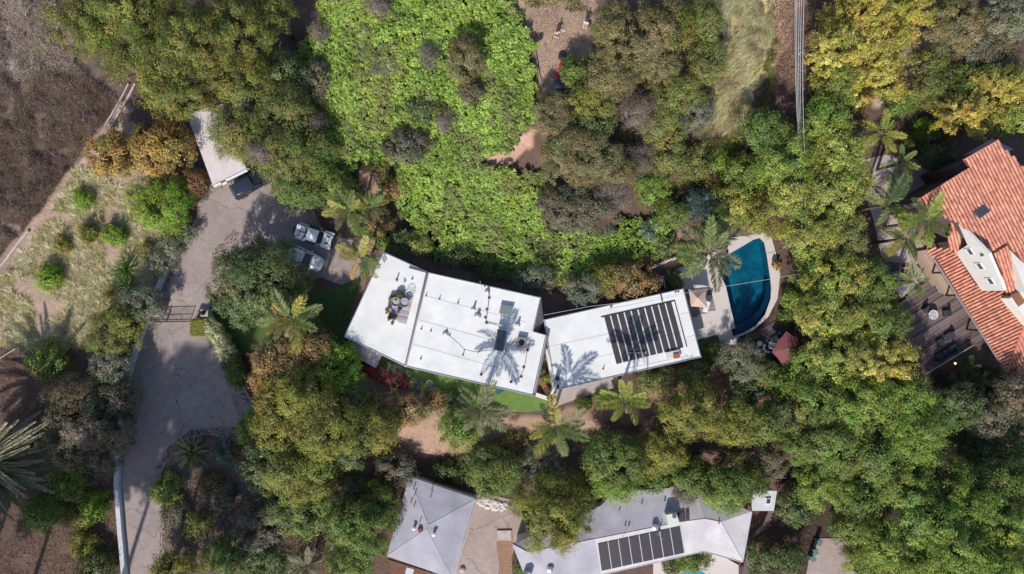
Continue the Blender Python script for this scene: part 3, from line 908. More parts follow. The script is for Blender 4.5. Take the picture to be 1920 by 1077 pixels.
def rim(poly, z, roof, h=.07, w=.10, skip=()):
    mb = MB()
    n = len(poly)
    for i in range(n):
        if i in skip: continue
        a = Vector(poly[i]); b = Vector(poly[(i + 1) % n]); d = (b - a); L = d.length; d.normalize()
        c = (a + b) / 2
        mb.box((c.x, c.y, z + h / 2 + .004), (L - .12, w, h), math.atan2(d.y, d.x))
    return mb.build('roof_edge', M_GALV, roof)
rim(inset(westroof, .08), ZR, rw, skip=(1,)); rim(inset(midroof, .08), ZR + .12, rm); rim(inset(eastroof, .08), ZE, re_)
def seam(p0, p1, z, roof, w=.05, h=.014, m=None):
    a = W(*p0, z); b = W(*p1, z); d = b - a
    return MB().box(((a.x + b.x) / 2, (a.y + b.y) / 2, z + h / 2 + .003), (d.length, w, h), math.atan2(d.y, d.x)).build('roof_seam', m or M_SEAM, roof)
Zm = ZR + .12
seam((800, 512), (760, 686), ZR, rw, w=.16, h=.16, m=M_GREY)
for a, b in (((801, 556), (985, 604)), ((785, 600), (975, 653)), ((772, 645), (970, 700)), ((900, 527), (905, 545))):
    seam(a, b, Zm, rm, w=.035)
seam((788, 596), (796, 540), Zm, rm, w=.02)
for a, b in (((1030, 650), (1160, 622)), ((1042, 690), (1160, 660)), ((1140, 580), (1270, 555)), ((1275, 590), (1292, 586)), ((1288, 632), (1306, 628)), ((1170, 692), (1290, 668))):
    seam(a, b, ZE, re_, w=.03)
seam((767, 502), (800, 511), ZR, rw, w=.16, h=.2, m=M_GREY)
# mitred grey fascia on the east side of the middle roof
fa = polyW([(1022.5, 629.6), (1028.6, 631), (1004, 744), (997.5, 742.5)], ZR + .14)
MB().prism(fa, ZR - .25, ZR + .145).build('fascia', M_FASCIA, house)
# lattice screen wall beside the notch
ls = MB()
s0 = W(1014.5, 560, ZR); s1 = W(1000.5, 620, ZR); s2 = W(1019, 601, ZE); s3 = W(1006, 628, ZE)
for i in range(9):
    t = i / 8
    a = s0.lerp(s1, t); b = s2.lerp(s3, t)
    ls.tube([a - Vector((0, 0, .12)), b], .035, 4)
for i in range(5):
    t = (i + .5) / 5
    a = s0.lerp(s2, t); b = s1.lerp(s3, t)
    ls.tube([a, b], .025, 4)
ls.build('lattice_screen', M_GREY, house)
MB().slab([s0 - Vector((0, 0, .3)), s1 - Vector((0, 0, .3)), s3 - Vector((0, 0, .2)), s2 - Vector((0, 0, .2))], .06).build('side_roof', M_CONC_W, house)
# porch roof at the west end
MB().prism(polyW([(654, 640), (718, 663), (704, 690), (669, 671)], 2.7), 2.5, 2.7).build('porch_roof', mat('porch_roof_grey', lin((172, 160, 162)), rough=.8, noise=.06), house)
for a, b in ((668, 668), (703, 686)):
    q = W(a, b, 2.5); MB().box((q.x, q.y, 1.25), (.14, .14, 2.5)).build('porch_post', M_WHITE, house)
# glazed doors along the south front
def glazing(poly, i, z1, n, insetk):
    a = Vector(poly[i]); b = Vector(poly[(i + 1) % len(poly)])
    d = (b - a); L = d.length; d.normalize(); nrm = Vector((d.y, -d.x, 0))
    cen = sum((Vector(p) for p in poly), Vector()) / len(poly)
    if (cen - a).dot(nrm) > 0: nrm = -nrm
    for k in range(n):
        t = (k + .5) / n
        c = a + d * (L * (.1 + .8 * t)) + nrm * (-insetk + .03)
        w = L * .8 / n
        f = MB().box((c.x, c.y, z1 / 2 + .05), (w * .96, .06, z1), math.atan2(d.y, d.x)).build('glass_door', M_WHITE, house)
        c2 = c + nrm * .035
        MB().box((c2.x, c2.y, z1 / 2 + .05), (w * .86, .02, z1 - .2), math.atan2(d.y, d.x)).build('pane', M_WINGL, f)
wi = inset(westroof, .55); mi = inset(midroof, .6); ei = inset(eastroof, .55)
glazing(wi, 2, 2.3, 3, 0); glazing(mi, 4, 2.3, 5, 0); glazing(ei, 2, 2.2, 5, 0); glazing(ei, 1, 2.2, 3, 0)
# solar pool heating mats on the east wing
def panel_row(corners, n, gap, th, m, parent, lift, white=None):
    tl, tr, br, bl = corners
    up = Vector((0, 0, lift))
    for i in range(n):
        a = i / n; b = (i + 1 - gap) / n
        q = [tl.lerp(tr, a) + up, tl.lerp(tr, b) + up, bl.lerp(br, b) + up, bl.lerp(br, a) + up]
        MB().slab(q, th).build('solar_panel', m, parent)
sol = [W(a, b, ZE) for a, b in ((1133, 596), (1261, 566), (1284, 651), (1156, 683))]
panel_row(sol, 10, .22, .04, M_SOLAR, re_, .07)
MB().tube([sol[0] + Vector((-.35, .05, .08)), sol[1] + Vector((.2, .1, .08))], .05, 6).build('header_pipe', M_BLACK, re_)
MB().tube([sol[1] + Vector((.2, .1, .08)), sol[2] + Vector((.2, 0, .08))], .045, 6).build('header_pipe', M_BLACK, re_)
MB().tube([W(1242, 566, ZE + .1), W(1238, 548, ZE + .1), W(1237, 541, ZE - .4)], .06, 6).build('header_pipe', M_DARKMET, re_)
for y in (.34, .68):
    MB().tube([sol[0].lerp(sol[3], y) + Vector((0, 0, .09)), sol[1].lerp(sol[2], y) + Vector((0, 0, .09))], .012, 4).build('strap', M_GREY, re_)
MB().tube([W(1176, 662, ZE + .2), W(1210, 662, ZE + .25)], .04, 6).build('antenna_pole', M_GALV, re_)
MB().tube([W(1211, 658, ZE + .25), W(1211, 666, ZE + .25)], .06, 6).build('antenna_head', M_GALV, re_)
# roof fittings
def vent(px, py, z, roof, h=.55, r=.055, cone=True, m=None):
    p = W(px, py, z)
    mb = MB()
    if cone: mb.lathe((p.x, p.y, z), [(r * 2.6, 0), (r * 1.2, .12), (r, h), (r * .6, h + .01)], 8)
    else: mb.lathe((p.x, p.y, z), [(r, 0), (r, h), (r * 1.5, h + .02), (r * 1.5, h + .1), (r * .3, h + .16)], 8)
    return mb.build('vent_pipe', m or M_GREY, roof)
for px, py, h in ((744, 525, .7), (773, 523, .3)):
    vent(px, py, ZR, rw, h, .07 if h > .5 else .05)
for px, py, h in ((799, 555, .4), (824, 561, .4), (859, 568, .4), (790, 617, .35), (808, 621, .35), (843, 629, .3), (789, 673, .35), (868, 666, .6), (1001, 740, .2), (959, 717, .3), (902, 703, .3), (909, 537, .2)):
    vent(px, py, Zm, rm, h, .045)
for px, py, h, r in ((888, 579, .75, .11), (896, 591, .6, .16), (914, 546, .5, .13), (971, 608, .7, .12), (836, 625, .35, .14)):
    vent(px, py, Zm, rm, h, r, cone=True, m=M_GALV)
vent(1131, 692, ZE, re_, .4, .05); vent(1146, 575, ZE, re_, .25, .06); vent(1267, 548, ZE, re_, .2, .05); vent(1272, 547, ZE, re_, .2, .05)
# skylight
def skylight(pts, z, roof, h=.3, glass=None, frame=None):
    P = [W(a, b, z) for a, b in pts]
    f = MB().prism(P, z - .02, z + h).build('skylight', frame or M_GALV, roof)
    MB().prism([p + Vector((0, 0, 0)) for p in inset(P, .12)], z + h - .1, z + h + .03).build('pane', glass or M_GREENGL, f)
skylight([(939, 571), (963, 575), (958, 593), (935, 588)], Zm, rm, .45)
# air conditioner and ducts
ac = [W(a, b, Zm) for a, b in ((933, 615), (952, 619), (944, 660), (925, 655))]
acu = MB().prism(ac, Zm + .15, Zm + .95).build('air_conditioner', M_GALV, rm)
MB().prism(inset(ac, .12), Zm + .94, Zm + .99).build('coil_panel', mat('coil_fins', lin((78, 80, 98)), rough=.6, noise=.1, nscale=10), acu)
MB().tube([W(934, 616, Zm + 1.0), W(933, 611, Zm + 1.15), W(937, 609, Zm + 1.1), W(940, 612, Zm + .8), W(944, 609, Zm + .2)], .08, 6).build('duct', M_WHITE, acu)
MB().tube([W(945, 656, Zm + .7), W(946, 662, Zm + .75), W(942, 664, Zm + .55), W(940, 661, Zm + .3)], .09, 6).build('duct', M_WHITE, acu)
MB().box((*W(943, 661, Zm).xy, Zm + .12), (.6, .4, .24), -.2).build('base', M_BLACK, acu)
acf = [W(a, b, Zm) for a, b in ((971, 631), (988, 634), (984, 653), (967, 650))]
cu = MB().prism(acf, Zm + .05, Zm + .55).build('condenser', mat('condenser_case', lin((140, 130, 126)), rough=.6, noise=.3, nscale=6), rm)
cc = sum(acf, Vector()) / 4
MB().lathe((cc.x, cc.y, Zm + .55), [(.3, 0), (.3, .08), (.22, .09), (.22, .02), (.06, .03), (.05, .12)], 14).build('fan_grille', M_DARKMET, cu)
g1 = [(917, 540), (917, 558), (914, 583), (911, 603), (914, 606), (932, 610)]
MB().tube([W(a, b, Zm + .12) for a, b in g1], .035, 5).build('gas_pipe', M_GREY, rm)
g2 = [(994, 640), (989, 655), (983, 690), (976, 707), (965, 716)]
MB().tube([W(a, b, Zm + .10) for a, b in g2], .03, 5).build('gas_pipe', M_GREY, rm)
for a, b in ((917, 559), (913, 581), (910, 596), (912, 606), (989, 657), (982, 689), (977, 707), (958, 717), (902, 703)):
    p = W(a, b, Zm); MB().box((p.x, p.y, Zm + .06), (.28, .16, .12), -.25).build('pipe_support', M_BLACK, rm)
MB().tube([W(a, b, Zm + .02) for a, b in ((843, 630), (858, 643), (870, 655), (888, 660), (925, 657))], .02, 4).build('cable', M_GREY, rm)
MB().tube([W(a, b, Zm + .02) for a, b in ((952, 650), (962, 643), (970, 640))], .02, 4).build('cable', M_GREY, rm)
MB().prism([W(a, b, ZE) for a, b in ((1247, 661), (1272, 656), (1276, 668), (1250, 673))], ZE, ZE + .35).build('roof_hatch', M_ROOF2, re_)
MB().prism([W(a, b, ZE + .37) for a, b in ((1262, 664), (1273, 662), (1274, 671), (1263, 672))], ZE + .3, ZE + .55).build('chimney_cap', mat('rusty_metal', lin((160, 92, 66)), rough=.8, noise=.35, nscale=9), re_)

# courtyard wall and bench between the two roofs
cw = thing('courtyard_wall', 'curved white parapet wall closing the small courtyard between the two roofs', 'wall', W(1035, 720, 0))
pl = [(1024, 655), (1028, 672), (1033, 700), (1038, 720), (1038, 731), (1034, 740)]
L = [W(a, b, 2.4) for a, b in pl]
mb = MB()
for i in range(len(L) - 1):
    d = L[i + 1] - L[i]; c = (L[i] + L[i + 1]) / 2
    mb.box((c.x, c.y, 1.2 + i * .003), (d.length + .05, .26, 2.4), math.atan2(d.y, d.x))
mb.build('wall_panel', M_STUCCO, cw)
a = W(1004, 740, .8); b = W(1028, 748, .8); d = b - a
MB().box(((a.x + b.x) / 2, (a.y + b.y) / 2, .4), (d.length, .42, .8), math.atan2(d.y, d.x)).build('low_wall', M_STUCCO, cw)

# ================================================================== GARAGE
gar = thing('garage', 'pale flat roofed garage at the head of the driveway', 'garage', W(405, 280, 0))
gp = polyW([(398.5, 347), (461.5, 316), (418, 195), (350, 214)], 2.9)
MB().prism(inset(gp, .3), -.3, 2.66).build('wall', M_STUCCO, gar)
gr = MB().prism(gp, 2.65, 2.9).build('roof', mat('garage_roof', lin((214, 203, 203)), rough=.85, noise=.10, nscale=1.6, bump=.1), gar)
a, b = gp[0], gp[1]; d = b - a
for t0, t1, o_ in ((0, .22, 0), (.24, .36, -.1), (.37, 1, .0)):
    p = a.lerp(b, (t0 + t1) / 2) + Vector((.1, -.17, 0)) * (1.0 if o_ == 0 else 2)
    MB().box((p.x, p.y, 2.78), (d.length * (t1 - t0), .22, .24), math.atan2(d.y, d.x)).build('fascia_board', M_WHITE, gar)
for t in (.27, .73):
    p = a.lerp(b, t) - Vector((-.1, .2, 0)) * -1.0
    q = a.lerp(b, t) + Vector((-.12, .24, 0))
    MB().box((q.x, q.y, 1.15), (d.length * .4, .08, 2.2), math.atan2(d.y, d.x)).build('garage_door', M_GREY, gar)

# ================================================================== GREY HOUSES
def roof_faces(name, faces, m, parent, th=.18):
    """each roof slope is its own plate"""
    out = []
    for f in faces:
        out.append(MB().slab(f, th).build(name, m, parent))
    return out
ZL = 0.0
h1 = thing('grey_house', 'grey shingled hip roof house left of the cracked concrete yard', 'house', G(810, 990))
TL = W(767, 893.6, ZL); TR = W(893, 936, ZL); BR = W(848, 1085, ZL); BL = W(725, 1043, ZL); PK = W(803, 985, ZL + .85)
PK2 = W(800, 992, ZL + .85)
MB().prism(inset([TL, TR, BR, BL], .5), -3.5, ZL - .2).build('wall', M_STUCCO, h1)
sh_col = lin((174, 171, 181))
rs1 = []
for f, an in (((TL, TR, PK), -math.atan2((TR - TL).y, (TR - TL).x)), ((TR, BR, PK2, PK), -math.atan2((BR - TR).y, (BR - TR).x)), ((BR, BL, PK2), -math.atan2((BL - BR).y, (BL - BR).x)), ((BL, TL, PK, PK2), -math.atan2((TL - BL).y, (TL - BL).x))):
    rs1.append(MB().slab(f, .16).build('roof', shingle_mat('grey_shingle_%d' % len(rs1), sh_col, an), h1))
for a, b in ((TL, PK), (TR, PK), (BR, PK2), (BL, PK2)):
    MB().tube([a + Vector((0, 0, .0)), b + Vector((0, 0, .0))], .045, 6).build('ridge_cap', mat('ridge_grey', lin((176, 173, 182)), rough=.9, noise=.1, nscale=3), h1)
MB().tube([TL + Vector((0, .12, -.1)), TR + Vector((.05, .12, -.1))], .09, 6).build('gutter', mat('gutter_green', lin((70, 84, 84)), rough=.6), h1)
MB().tube([TR + Vector((.1, 0, -.1)), BR + Vector((.1, 0, -.1))], .06, 6).build('gutter', M_GALV, h1)
pl1 = plane3(TL, TR, PK); pl2 = plane3(TL, BL, PK2); pl4 = plane3(TR, BR, PK)
def roofvent(px, py, pl, parent, r, h, m, name='vent_pipe'):
    p = WP(px, py, pl); return MB().lathe((p.x, p.y, p.z - .15), [(r, 0), (r, h + .1), (r * 1.35, h + .12), (r * 1.3, h + .22), (r * .4, h + .32)], 10).build(name, m, parent)
roofvent(777, 989, pl2, h1, .16, .5, M_WHITE, 'roof_turbine'); roofvent(814, 1000, pl4, h1, .17, .5, M_WHITE, 'roof_turbine')
for px, py in ((770, 911), (776, 916), (778, 927), (771, 941), (777, 948), (788, 977)): roofvent(px, py, pl2, h1, .05, .35, M_GREY)
for px, py in ((810, 917), (808, 930)): roofvent(px, py, pl1, h1, .05, .35, M_GREY)
p = WP(788, 993, pl2); MB().box((p.x, p.y, p.z + .1), (.4, .4, .5), .3).build('chimney', mat('brick_red', lin((135, 70, 62)), rough=.9, noise=.3, nscale=10), h1)
# small terrace below it
sheet('brick_terrace', [(728, 1050), (810, 1075), (800, 1110), (735, 1090)], -2.9, mat('red_deck', lin((118, 80, 68)), rough=.85, noise=.3, nscale=3))
aw = W(768, 1072, -1.2); awn = thing('awning', 'small grey awning under the bottom left eave of the hip roofed house', 'awning', (aw.x, aw.y, -2.9))
MB().box((aw.x, aw.y, -1.2), (.85, .7, .06), -.3).build('canopy', M_WALLW, awn)
mb = MB()
for sx in (-.35, .35):
    for sy in (-.28, .28): mb.tube([(aw.x + sx, aw.y + sy, -2.9), (aw.x + sx, aw.y + sy, -1.22)], .03, 5)
mb.build('frame', M_GALV, awn)

h2 = thing('grey_house', 'long angled grey shingled house at the bottom right with a black solar array', 'house', G(1220, 985))
ZT = ZL + .8
E = {k: W(*v, ZL) for k, v in dict(e1=(960, 1020), n1=(1050, 985), n2=(1127, 948), n3=(1142, 931), n3b=(1177, 920), n4=(1241, 917.6), n5=(1301, 906), n6=(1328, 930), n7=(1410, 959.5), s1=(1393, 1053), s2=(1319.5, 1033), s3=(1284.4, 1041), s4=(1127, 1077), s5=(1055, 1096), s6=(985, 1083)).items()}
Rg = {k: W(*v, ZT) for k, v in dict(r1=(990, 1036), r2=(1116, 1011), r3=(1277, 979), r4=(1321, 973), r5=(1352, 979)).items()}
E.update(Rg)
slopes = [('e1', 'n1', 'r2', 'r1'), ('n1', 'n2', 'r2'), ('n2', 'n3', 'n3b', 'r2'), ('n3b', 'n4', 'r3', 'r2'), ('n4', 'n5', 'r4', 'r3'), ('n5', 'n6', 'r5', 'r4'), ('n6', 'n7', 'r5'),
          ('r5', 'n7', 's1'), ('r4', 'r5', 's1', 's2'), ('r3', 'r4', 's2', 's3'), ('r2', 'r3', 's3', 's4'), ('r1', 'r2', 's4', 's5'), ('r1', 's5', 's6'), ('e1', 'r1', 's6')]
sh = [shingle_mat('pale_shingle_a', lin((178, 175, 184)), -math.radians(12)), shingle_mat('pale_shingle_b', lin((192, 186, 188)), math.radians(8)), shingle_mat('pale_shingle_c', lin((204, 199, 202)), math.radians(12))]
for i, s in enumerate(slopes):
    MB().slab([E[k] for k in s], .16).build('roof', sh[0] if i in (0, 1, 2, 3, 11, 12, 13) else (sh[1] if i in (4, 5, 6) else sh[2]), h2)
MB().prism(inset([E[k] for k in ('e1', 'n1', 'n2', 'n3b', 'n4', 'n5', 'n6', 'n7', 's1', 's2', 's3', 's4', 's5', 's6')], .55), -3.5, ZL - .22).build('wall', M_STUCCO, h2)
for a, b in (('r1', 'r2'), ('r2', 'r3'), ('r3', 'r4'), ('r4', 'r5'), ('e1', 'r1'), ('r1', 's6'), ('r5', 's1')):
    MB().tube([E[a], E[b]], .05, 6).build('ridge_cap', sh[1], h2)
for a, b in (('s1', 's2'), ('s2', 's3'), ('s3', 's4'), ('n7', 's1')):
    MB().tube([E[a] + Vector((.0, -.1, -.08)), E[b] + Vector((.0, -.1, -.08))], .08, 6).build('gutter', M_GALV, h2)
spl = plane3(E['r2'], E['r3'], E['s3'])
sc = [WP(a, b, spl) for a, b in ((1121, 1020), (1276, 987), (1284, 1036), (1128, 1070))]
MB().slab([p + Vector((0, 0, .06)) for p in sc], .02).build('array_backing', mat('pale_gap', (.5, .5, .52), rough=.6), h2)
panel_row(sc, 8, .09, .04, M_SOLAR2, h2, .12)
npl = plane3(E['n4'], E['r3'], E['r2'])
bx = [WP(a, b, npl) for a, b in ((1249, 966), (1268, 962), (1274, 981), (1253, 985))]
zt = max(p.z for p in bx)
cool = MB().prism([W(a, b, zt + .8) for a, b in ((1249, 966), (1268, 962), (1274, 981), (1253, 985))], zt - .5, zt + .8).build('rooftop_cooler', mat('pale_green_metal', lin((206, 214, 204)), rough=.5, noise=.06), h2)
p = W(1264, 968, zt + .8); MB().lathe((p.x, p.y, zt + .8), [(.24, 0), (.24, .12), (.16, .13), (.16, .04), (.05, .05)], 12).build('fan_grille', M_GREY, cool)
roofvent(1227.5, 987, npl, h2, .28, .35, M_GALV, 'roof_turbine'); roofvent(1236, 992, npl, h2, .1, .4, M_BLACK)
roofvent(1031, 1066, plane3(E['r1'], E['r2'], E['s4']), h2, .28, .35, M_GALV, 'roof_turbine')
for px, py in ((1164, 940), (1203, 943), (1246, 938), (1161, 956), (1172, 985), (1179, 985)): roofvent(px, py, npl, h2, .06, .2, M_GREY)
epl = plane3(E['n5'], E['r4'], E['r5'])
roofvent(1321, 939, epl, h2, .06, .25, M_GREY); roofvent(1347, 980, plane3(E['r4'], E['r5'], E['s1']), h2, .06, .25, M_GREY)
for i, (a, b) in enumerate(((1274, 969), (1280.5, 968), (1288.5, 967))):
    p = WP(a, b, npl if i < 2 else plane3(E['n4'], E['r4'], E['r3']))
    MB().box((p.x, p.y, p.z + .16), (.36, .95, .07), .25 - .08 * i).build('dark_panel', M_SOLAR, h2)
mb = MB()
for t in (0, .5, 1.0): mb.tube([sc[0].lerp(sc[1], .3) + Vector((0, .2, .1)), sc[0].lerp(sc[1], .32) + Vector((.05, .2, 1.2))], .02, 5)
q = sc[0].lerp(sc[1], .72) + Vector((0, -.1, 1.3)); mb.tube([q - Vector((0, 0, 1.3)), q], .025, 5); mb.tube([q + Vector((-.4, .3, 0)), q + Vector((.5, -.4, 0))], .015, 4); mb.tube([q + Vector((-.1, .35, 0)), q + Vector((.2, -.3, 0))], .015, 4)
mb.build('antenna', M_GALV, h2)
# chimney with cap at bottom-left slope
p = WP(989, 1074, plane3(E['r1'], E['s5'], E['s6'])); MB().box((p.x, p.y, p.z + .4), (.7, .6, 1.6), .4).build('chimney', M_ROOF2, h2)

# small roof right of it
h3 = thing('small_flat_roof_shed', 'small pale shed roof with one square skylight, right of the angled grey house', 'shed', G(1432, 938))
q3 = polyW([(1411, 919), (1457, 921), (1451, 958.5), (1409, 958)], -.3)
MB().prism(inset(q3, .25), -3.4, -.5).build('wall', M_STUCCO, h3)
r3 = MB().prism(q3, -.5, -.3).build('roof', M_ROOF2, h3)
skylight([(1435.5, 934), (1445, 934), (1444, 945), (1434.5, 945)], -.3, r3, .2, M_WINGL, M_WHITE)
dk = thing('narrow_deck', 'narrow weathered timber deck zigzagging beside the right end of the grey house', 'deck', G(1400, 1040))
dpoly = [(1452, 958), (1446, 975), (1436, 992), (1405, 1014), (1413, 1035), (1411, 1050), (1398, 1090), (1388, 1090), (1402, 1030), (1402, 1012), (1430, 985), (1442, 958)]
MB().prism([W(a, b, -1.7) for a, b in dpoly], -1.9, -1.7).build('platform', mat('grey_timber', lin((112, 96, 94)), rough=.85, noise=.25, nscale=4), dk)
mb = MB()
for a, b in ((1447, 972), (1436, 990), (1408, 1012), (1412, 1034), (1400, 1085)):
    q = W(a, b, -1.7); mb.box((q.x, q.y, -2.5), (.12, .12, 2.6))
mb.build('post', M_WOODD, dk)

# ================================================================== TILED HOUSE ON THE RIGHT
e1 = Vector((.853, .522, 0)).normalized(); e2 = Vector((.522, -.853, 0)).normalized()
sp = thing('tiled_roof_house', 'white stucco house under a red barrel tile roof at the right edge', 'house', W(1850, 480, 0))
def slope_plane(p, across, updir, rise):
    return (p, across.cross(updir + Vector((0, 0, rise))).normalized(), across, (updir + Vector((0, 0, rise))).normalized())
PA = slope_plane(W(1854, 476, 7.75), e1, -e2, .13)
PB = slope_plane(W(1740, 467, 3.0), e2, e1, .36)
PC = slope_plane(W(1854, 476, 7.35), e1, -e2, .40)
PD = slope_plane(W(1791, 475, 4.35), e1, -e2, .55)
PE = slope_plane(W(1887.5, 697, 3.0), e1, -e2, .36)
TC = [lin(c) for c in ((222, 160, 136), (210, 146, 122), (200, 132, 112), (232, 176, 152), (188, 124, 108), (216, 154, 130), (174, 118, 104))]
TC = [tuple(.62 * a + .38 * b for a, b in zip(c, (.56, .23, .155))) for c in TC]
TILE_ME = []
def tile_shape(wd, ln, hgt_):
    vs = []; fs = []
    n = 5
    for y, zz in ((0, .045), (ln, 0)):
        for i in range(n):
            t = math.pi * i / (n - 1)
            vs.append((-math.cos(t) * wd / 2 * (1.0 if y == 0 else .86), y, math.sin(t) * hgt_ + zz))
    for i in range(n - 1): fs.append((i, i + 1, n + i + 1, n + i))
    vs += [(-wd / 2, 0, -.02), (wd / 2, 0, -.02)]
    fs.append((4, 3, 2, 1, 0, 10, 11))
    return vs, fs
TV, TF = tile_shape(.30, .50, .115)
for c in TC:
    me = bpy.data.meshes.new('tile'); me.from_pydata(TV, [], TF)
    ca = me.color_attributes.new('Col', 'FLOAT_COLOR', 'POINT')
    ca.data.foreach_set('color', np.tile(np.array([*c, 1], np.float32), len(TV)))
    me.materials.append(M_TILE); TILE_ME.append(me)
tiles_left = [300]
def tiled(poly_px, pl, parts, seed, pw=.35, pln=.45):
    rng = np.random.RandomState(seed)
    o, n, a, b = pl
    if n.z < 0: n = -n
    P = [WP(x, y, (o, n)) for x, y in poly_px]
    roof = MB().slab([p - n * .05 for p in P], .14).build('roof', mat('tile_bed', lin((120, 70, 60)), rough=.9, noise=.2, nscale=6), sp)
    q = [((p - o).dot(a), (p - o).dot(b)) for p in P]
    lo = np.min(q, 0); hi = np.max(q, 0)
    xs = np.arange(lo[0] - .1, hi[0] + .1, pw); ys = np.arange(lo[1] - .2, hi[1] + .2, pln)
    X, Y = np.meshgrid(xs, ys); X = X.ravel(); Y = Y.ravel()
    keep = inpoly(X, Y + pln * .5, q)
    X = X[keep] + rng.uniform(-.012, .012, keep.sum()); Y = Y[keep] + rng.uniform(-.025, .025, keep.sum())
    rot = Matrix((a, b, n)).transposed()
    order = rng.permutation(len(X))
    SV = []; SF = []; SC = []
    rowtone = {}
    for k in order:
        pos = o + a * X[k] + b * Y[k] + n * .0
        ci = rng.choice(len(TC), p=[.2, .2, .16, .14, .1, .14, .06])
        if parts and tiles_left[0] > 0 and abs(pos.x) < 56.2:
            tiles_left[0] -= 1
            t = bpy.data.objects.new('tile', TILE_ME[ci]); t.parent = sp; COL.objects.link(t)
            t.location = pos - Vector(sp.location); t.rotation_euler = (rot @ Matrix.Rotation(rng.uniform(-.03, .03), 3, 'Z')).to_euler()
        else:
            bi = len(SV)
            for v in TV: SV.append(tuple(pos - Vector(sp.location) + rot @ Vector(v)))
            SF += [tuple(i + bi for i in f) for f in TF]
            SC += [TC[ci]] * len(TV)
    if SV:
        me = bpy.data.meshes.new('tile'); me.from_pydata(SV, [], SF)
        ca = me.color_attributes.new('Col', 'FLOAT_COLOR', 'POINT')
        c4 = np.ones((len(SV), 4), np.float32); c4[:, :3] = SC
        ca.data.foreach_set('color', c4.ravel()); me.materials.append(M_TILE)
        t = bpy.data.objects.new('tile', me); t.parent = sp; COL.objects.link(t); t['kind'] = 'stuff'
    return P
PApx = [(1869.7, 264.5), (1807, 300), (1818, 316), (1721.6, 376), (1753, 398), (1795, 415), (1854, 476), (1887.5, 457.5), (1925, 497), (2010, 560), (2010, 390), (1925, 320)]
Apts = tiled(PApx, PA, True, 1)
PBpx = [(1739.5, 467), (1778, 463), (1791.6, 474), (1840.7, 545.5), (1883, 545.5), (1893, 556), (1922, 595), (1935, 575), (1920, 610), (1887.5, 697)]
Bpts = tiled(PBpx, PB, False, 2)
tiled([(1854, 477), (1887.5, 459.5), (1924, 545), (1892, 556)], PC, False, 3)
tiled([(1778, 447), (1786, 408), (1796, 415), (1814.5, 460), (1791, 475), (1779.5, 465)], PD, False, 4)
tiled([(1887.5, 697), (1920, 610), (1970, 560), (2010, 640), (1925, 679)], PE, False, 5)
# ridge and hip caps
def caps(p, q, n, r=.13):
    for i in range(n):
        a = p.lerp(q, i / n); b = p.lerp(q, (i + 1.08) / n)
        MB().tube([a, b], r * 1.08, 6, r * .9).build('ridge_tile', mat('ridge_terracotta', lin((204, 132, 108)), rough=.8, noise=.25, nscale=4), sp)
caps(WP(1887.5, 697, PB[:2]) + Vector((0, 0, .1)), WP(1920, 610, PB[:2]) + Vector((0, 0, .1)), 14)
caps(Apts[0], Apts[1], 11, .1); caps(Apts[2], Apts[3], 16, .1)
# eave gutter
MB().tube([W(1738.5, 467, 2.95), W(1886.5, 698, 2.95)], .1, 6).build('gutter', M_GALV, sp)
# white gable wall with three small windows
b0 = W(1791.6, 474, 3.9); b1 = W(1840.7, 545.5, 3.9)
wd = (b1 - b0); wd.z = 0; wd.normalize()
wn_ = Vector((wd.y, -wd.x, 0))
if wn_.x > 0: wn_ = -wn_
wpl = (b0, wn_)
wall_px = [(1791.6, 474), (1840.7, 545.5), (1883.5, 545.5), (1854, 477), (1795, 416), (1814, 460)]
wp = [WP(a, b, wpl) for a, b in wall_px]
back = -wn_ * .3
mb = MB(); vs = wp + [p + back for p in wp]; nW = len(wp)
tr = tessellate_polygon([wp])
fs = [tuple(t) for t in tr] + [tuple(i + nW for i in reversed(t)) for t in tr]
for i in range(nW): fs.append((i, (i + 1) % nW, (i + 1) % nW + nW, i + nW))
mb.add(vs, fs).build('wall', M_STUCCO, sp)
for px, py in ((1819.3, 471.7), (1838, 499), (1857.4, 527)):
    c = WP(px, py, wpl)
    fr = MB(); rz = math.atan2(wd.y, wd.x)
    for s in (-.36, .36):
        q = c + wd * s; fr.box((q.x, q.y, q.z), (.07, .16, .84), rz)
    for s in (-.42, .42): fr.box((c.x, c.y, c.z + s), (.8, .17, .07), rz)
    fr = fr.build('window', M_WHITE, sp)
    q = c + wn_ * .02; MB().box((q.x, q.y, q.z), (.66, .02, .78), rz).build('pane', M_GLASS, fr)
    q = c + wn_ * .10 + wd * .0 + Vector((0, 0, -.30)); MB().box((q.x, q.y, q.z - .14), (.66, .26, .03), rz).build('sill', M_WALLW, fr)
q = WP(1843, 478, wpl) + wn_ * .1
MB().box((q.x, q.y, q.z), (.14, .2, .4), math.atan2(wd.y, wd.x)).build('wall_lamp', M_WOODB, sp)
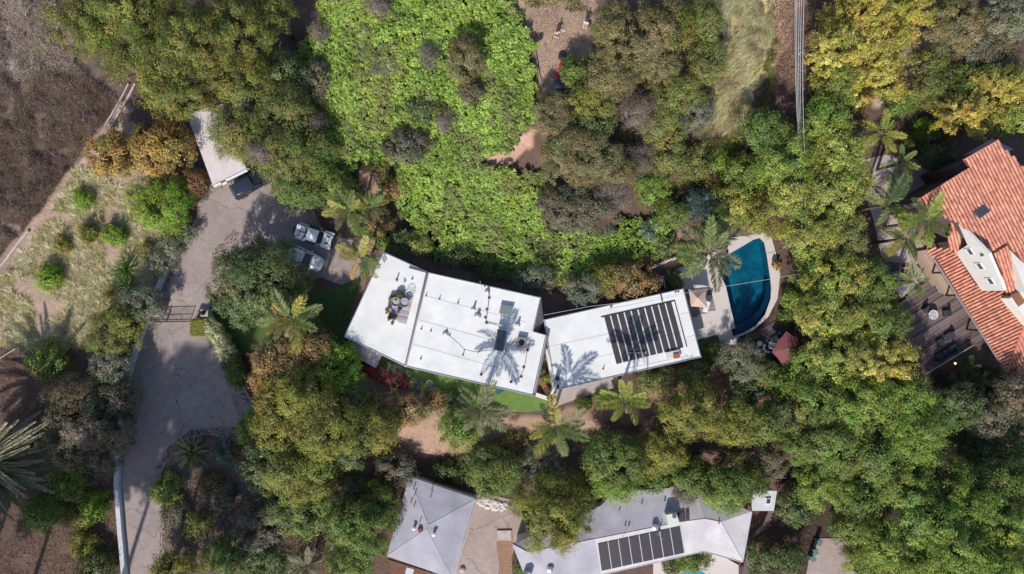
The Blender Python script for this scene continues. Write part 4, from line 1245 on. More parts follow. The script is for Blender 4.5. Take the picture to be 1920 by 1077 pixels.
# lower walls and the second storey mass behind
low = [Bpts[i] + e1 * k_ for i, k_ in ((0, 2.6), (1, 1.2), (2, .2), (3, .2), (4, .2), (5, .2), (7, -.5), (8, -.5))] + [Bpts[9] + e1 * 2.6 - e2 * 1.2]
MB().prism(low, -.6, 3.3).build('wall', M_STUCCO, sp)
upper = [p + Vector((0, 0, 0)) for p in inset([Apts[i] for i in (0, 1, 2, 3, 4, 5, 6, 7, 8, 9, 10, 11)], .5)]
MB().prism(upper, -.6, 7.0).build('wall', mat('shade_dark_wall', lin((92, 78, 76)), rough=.9, noise=.2, nscale=2), sp)  # wall colour darkened to stand in for shade on the northwest side
w2 = [W(a, b, 5.8) for a, b in ((1893, 560), (1906, 551), (1940, 535), (1990, 600), (1945, 625))]
MB().prism(w2, 2, 5.8).build('wall', M_STUCCO, sp)
MB().prism([W(a, b, 6.9) for a, b in ((1889, 462), (1960, 520), (1960, 590), (1924, 548))], 2, 6.9).build('wall', M_STUCCO, sp)
c = W(1910, 562, 5.82); MB().box((c.x, c.y, 5.83), (.9, 1.2, .06), math.atan2(wd.y, wd.x) + 1.57).build('window', M_WOODB, sp)
skl = [WP(a, b, PA[:2]) for a, b in ((1822, 398), (1843.5, 384), (1856, 396), (1834.5, 411.5))]
f = MB().prism([p + Vector((0, 0, .18)) for p in skl], 7.7, None).build('skylight', M_GREY, sp)
ins = inset([p + Vector((0, 0, .21)) for p in skl], .12)
MB().prism(ins, 7.75, None).build('pane', M_WINGL, f)
# porch posts
for px, py in ((1747, 512), (1773.5, 554), (1812, 618)):
    p = W(px, py, .3)
    MB().box((p.x, p.y, 1.6), (.16, .16, 2.6), .55).build('porch_post', M_WOODD, sp)
    q = p + e1 * .7
    MB().box((q.x, q.y, 2.75), (1.7, .12, .16), math.atan2(e1.y, e1.x)).build('porch_beam', M_WOODB, sp)

# ---- decks of single boards
def clip_line(poly, o, d):
    ts = []
    n = len(poly)
    for i in range(n):
        a = poly[i]; b = poly[(i + 1) % n]
        e = b - a
        den = d.x * e.y - d.y * e.x
        if abs(den) < 1e-9: continue
        w = a - o
        t = (w.x * e.y - w.y * e.x) / den; s = (w.x * d.y - w.y * d.x) / den
        if 0 <= s < 1: ts.append(t)
    ts.sort(); return ts
def boards(parent, poly, z, along, pitch, colors, seed, th=.05, gap=.012):
    rng = random.Random(seed)
    across = Vector((-along.y, along.x, 0))
    offs = [p.dot(across) for p in poly]
    t = min(offs) + pitch / 2
    k = 0
    while t < max(offs):
        o = across * t
        ts = clip_line(poly, o, along)
        for i in range(0, len(ts) - 1, 2):
            if ts[i + 1] - ts[i] < .15: continue
            c = o + along * ((ts[i] + ts[i + 1]) / 2)
            mb = MB().box((c.x, c.y, z - th / 2 + rng.uniform(-.004, .004)), (ts[i + 1] - ts[i], pitch - gap, th), math.atan2(along.y, along.x))
            ob = mb.build('board', M_BOARD, parent)
            ca = ob.data.color_attributes.new('Col', 'FLOAT_COLOR', 'POINT')
            cc = np.ones((8, 4), np.float32); cc[:, :3] = np.array(lin(colors[rng.randrange(len(colors))])) * rng.uniform(.8, 1.15)
            ca.data.foreach_set('color', cc.ravel())
        t += pitch; k += 1
GREYB = [(118, 104, 104), (104, 90, 92), (132, 116, 114), (96, 82, 84)]
LIGHTB = [(176, 152, 138), (160, 138, 126), (188, 166, 150)]
deck = thing('timber_deck', 'big weathered grey timber deck in the shade beside the red tiled house', 'deck', W(1770, 610, 0))
dp = polyW([(1676, 578), (1742, 521), (1760, 545), (1790, 540), (1862, 640), (1823, 648), (1732, 703), (1712, 690)], .3)
boards(deck, dp, .3, e1, .15, GREYB, 3)
MB().prism(inset(dp, .1), -.3, .2).build('deck_frame', M_WOODD, deck)
pd = thing('porch_deck', 'paler plank porch strip along the eave of the red tiled house', 'deck', W(1740, 505, 0))
pp_ = polyW([(1704, 474), (1742, 468), (1800, 560), (1760, 548)], .42)
boards(pd, pp_, .42, e2, .3, LIGHTB, 4, th=.1)
MB().prism(inset(pp_, .1), -.3, .30).build('deck_frame', M_WOODD, pd)
rl = thing('deck_railing', 'thin railing along the lower edge of the big timber deck', 'railing', W(1780, 675, 0))
a = W(1733, 704, 1.3); b = W(1824, 648.5, 1.3)
MB().tube([a, b], .04, 5).build('top_rail', M_CABLE, rl)
for i in range(8):
    p = a.lerp(b, i / 7); MB().box((p.x, p.y, .75), (.07, .07, 1.06), .5).build('post', M_DARKMET, rl)
for z in (.5, .75, 1.0):
    MB().tube([Vector((a.x, a.y, z)), Vector((b.x, b.y, z))], .012, 4).build('cable', M_GREY, rl)

def soft_chair(px, py, rz, label, z=.3, w=.75, d=.75, m=None, cat='chair', back=True, name='lounge_chair', group=None):
    p = W(px, py, z)
    t = thing(name, label, cat, (p.x, p.y, z), rz, group)
    m = m or M_CUSH
    MB().box((0, 0, .2), (d, w, .1), bev=.03).build('frame', M_DARKMET, t, world=False)
    for sx in (-1, 1):
        for sy in (-1, 1): MB().box((sx * (d / 2 - .06), sy * (w / 2 - .06), .075), (.05, .05, .15)).build('leg', M_DARKMET, t, world=False)
    n = max(1, round(w / .7))
    for i in range(n):
        y = -w / 2 + w * (i + .5) / n
        MB().box((.06 if back else 0, y, .33), (d * (.8 if back else .96), w / n - .03, .17), bev=.05).build('seat_cushion', m, t, world=False)
        if back: MB().box((-d / 2 + .12, y, .56), (.2, w / n - .04, .42), bev=.06).build('back_cushion', m, t, world=False)
    if back and w > 1.2:
        for s in (-1, 1): MB().box((0, s * (w / 2 + .06), .36), (d, .12, .42), bev=.03).build('armrest', m, t, world=False)
    return t
A1 = math.atan2(e1.y, e1.x)
soft_chair(1734.5, 580, A1 - 2.3 + .9, 'charcoal deck chair up-left of the round mosaic table')
soft_chair(1772, 587, 3.3, 'charcoal deck chair right of the round mosaic table')
soft_chair(1777, 630, A1 + math.pi, 'charcoal lounge chair behind the square ottoman on the shaded deck', w=.85, d=.95)
soft_chair(1761, 641, A1, 'charcoal square ottoman between lounge chair and sofa on the shaded deck', w=.8, d=.75, back=False, cat='ottoman', name='ottoman')
soft_chair(1771, 662, A1 + math.pi / 2, 'long charcoal sofa beside the railing of the shaded deck', w=2.2, d=.95, cat='sofa', name='sofa')
def round_table(px, py, r, h, z, label, m, name='round_table'):
    p = W(px, py, z + h); t = thing(name, label, 'table', (p.x, p.y, z))
    MB().lathe((0, 0, h), [(r * .96, -.05), (r, -.03), (r, -.005), (r * .97, 0)], 20).build('tabletop', m, t, world=False)
    MB().lathe((0, 0, 0), [(r * .55, 0), (r * .5, .04), (.05, .08), (.045, h - .05)], 10).build('pedestal', M_DARKMET, t, world=False)
    return t
round_table(1750.5, 590.5, .54, .7, .3, 'round mosaic topped table between two charcoal chairs on the deck', mat('mosaic_top', (.78, .76, .75), rough=.6, col2=(.16, .15, .17), nscale=4.5, detail=2))
round_table(1667, 522, .42, .7, .05, 'small white round garden table below the dark dining table', M_WHITE)
tp = [W(a, b, .8) for a, b in ((1661.5, 490.6), (1688, 493.8), (1685, 512.5), (1658, 507.5))]
dt = thing('dining_table', 'dark rectangular outdoor dining table on the stone patio under the palms', 'table', W(1673, 501, .05))
MB().prism(tp, .74, .8).build('tabletop', mat('charcoal_top', (.035, .035, .042), rough=.6), dt)
for p in inset(tp, .12): MB().box((p.x, p.y, .4), (.07, .07, .68)).build('leg', M_DARKMET, dt)
def slat_chair(px, py, rz, label, z=.05, m=None):
    p = W(px, py, z + .4); t = thing('patio_chair', label, 'chair', (p.x, p.y, z), rz)
    m = m or M_DARKMET
    for i in range(5): MB().box((-.16 + i * .09, 0, .44), (.07, .46, .03)).build('slat', m, t, world=False)
    for i in range(4): MB().box((-.25, -.17 + i * .11, .68), (.03, .07, .45)).build('slat', m, t, world=False)
    MB().box((-.25, 0, .9), (.05, .5, .06)).build('top_rail', m, t, world=False)
    for sx in (-.22, .22):
        for sy in (-.2, .2): MB().box((sx, sy, .21), (.04, .04, .42)).build('leg', m, t, world=False)
    return t
slat_chair(1694, 497, 3.0, 'black slatted patio chair at the upper right end of the dark dining table')
slat_chair(1692, 508, 3.0, 'black slatted patio chair at the lower right end of the dark dining table')
slat_chair(1674, 533, 1.2, 'black slatted patio chair just below the small white garden table')

# ================================================================== VEHICLES
def wheel(parent, x, y, r=.37, w=.25):
    s = 1 if y > 0 else -1
    o = MB().tube([(x, y - w / 2, r), (x, y + w / 2, r)], r, 16).build('wheel', M_RUBBER, parent, world=False)
    MB().tube([(x, y + s * (w / 2 - .02), r), (x, y + s * (w / 2 + .015), r)], r * .62, 12).build('rim', M_CHROME, o, world=False)
def section(x, hw, z0, z1, tuck=.9, crown=.04, edge=.08):
    return [(x, -hw * tuck, z0), (x, -hw, z0 + (z1 - z0) * .35), (x, -hw, z0 + (z1 - z0) * .7), (x, -hw + edge, z1 - .02), (x, -hw * .5, z1 + crown), (x, 0, z1 + crown * 1.3), (x, hw * .5, z1 + crown),
            (x, hw - edge, z1 - .02), (x, hw, z0 + (z1 - z0) * .7), (x, hw, z0 + (z1 - z0) * .35), (x, hw * tuck, z0)]
def passenger_car(px, py, ztop, rz, label, paint, L, Wd, belt, roofz, roof_from, roof_to, ws_base, rw_base, hoodz, trunkz):
    p = W(px, py, ztop); t = thing('parked_car', label, 'car', (p.x, p.y, .02), rz)
    h = L / 2; hw = Wd / 2
    st = [(-h, hw * .66, .35, trunkz - .28), (-h + .08, hw * .82, .28, trunkz - .08), (-h + .35, hw * .95, .22, trunkz), (rw_base, hw * .99, .2, belt), (0, hw, .2, belt + .01), (ws_base, hw * .99, .2, belt - .01),
          (ws_base + .45, hw * .97, .2, hoodz + .03), (h - .55, hw * .93, .22, hoodz - .05), (h - .2, hw * .82, .26, hoodz - .16), (h - .04, hw * .62, .3, hoodz - .3), (h, hw * .48, .36, hoodz - .38)]
    MB().loft([section(*s) for s in st]).build('body', paint, t, world=False, smooth=True)
    # greenhouse
    def ring(x, w, z): return [(x, -w, z), (x, w, z)]
    gw = hw * .88; rwid = hw * .70
    mb = MB()
    z0 = belt - .02
    A = [(ws_base + .1, -gw * .86, z0 + .02), (ws_base + .1, gw * .86, z0 + .02), (roof_to, rwid * .95, roofz), (roof_to, -rwid * .95, roofz)]
    B = [(rw_base - .1, gw * .86, z0 + .02), (rw_base - .1, -gw * .86, z0 + .02), (roof_from, -rwid * .95, roofz), (roof_from, rwid * .95, roofz)]
    MB().slab(A, .03).build('windshield', M_WINGL, t, world=False)
    MB().slab(B, .03).build('rear_window', M_WINGL, t, world=False)
    for s in (-1, 1):
        q = [(ws_base - .05, s * gw * .97, z0 + .03), (rw_base + .05, s * gw * .97, z0 + .03), (roof_from, s * rwid * 1.05, roofz - .03), (roof_to, s * rwid * 1.05, roofz - .03)]
        vs = q + [(x, y - s * .03, z - .02) for x, y, z in q]
        MB().add(vs, [(0, 1, 2, 3), (7, 6, 5, 4), (0, 4, 5, 1), (1, 5, 6, 2), (2, 6, 7, 3), (3, 7, 4, 0)]).build('side_window', M_GLASS, t, world=False)
        for a, b in (((ws_base + .12, s * gw * .92, z0), (roof_to, s * rwid, roofz)), ((rw_base - .12, s * gw * .92, z0), (roof_from, s * rwid, roofz)), ((.0, s * gw, z0), (.0, s * rwid * 1.05, roofz))):
            MB().tube([a, b], .045, 5).build('pillar', paint, t, world=False)
        MB().box((ws_base - .25, s * (hw + .09), belt + .05), (.12, .2, .13), bev=.03).build('mirror', paint, t, world=False)
        MB().box((h - .25, s * hw * .68, hoodz - .22), (.28, .3, .12), s * -.35, bev=.03).build('headlight', M_LAMP, t, world=False)
        MB().box((-h + .14, s * hw * .7, trunkz - .16), (.14, .32, .14), s * .2, bev=.03).build('tail_light', M_RED, t, world=False)
    rr = [section(roof_from - .06, rwid * .9, roofz - .05, roofz + .0, 1, .01), section(roof_from + .15, rwid * 1.04, roofz - .05, roofz + .04, 1, .03), section((roof_from + roof_to) / 2, rwid * 1.08, roofz - .05, roofz + .06, 1, .04), section(roof_to - .15, rwid * 1.04, roofz - .05, roofz + .04, 1, .03), section(roof_to + .06, rwid * .9, roofz - .05, roofz, 1, .01)]
    MB().loft(rr).build('roof', paint, t, world=False, smooth=True)
    for x in (-L * .30, L * .31):
        for s in (-1, 1): wheel(t, x, s * (hw - .12), .34)
    MB().box((h - .06, 0, .42), (.1, hw * 1.1, .16), bev=.03).build('grille', M_BLACK, t, world=False)
    return t
passenger_car(564, 481, 1.0, math.radians(-25), 'white sedan parked half under the dark garden tree', M_CARWHITE, 4.85, 1.86, .95, 1.42, -1.25, .35, 1.15, -2.0, .9, 1.0)
passenger_car(467, 343, 1.2, math.radians(31), 'dark navy car parked by the garage under the tree canopy', M_CARBLUE, 4.55, 1.84, 1.05, 1.62, -1.75, .4, 1.2, -2.1, 1.0, 1.05)

def off_roader(px, py, rz, label):
    p = W(px, py, 1.3); t = thing('parked_car', label, 'car', (p.x, p.y, .02), rz)
    P = M_CARWHITE
    MB().box((-.35, 0, .86), (3.0, 1.56, .62), bev=.06).build('body', P, t, world=False)
    hood = MB().loft([[(1.12, -.72, .7), (1.12, -.72, 1.18), (1.12, -.55, 1.24), (1.12, .55, 1.24), (1.12, .72, 1.18), (1.12, .72, .7)], [(2.0, -.6, .72), (2.0, -.6, 1.12), (2.0, -.46, 1.18), (2.0, .46, 1.18), (2.0, .6, 1.12), (2.0, .6, .72)]]).build('hood', P, t, world=False)
    for s in (-1, 1):
        MB().box((1.62, s * .36, 1.245), (.34, .14, .03), s * -.12).build('hood_vent', M_BLACK, hood, world=False)
        MB().loft([[(x, s * .60, z - .09), (x, s * .60, z), (x, s * .94, z - .03), (x, s * .94, z - .09)] for x, z in ((.95, .72), (1.1, .98), (1.9, .98), (2.12, .84))]).build('fender', P, t, world=False)
        MB().loft([[(x, s * .70, z - .09), (x, s * .70, z), (x, s * .94, z - .03), (x, s * .94, z - .09)] for x, z in ((-1.9, .84), (-1.75, 1.0), (-1.0, 1.0), (-.82, .74))]).build('fender', P, t, world=False)
        MB().lathe((2.02, s * .44, .95), [(.12, -.1), (.13, 0), (.12, .1)], 10).build('headlight', M_LAMP, t, world=False)
        MB().box((-1.9, s * .7, .95), (.08, .14, .3)).build('tail_light', M_RED, t, world=False)
        MB().box((.62, s * .95, 1.18), (.1, .18, .22), bev=.03).build('mirror', P, t, world=False)
        q = [(.72, s * .765, 1.2), (-1.78, s * .765, 1.2), (-1.72, s * .67, 1.74), (.42, s * .67, 1.74)]
        vs = q + [(x, y - s * .03, z) for x, y, z in q]
        MB().add(vs, [(0, 1, 2, 3), (7, 6, 5, 4), (0, 4, 5, 1), (1, 5, 6, 2), (2, 6, 7, 3), (3, 7, 4, 0)]).build('side_window', M_GLASS, t, world=False)
        MB().box((-.3, s * .87, .5), (1.5, .14, .07)).build('side_step', M_BLACK, t, world=False)
        for x in (-1.42, 1.45): wheel(t, x, s * .76, .42, .28)
    MB().slab([(1.02, -.68, 1.24), (1.02, .68, 1.24), (.66, .62, 1.74), (.66, -.62, 1.74)], .04).build('windshield', M_GLASS, t, world=False)
    MB().box((.09, 0, 1.80), (1.12, 1.38, .09), bev=.05).build('roof_panel', P, t, world=False)
    MB().box((-1.16, 0, 1.805), (1.32, 1.42, .10), bev=.05).build('roof_panel', P, t, world=False)
    MB().box((-.49, 0, 1.78), (.04, 1.34, .06)).build('roof_seam', M_GREY, t, world=False)
    MB().slab([(-1.86, -.66, 1.2), (-1.86, .66, 1.2), (-1.80, .6, 1.72), (-1.80, -.6, 1.72)], .03).build('rear_window', M_GLASS, t, world=False)
    rack = MB()
    for y in (-.62, 0, .62): rack.box((-1.25, y, 1.98), (1.2, .05, .05))
    for x in (-1.84, -1.25, -.70): rack.box((x, 0, 1.985), (.05, 1.3, .05))
    for x in (-1.84, -.70):
        for y in (-.62, .62): rack.box((x, y, 1.91), (.05, .05, .14))
    rack.build('roof_rack', M_BLACK, t, world=False)
    MB().box((-.62, 0, 1.90), (.1, 1.1, .1), bev=.03).build('light_bar', M_BLACK, t, world=False)
    MB().box((1.09, 0, 1.245), (.08, 1.1, .03)).build('cowl', M_BLACK, t, world=False)
    sw = MB().tube([(-1.92, -.1, 1.0), (-2.16, -.1, 1.0)], .40, 16).build('spare_wheel', M_RUBBER, t, world=False)
    MB().box((2.16, 0, .62), (.22, 1.5, .2), bev=.05).build('front_bumper', M_BLACK, t, world=False)
    MB().box((-1.98, 0, .58), (.18, 1.4, .18), bev=.05).build('rear_bumper', M_BLACK, t, world=False)
    gr_ = MB().box((2.02, 0, .95), (.04, .62, .36)).build('grille', P, t, world=False)
    for i in range(7): MB().box((2.045, -.24 + i * .08, .95), (.012, .035, .3)).build('slot', M_BLACK, gr_, world=False)
    return t
off_roader(586.5, 441.5, math.radians(-18.5), 'white boxy off-road car with a black roof rack in the parking court')

# ---- bins
def wheelie_bin(px, py, rz, label, m, z=0.0, group=None):
    p = W(px, py, z + 1.0); t = thing('wheelie_bin', label, 'bin', (p.x, p.y, z), rz, group)
    MB().box((0, 0, .52), (.5, .46, .92), taper=1.0, bev=.04).build('body', m, t, world=False)
    MB().box((.02, 0, 1.02), (.62, .54, .07), bev=.04).build('lid', m, t, world=False)
    MB().tube([(-.33, -.22, .95), (-.33, .22, .95)], .025, 6).build('handle', M_BLACK, t, world=False)
    for s in (-.22, .22): MB().tube([(-.27, s - .03, .1), (-.27, s + .03, .1)], .1, 10).build('wheel', M_RUBBER, t, world=False)
wheelie_bin(370, 311, .5, 'blue wheelie bin squeezed between the garage and the orange tree', M_BLUE)
wheelie_bin(359, 323, .6, 'black wheelie bin below the blue one beside the garage', M_BLACK)
wheelie_bin(1530, 1035, 1.9, 'grey-green wheelie bin with a pale lid at the dark planting edge', M_GREENP, -2.95)
wheelie_bin(1525, 1048, 1.9, 'grey-green wheelie bin, lower one of the pair by the street', M_GREENP, -2.95)
wheelie_bin(1537, 1018, 1.4, 'grey-green wheelie bin half hidden by leaves at the top of the street', M_GREENP, -2.95)

# ================================================================== GATE, WALLS, FENCES
gt = thing('driveway_gate', 'black barred double gate across the driveway', 'gate', W(312, 603, 0))
ga = W(267, 604, .05); gb = W(358, 602, .05)
for i in range(2):
    a = ga.lerp(gb, i * .5 + .01); b = ga.lerp(gb, i * .5 + .49)
    leaf = MB()
    for z in (.2, .75, 1.55): leaf.tube([(a.x, a.y, z), (b.x, b.y, z)], .035, 5)
    n = 15
    for k in range(n + 1):
        p = a.lerp(b, k / n); leaf.tube([(p.x, p.y, .12), (p.x, p.y, 1.68)], .018 if 0 < k < n else .05, 5)
    leaf.build('gate_leaf', M_DARKMET, gt)
MB().tube([W(297, 591, .9), W(311, 601, .9)], .04, 5).build('gate_arm', M_DARKMET, gt)
MB().tube([W(374, 590, .9), W(360, 600, .9)], .04, 5).build('gate_arm', M_DARKMET, gt)
for px, py, lb in ((292, 587, 'square gate pillar with a dark lantern at the left end of the gate'), (383, 587, 'square gate pillar with a dark lantern at the right end of the gate')):
    p = W(px, py, 1.6); t = thing('gate_pillar', lb, 'pillar', (p.x, p.y, 0))
    MB().box((0, 0, .75), (.66, .66, 1.5)).build('shaft', M_WALLW, t, world=False)
    MB().box((0, 0, 1.56), (.8, .8, .12), bev=.03).build('cap', M_STONE, t, world=False)
    MB().lathe((0, 0, 1.62), [(.12, 0), (.2, .06), (.26, .34), (.3, .38), (.06, .56)], 6).build('lantern', M_DARKMET, t, world=False)
rwall = [(341, 447), (322, 488), (302, 538), (284, 590), (265, 638), (248, 690), (237, 735), (230, 800), (224, 860), (223, 910), (229, 990), (237, 1080), (240, 1130)]
rwt = thing('retaining_wall', 'long low white retaining wall curving down the left side of the driveway', 'wall', W(250, 760, 0))
mb = MB()
Lp = [W(a - 6, b, .65) for a, b in rwall]
sideL = []; sideR = []
for i, p in enumerate(Lp):
    d = (Lp[min(i + 1, len(Lp) - 1)] - Lp[max(i - 1, 0)]); d.z = 0; d.normalize(); nn = Vector((-d.y, d.x, 0))
    sideL.append(p + nn * .24); sideR.append(p - nn * .24)
mb.prism(sideL + sideR[::-1], -1.5, .65).build('wall_panel', M_WALLW, rwt)

# ================================================================== TERRACE THINGS
def umbrella(corners, zc, ze, m, label, px, py):
    P = [W(a, b, ze) for a, b in corners]
    top = W(px, py, zc)
    t = thing('patio_umbrella', label, 'umbrella', (top.x, top.y, .1))
    n = len(P)
    for i in range(n):
        a = P[i]; b = P[(i + 1) % n]
        mid = (a + b) / 2 * .96 + top * .04 + Vector((0, 0, .03))
        f = [top, a, mid, b]
        vs = f + [p - Vector((0, 0, .02)) for p in f]
        MB().add(vs, [(0, 1, 2), (0, 2, 3), (6, 5, 4), (7, 6, 4), (0, 4, 5, 1), (1, 5, 6, 2), (2, 6, 7, 3), (3, 7, 4, 0)]).build('canopy_panel', m, t)
        MB().tube([top - Vector((0, 0, .06)), a - Vector((0, 0, .04))], .012, 4).build('rib', M_GALV, t)
    MB().tube([(top.x, top.y, .1), (top.x, top.y, zc + .06)], .03, 8).build('pole', M_GALV, t)
    MB().lathe((top.x, top.y, zc), [(.05, .0), (.06, .03), (.02, .12)], 8).build('finial', M_WHITE, t)
    MB().lathe((top.x, top.y, .1), [(.4, 0), (.4, .05), (.1, .1)], 12).build('base', M_DARKMET, t)
    return t
umbrella([(1291, 542.6), (1322, 545.5), (1327, 578), (1295, 575)], 2.85, 2.3, M_TAN, 'square tan patio umbrella beside the pool', 1308, 559)
umbrella([(1474.4, 621), (1496, 636), (1498, 657), (1486, 680), (1469, 687), (1447, 660), (1458, 640)], 3.0, 2.4, M_MAROON, 'maroon patio umbrella near the round end of the pool', 1477, 655)
dk1 = thing('umbrella_deck', 'grey timber platform under the tan umbrella', 'deck', W(1312, 570, 0))
boards(dk1, polyW([(1284, 543), (1331, 538), (1342, 582), (1299, 595)], .16), .16, (W(1331, 538, 0) - W(1284, 543, 0)).normalized(), .22, [(140, 126, 130), (126, 112, 118), (150, 136, 138)], 9, th=.05)
def sun_lounger(px, py, rz, label, frame, cush, z=.1, back=.5):
    p = W(px, py, z + .4); t = thing('sun_lounger', label, 'sun lounger', (p.x, p.y, z), rz)
    MB().box((.2, 0, .28), (1.35, .62, .06), bev=.02).build('frame', frame, t, world=False)
    MB().box((.25, 0, .35), (1.2, .58, .08), bev=.03).build('cushion', cush, t, world=False)
    c = math.cos(back); s = math.sin(back)
    MB().slab([(-.4, -.3, .40), (-.4, .3, .40), (-.4 - .7 * c, .3, .40 + .7 * s), (-.4 - .7 * c, -.3, .40 + .7 * s)], .09).build('backrest', cush, t, world=False)
    for x in (-.35, .75):
        for y in (-.27, .27): MB().box((x, y, .125), (.05, .05, .25)).build('leg', frame, t, world=False)
    return t
sl = sun_lounger(1326, 571, math.radians(-105), 'white sun lounger with a charcoal backrest beside the tan umbrella', M_WHITE, M_WHITE, .16)
for ch in sl.children:
    if ch.name.startswith('backrest'): ch.data.materials[0] = M_CUSH
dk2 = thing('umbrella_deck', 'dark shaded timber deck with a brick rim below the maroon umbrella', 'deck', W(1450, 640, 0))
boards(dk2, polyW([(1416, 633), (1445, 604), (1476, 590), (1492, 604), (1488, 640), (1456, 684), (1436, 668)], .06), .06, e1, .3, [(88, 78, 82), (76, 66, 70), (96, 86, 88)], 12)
rimt = thing('brick_rim', 'curved low red brick edging below the maroon umbrella deck', 'edging', W(1440, 695, 0))
rp = [W(a, b, .15) for a, b in ((1457, 681), (1452, 690), (1443, 699), (1430, 705), (1418, 709))]
k = 0
for i in range(len(rp) - 1):
    L_ = (rp[i + 1] - rp[i]).length; n = max(1, int(L_ / .24))
    for j in range(n):
        c = rp[i].lerp(rp[i + 1], (j + .5) / n); d = rp[i + 1] - rp[i]
        MB().box((c.x, c.y, .05 + .004 * (k % 3)), (.22, .3, .3), math.atan2(d.y, d.x)).build('brick', M_TERRA, rimt); k += 1
soft_chair(1446, 648, math.radians(75), 'white patio armchair with charcoal seat beside the maroon umbrella', z=.06, w=.85, d=.8, m=M_WHITE)
sun_lounger(1461, 632, math.radians(215), 'grey sun lounger tucked under the top left edge of the maroon umbrella', M_WHITE, M_CUSH, .06)
bn = thing('curved_bench', 'white curved bench left of the white patio armchair', 'bench', W(1436, 656, .06))
bm_ = MB()
cx, cy = W(1441, 652, .5).xy
def arc_pts(r, z): return [(cx + r * math.cos(t), cy + r * math.sin(t), z) for t in np.linspace(2.4, 5.0, 10)]
o_ = arc_pts(.62, .5); i_ = arc_pts(.38, .5)
bm_.prism(o_ + i_[::-1], .38, .5); bm_.build('seat', M_WHITE, bn)
for q in (1, 5, 8): MB().box((*((Vector(o_[q]) + Vector(i_[q])) / 2).xy, .22), (.08, .08, .32)).build('leg', M_WHITE, bn)
def pot(px, py, z, r, h, label, m, kind=None, plant_r=None, name='potted_plant'):
    p = W(px, py, z + h); t = thing(name, label, 'potted plant' if kind else 'pot', (p.x, p.y, z))
    MB().lathe((0, 0, 0), [(r * .7, 0), (r * .95, h * .8), (r, h * .82), (r, h), (r * .86, h), (r * .82, h * .85)], 14).build('pot', m, t, world=False)
    if kind:
        rng = np.random.RandomState(int(px))
        crown_object(rng, plant_r, plant_r, plant_r * .8, 0, kind, t, h + plant_r * .5, 'foliage')
    return t
pot(1424.5, 645, .06, .3, .5, 'white rimmed round planter left of the curved bench', M_WHITE)
pot(1426, 658, .06, .28, .5, 'terracotta and white planter below the white rimmed one', M_TERRA)
pot(1045, 710, ZE, .26, .7, 'tall dark pot on the corner of the east roof, larger of two', M_BLACK)
pot(1046, 725, ZE, .19, .4, 'reddish brown pot on the corner of the east roof, smaller of two', mat('oxblood_glaze', lin((110, 62, 62)), rough=.5))
pot(1032, 745, .05, .3, .45, 'bushy potted plant at the lower end of the courtyard wall', M_TERRA, 'yolive', .38)
pot(1024, 709, .05, .22, .4, 'potted plant in the small courtyard beside the brown lounger', M_TERRA, 'yolive', .42)
pot(1016, 696, .05, .18, .35, 'small potted plant at the narrow top of the courtyard', M_BLACK, 'green', .3)
pot(1452, 497, .1, .22, .4, 'terracotta pot with an orange bromeliad on the outer pool coping', M_TERRA, 'gold', .32)
tri = thing('fire_bowl', 'small triangular terracotta fire bowl at the end of the front walk', 'fire bowl', W(1028, 764, .05))
p = W(1028, 764, .05); MB().lathe((p.x, p.y, .05), [(.2, 0), (.36, .3), (.36, .36), (.26, .36), (.2, .2)], 3).build('bowl', M_TERRA, tri)
sun_lounger(1019.5, 722, math.radians(118), 'brown sun lounger in the small courtyard between the two roofs', M_WOODD, M_WOODB, .05)
# courtyard floor
sheet('courtyard_floor', [(1022, 650), (1038, 735), (1003, 742), (1012, 690)], .045, M_PATH)
# rooftop sitting platform
pf = thing('rooftop_platform', 'small timber sitting platform standing on the west roof', 'platform', W(750, 580, ZR))
pfp = polyW([(741, 551), (774, 558), (761, 608), (726, 597)], ZR + .16)
boards(pf, pfp, ZR + .16, (pfp[1] - pfp[0]).normalized(), .16, [(176, 164, 166), (160, 148, 152), (186, 172, 172)], 21, th=.06)
MB().prism(inset(pfp, .08), ZR + .01, ZR + .09).build('platform_frame', M_WOODD, pf)
def planter(pts, z, h, label, kind='green'):
    P = [W(a, b, z + h) for a, b in pts]
    c = sum(P, Vector()) / 4
    t = thing('planter_box', label, 'planter', (c.x, c.y, z))
    MB().prism(P, z, z + h).build('box', M_WOODD, t)
    d = (P[1] - P[0]).length / 2; e = (P[2] - P[1]).length / 2
    rng = np.random.RandomState(int(pts[0][0]))
    a = math.atan2((P[1] - P[0]).y, (P[1] - P[0]).x)
    crown_object(rng, d * .68, e * .55, .13, a, kind, t, h + .03, 'foliage')
    return t
planter([(741, 549), (756, 552.5), (755, 557), (741, 553)], ZR + .16, .45, 'planter box along the top edge of the rooftop platform', 'yolive')
planter([(732.5, 554), (737, 555), (732, 567), (728.5, 566)], ZR + .01, .45, 'upper planter box left of the rooftop platform', 'yolive')
planter([(725.5, 576), (730, 577), (725.5, 589), (722, 588)], ZR + .01, .45, 'lower planter box left of the rooftop platform', 'brown')
planter([(727, 593), (742, 597), (740, 600), (726, 597)], ZR + .16, .45, 'planter box along the bottom edge of the rooftop platform', 'dark')
def bowl_chair(px, py, label, m, z):
    p = W(px, py, z + .5); t = thing('round_chair', label, 'chair', (p.x, p.y, z), random.Random(px).uniform(0, 6))
    MB().lathe((0, 0, .25), [(.12, 0), (.34, .1), (.46, .3), (.5, .42), (.46, .42), (.40, .30), (.28, .14), (.05, .1)], 18).build('shell', m, t, world=False)
    MB().lathe((0, 0, .36), [(.1, 0), (.3, .06), (.34, .12), (.1, .16)], 14).build('cushion', mat('pale_cushion', lin((168, 164, 172)), rough=.95), t, world=False)
    MB().lathe((0, 0, 0), [(.3, 0), (.3, .03), (.1, .25)], 10).build('base', M_DARKMET, t, world=False)
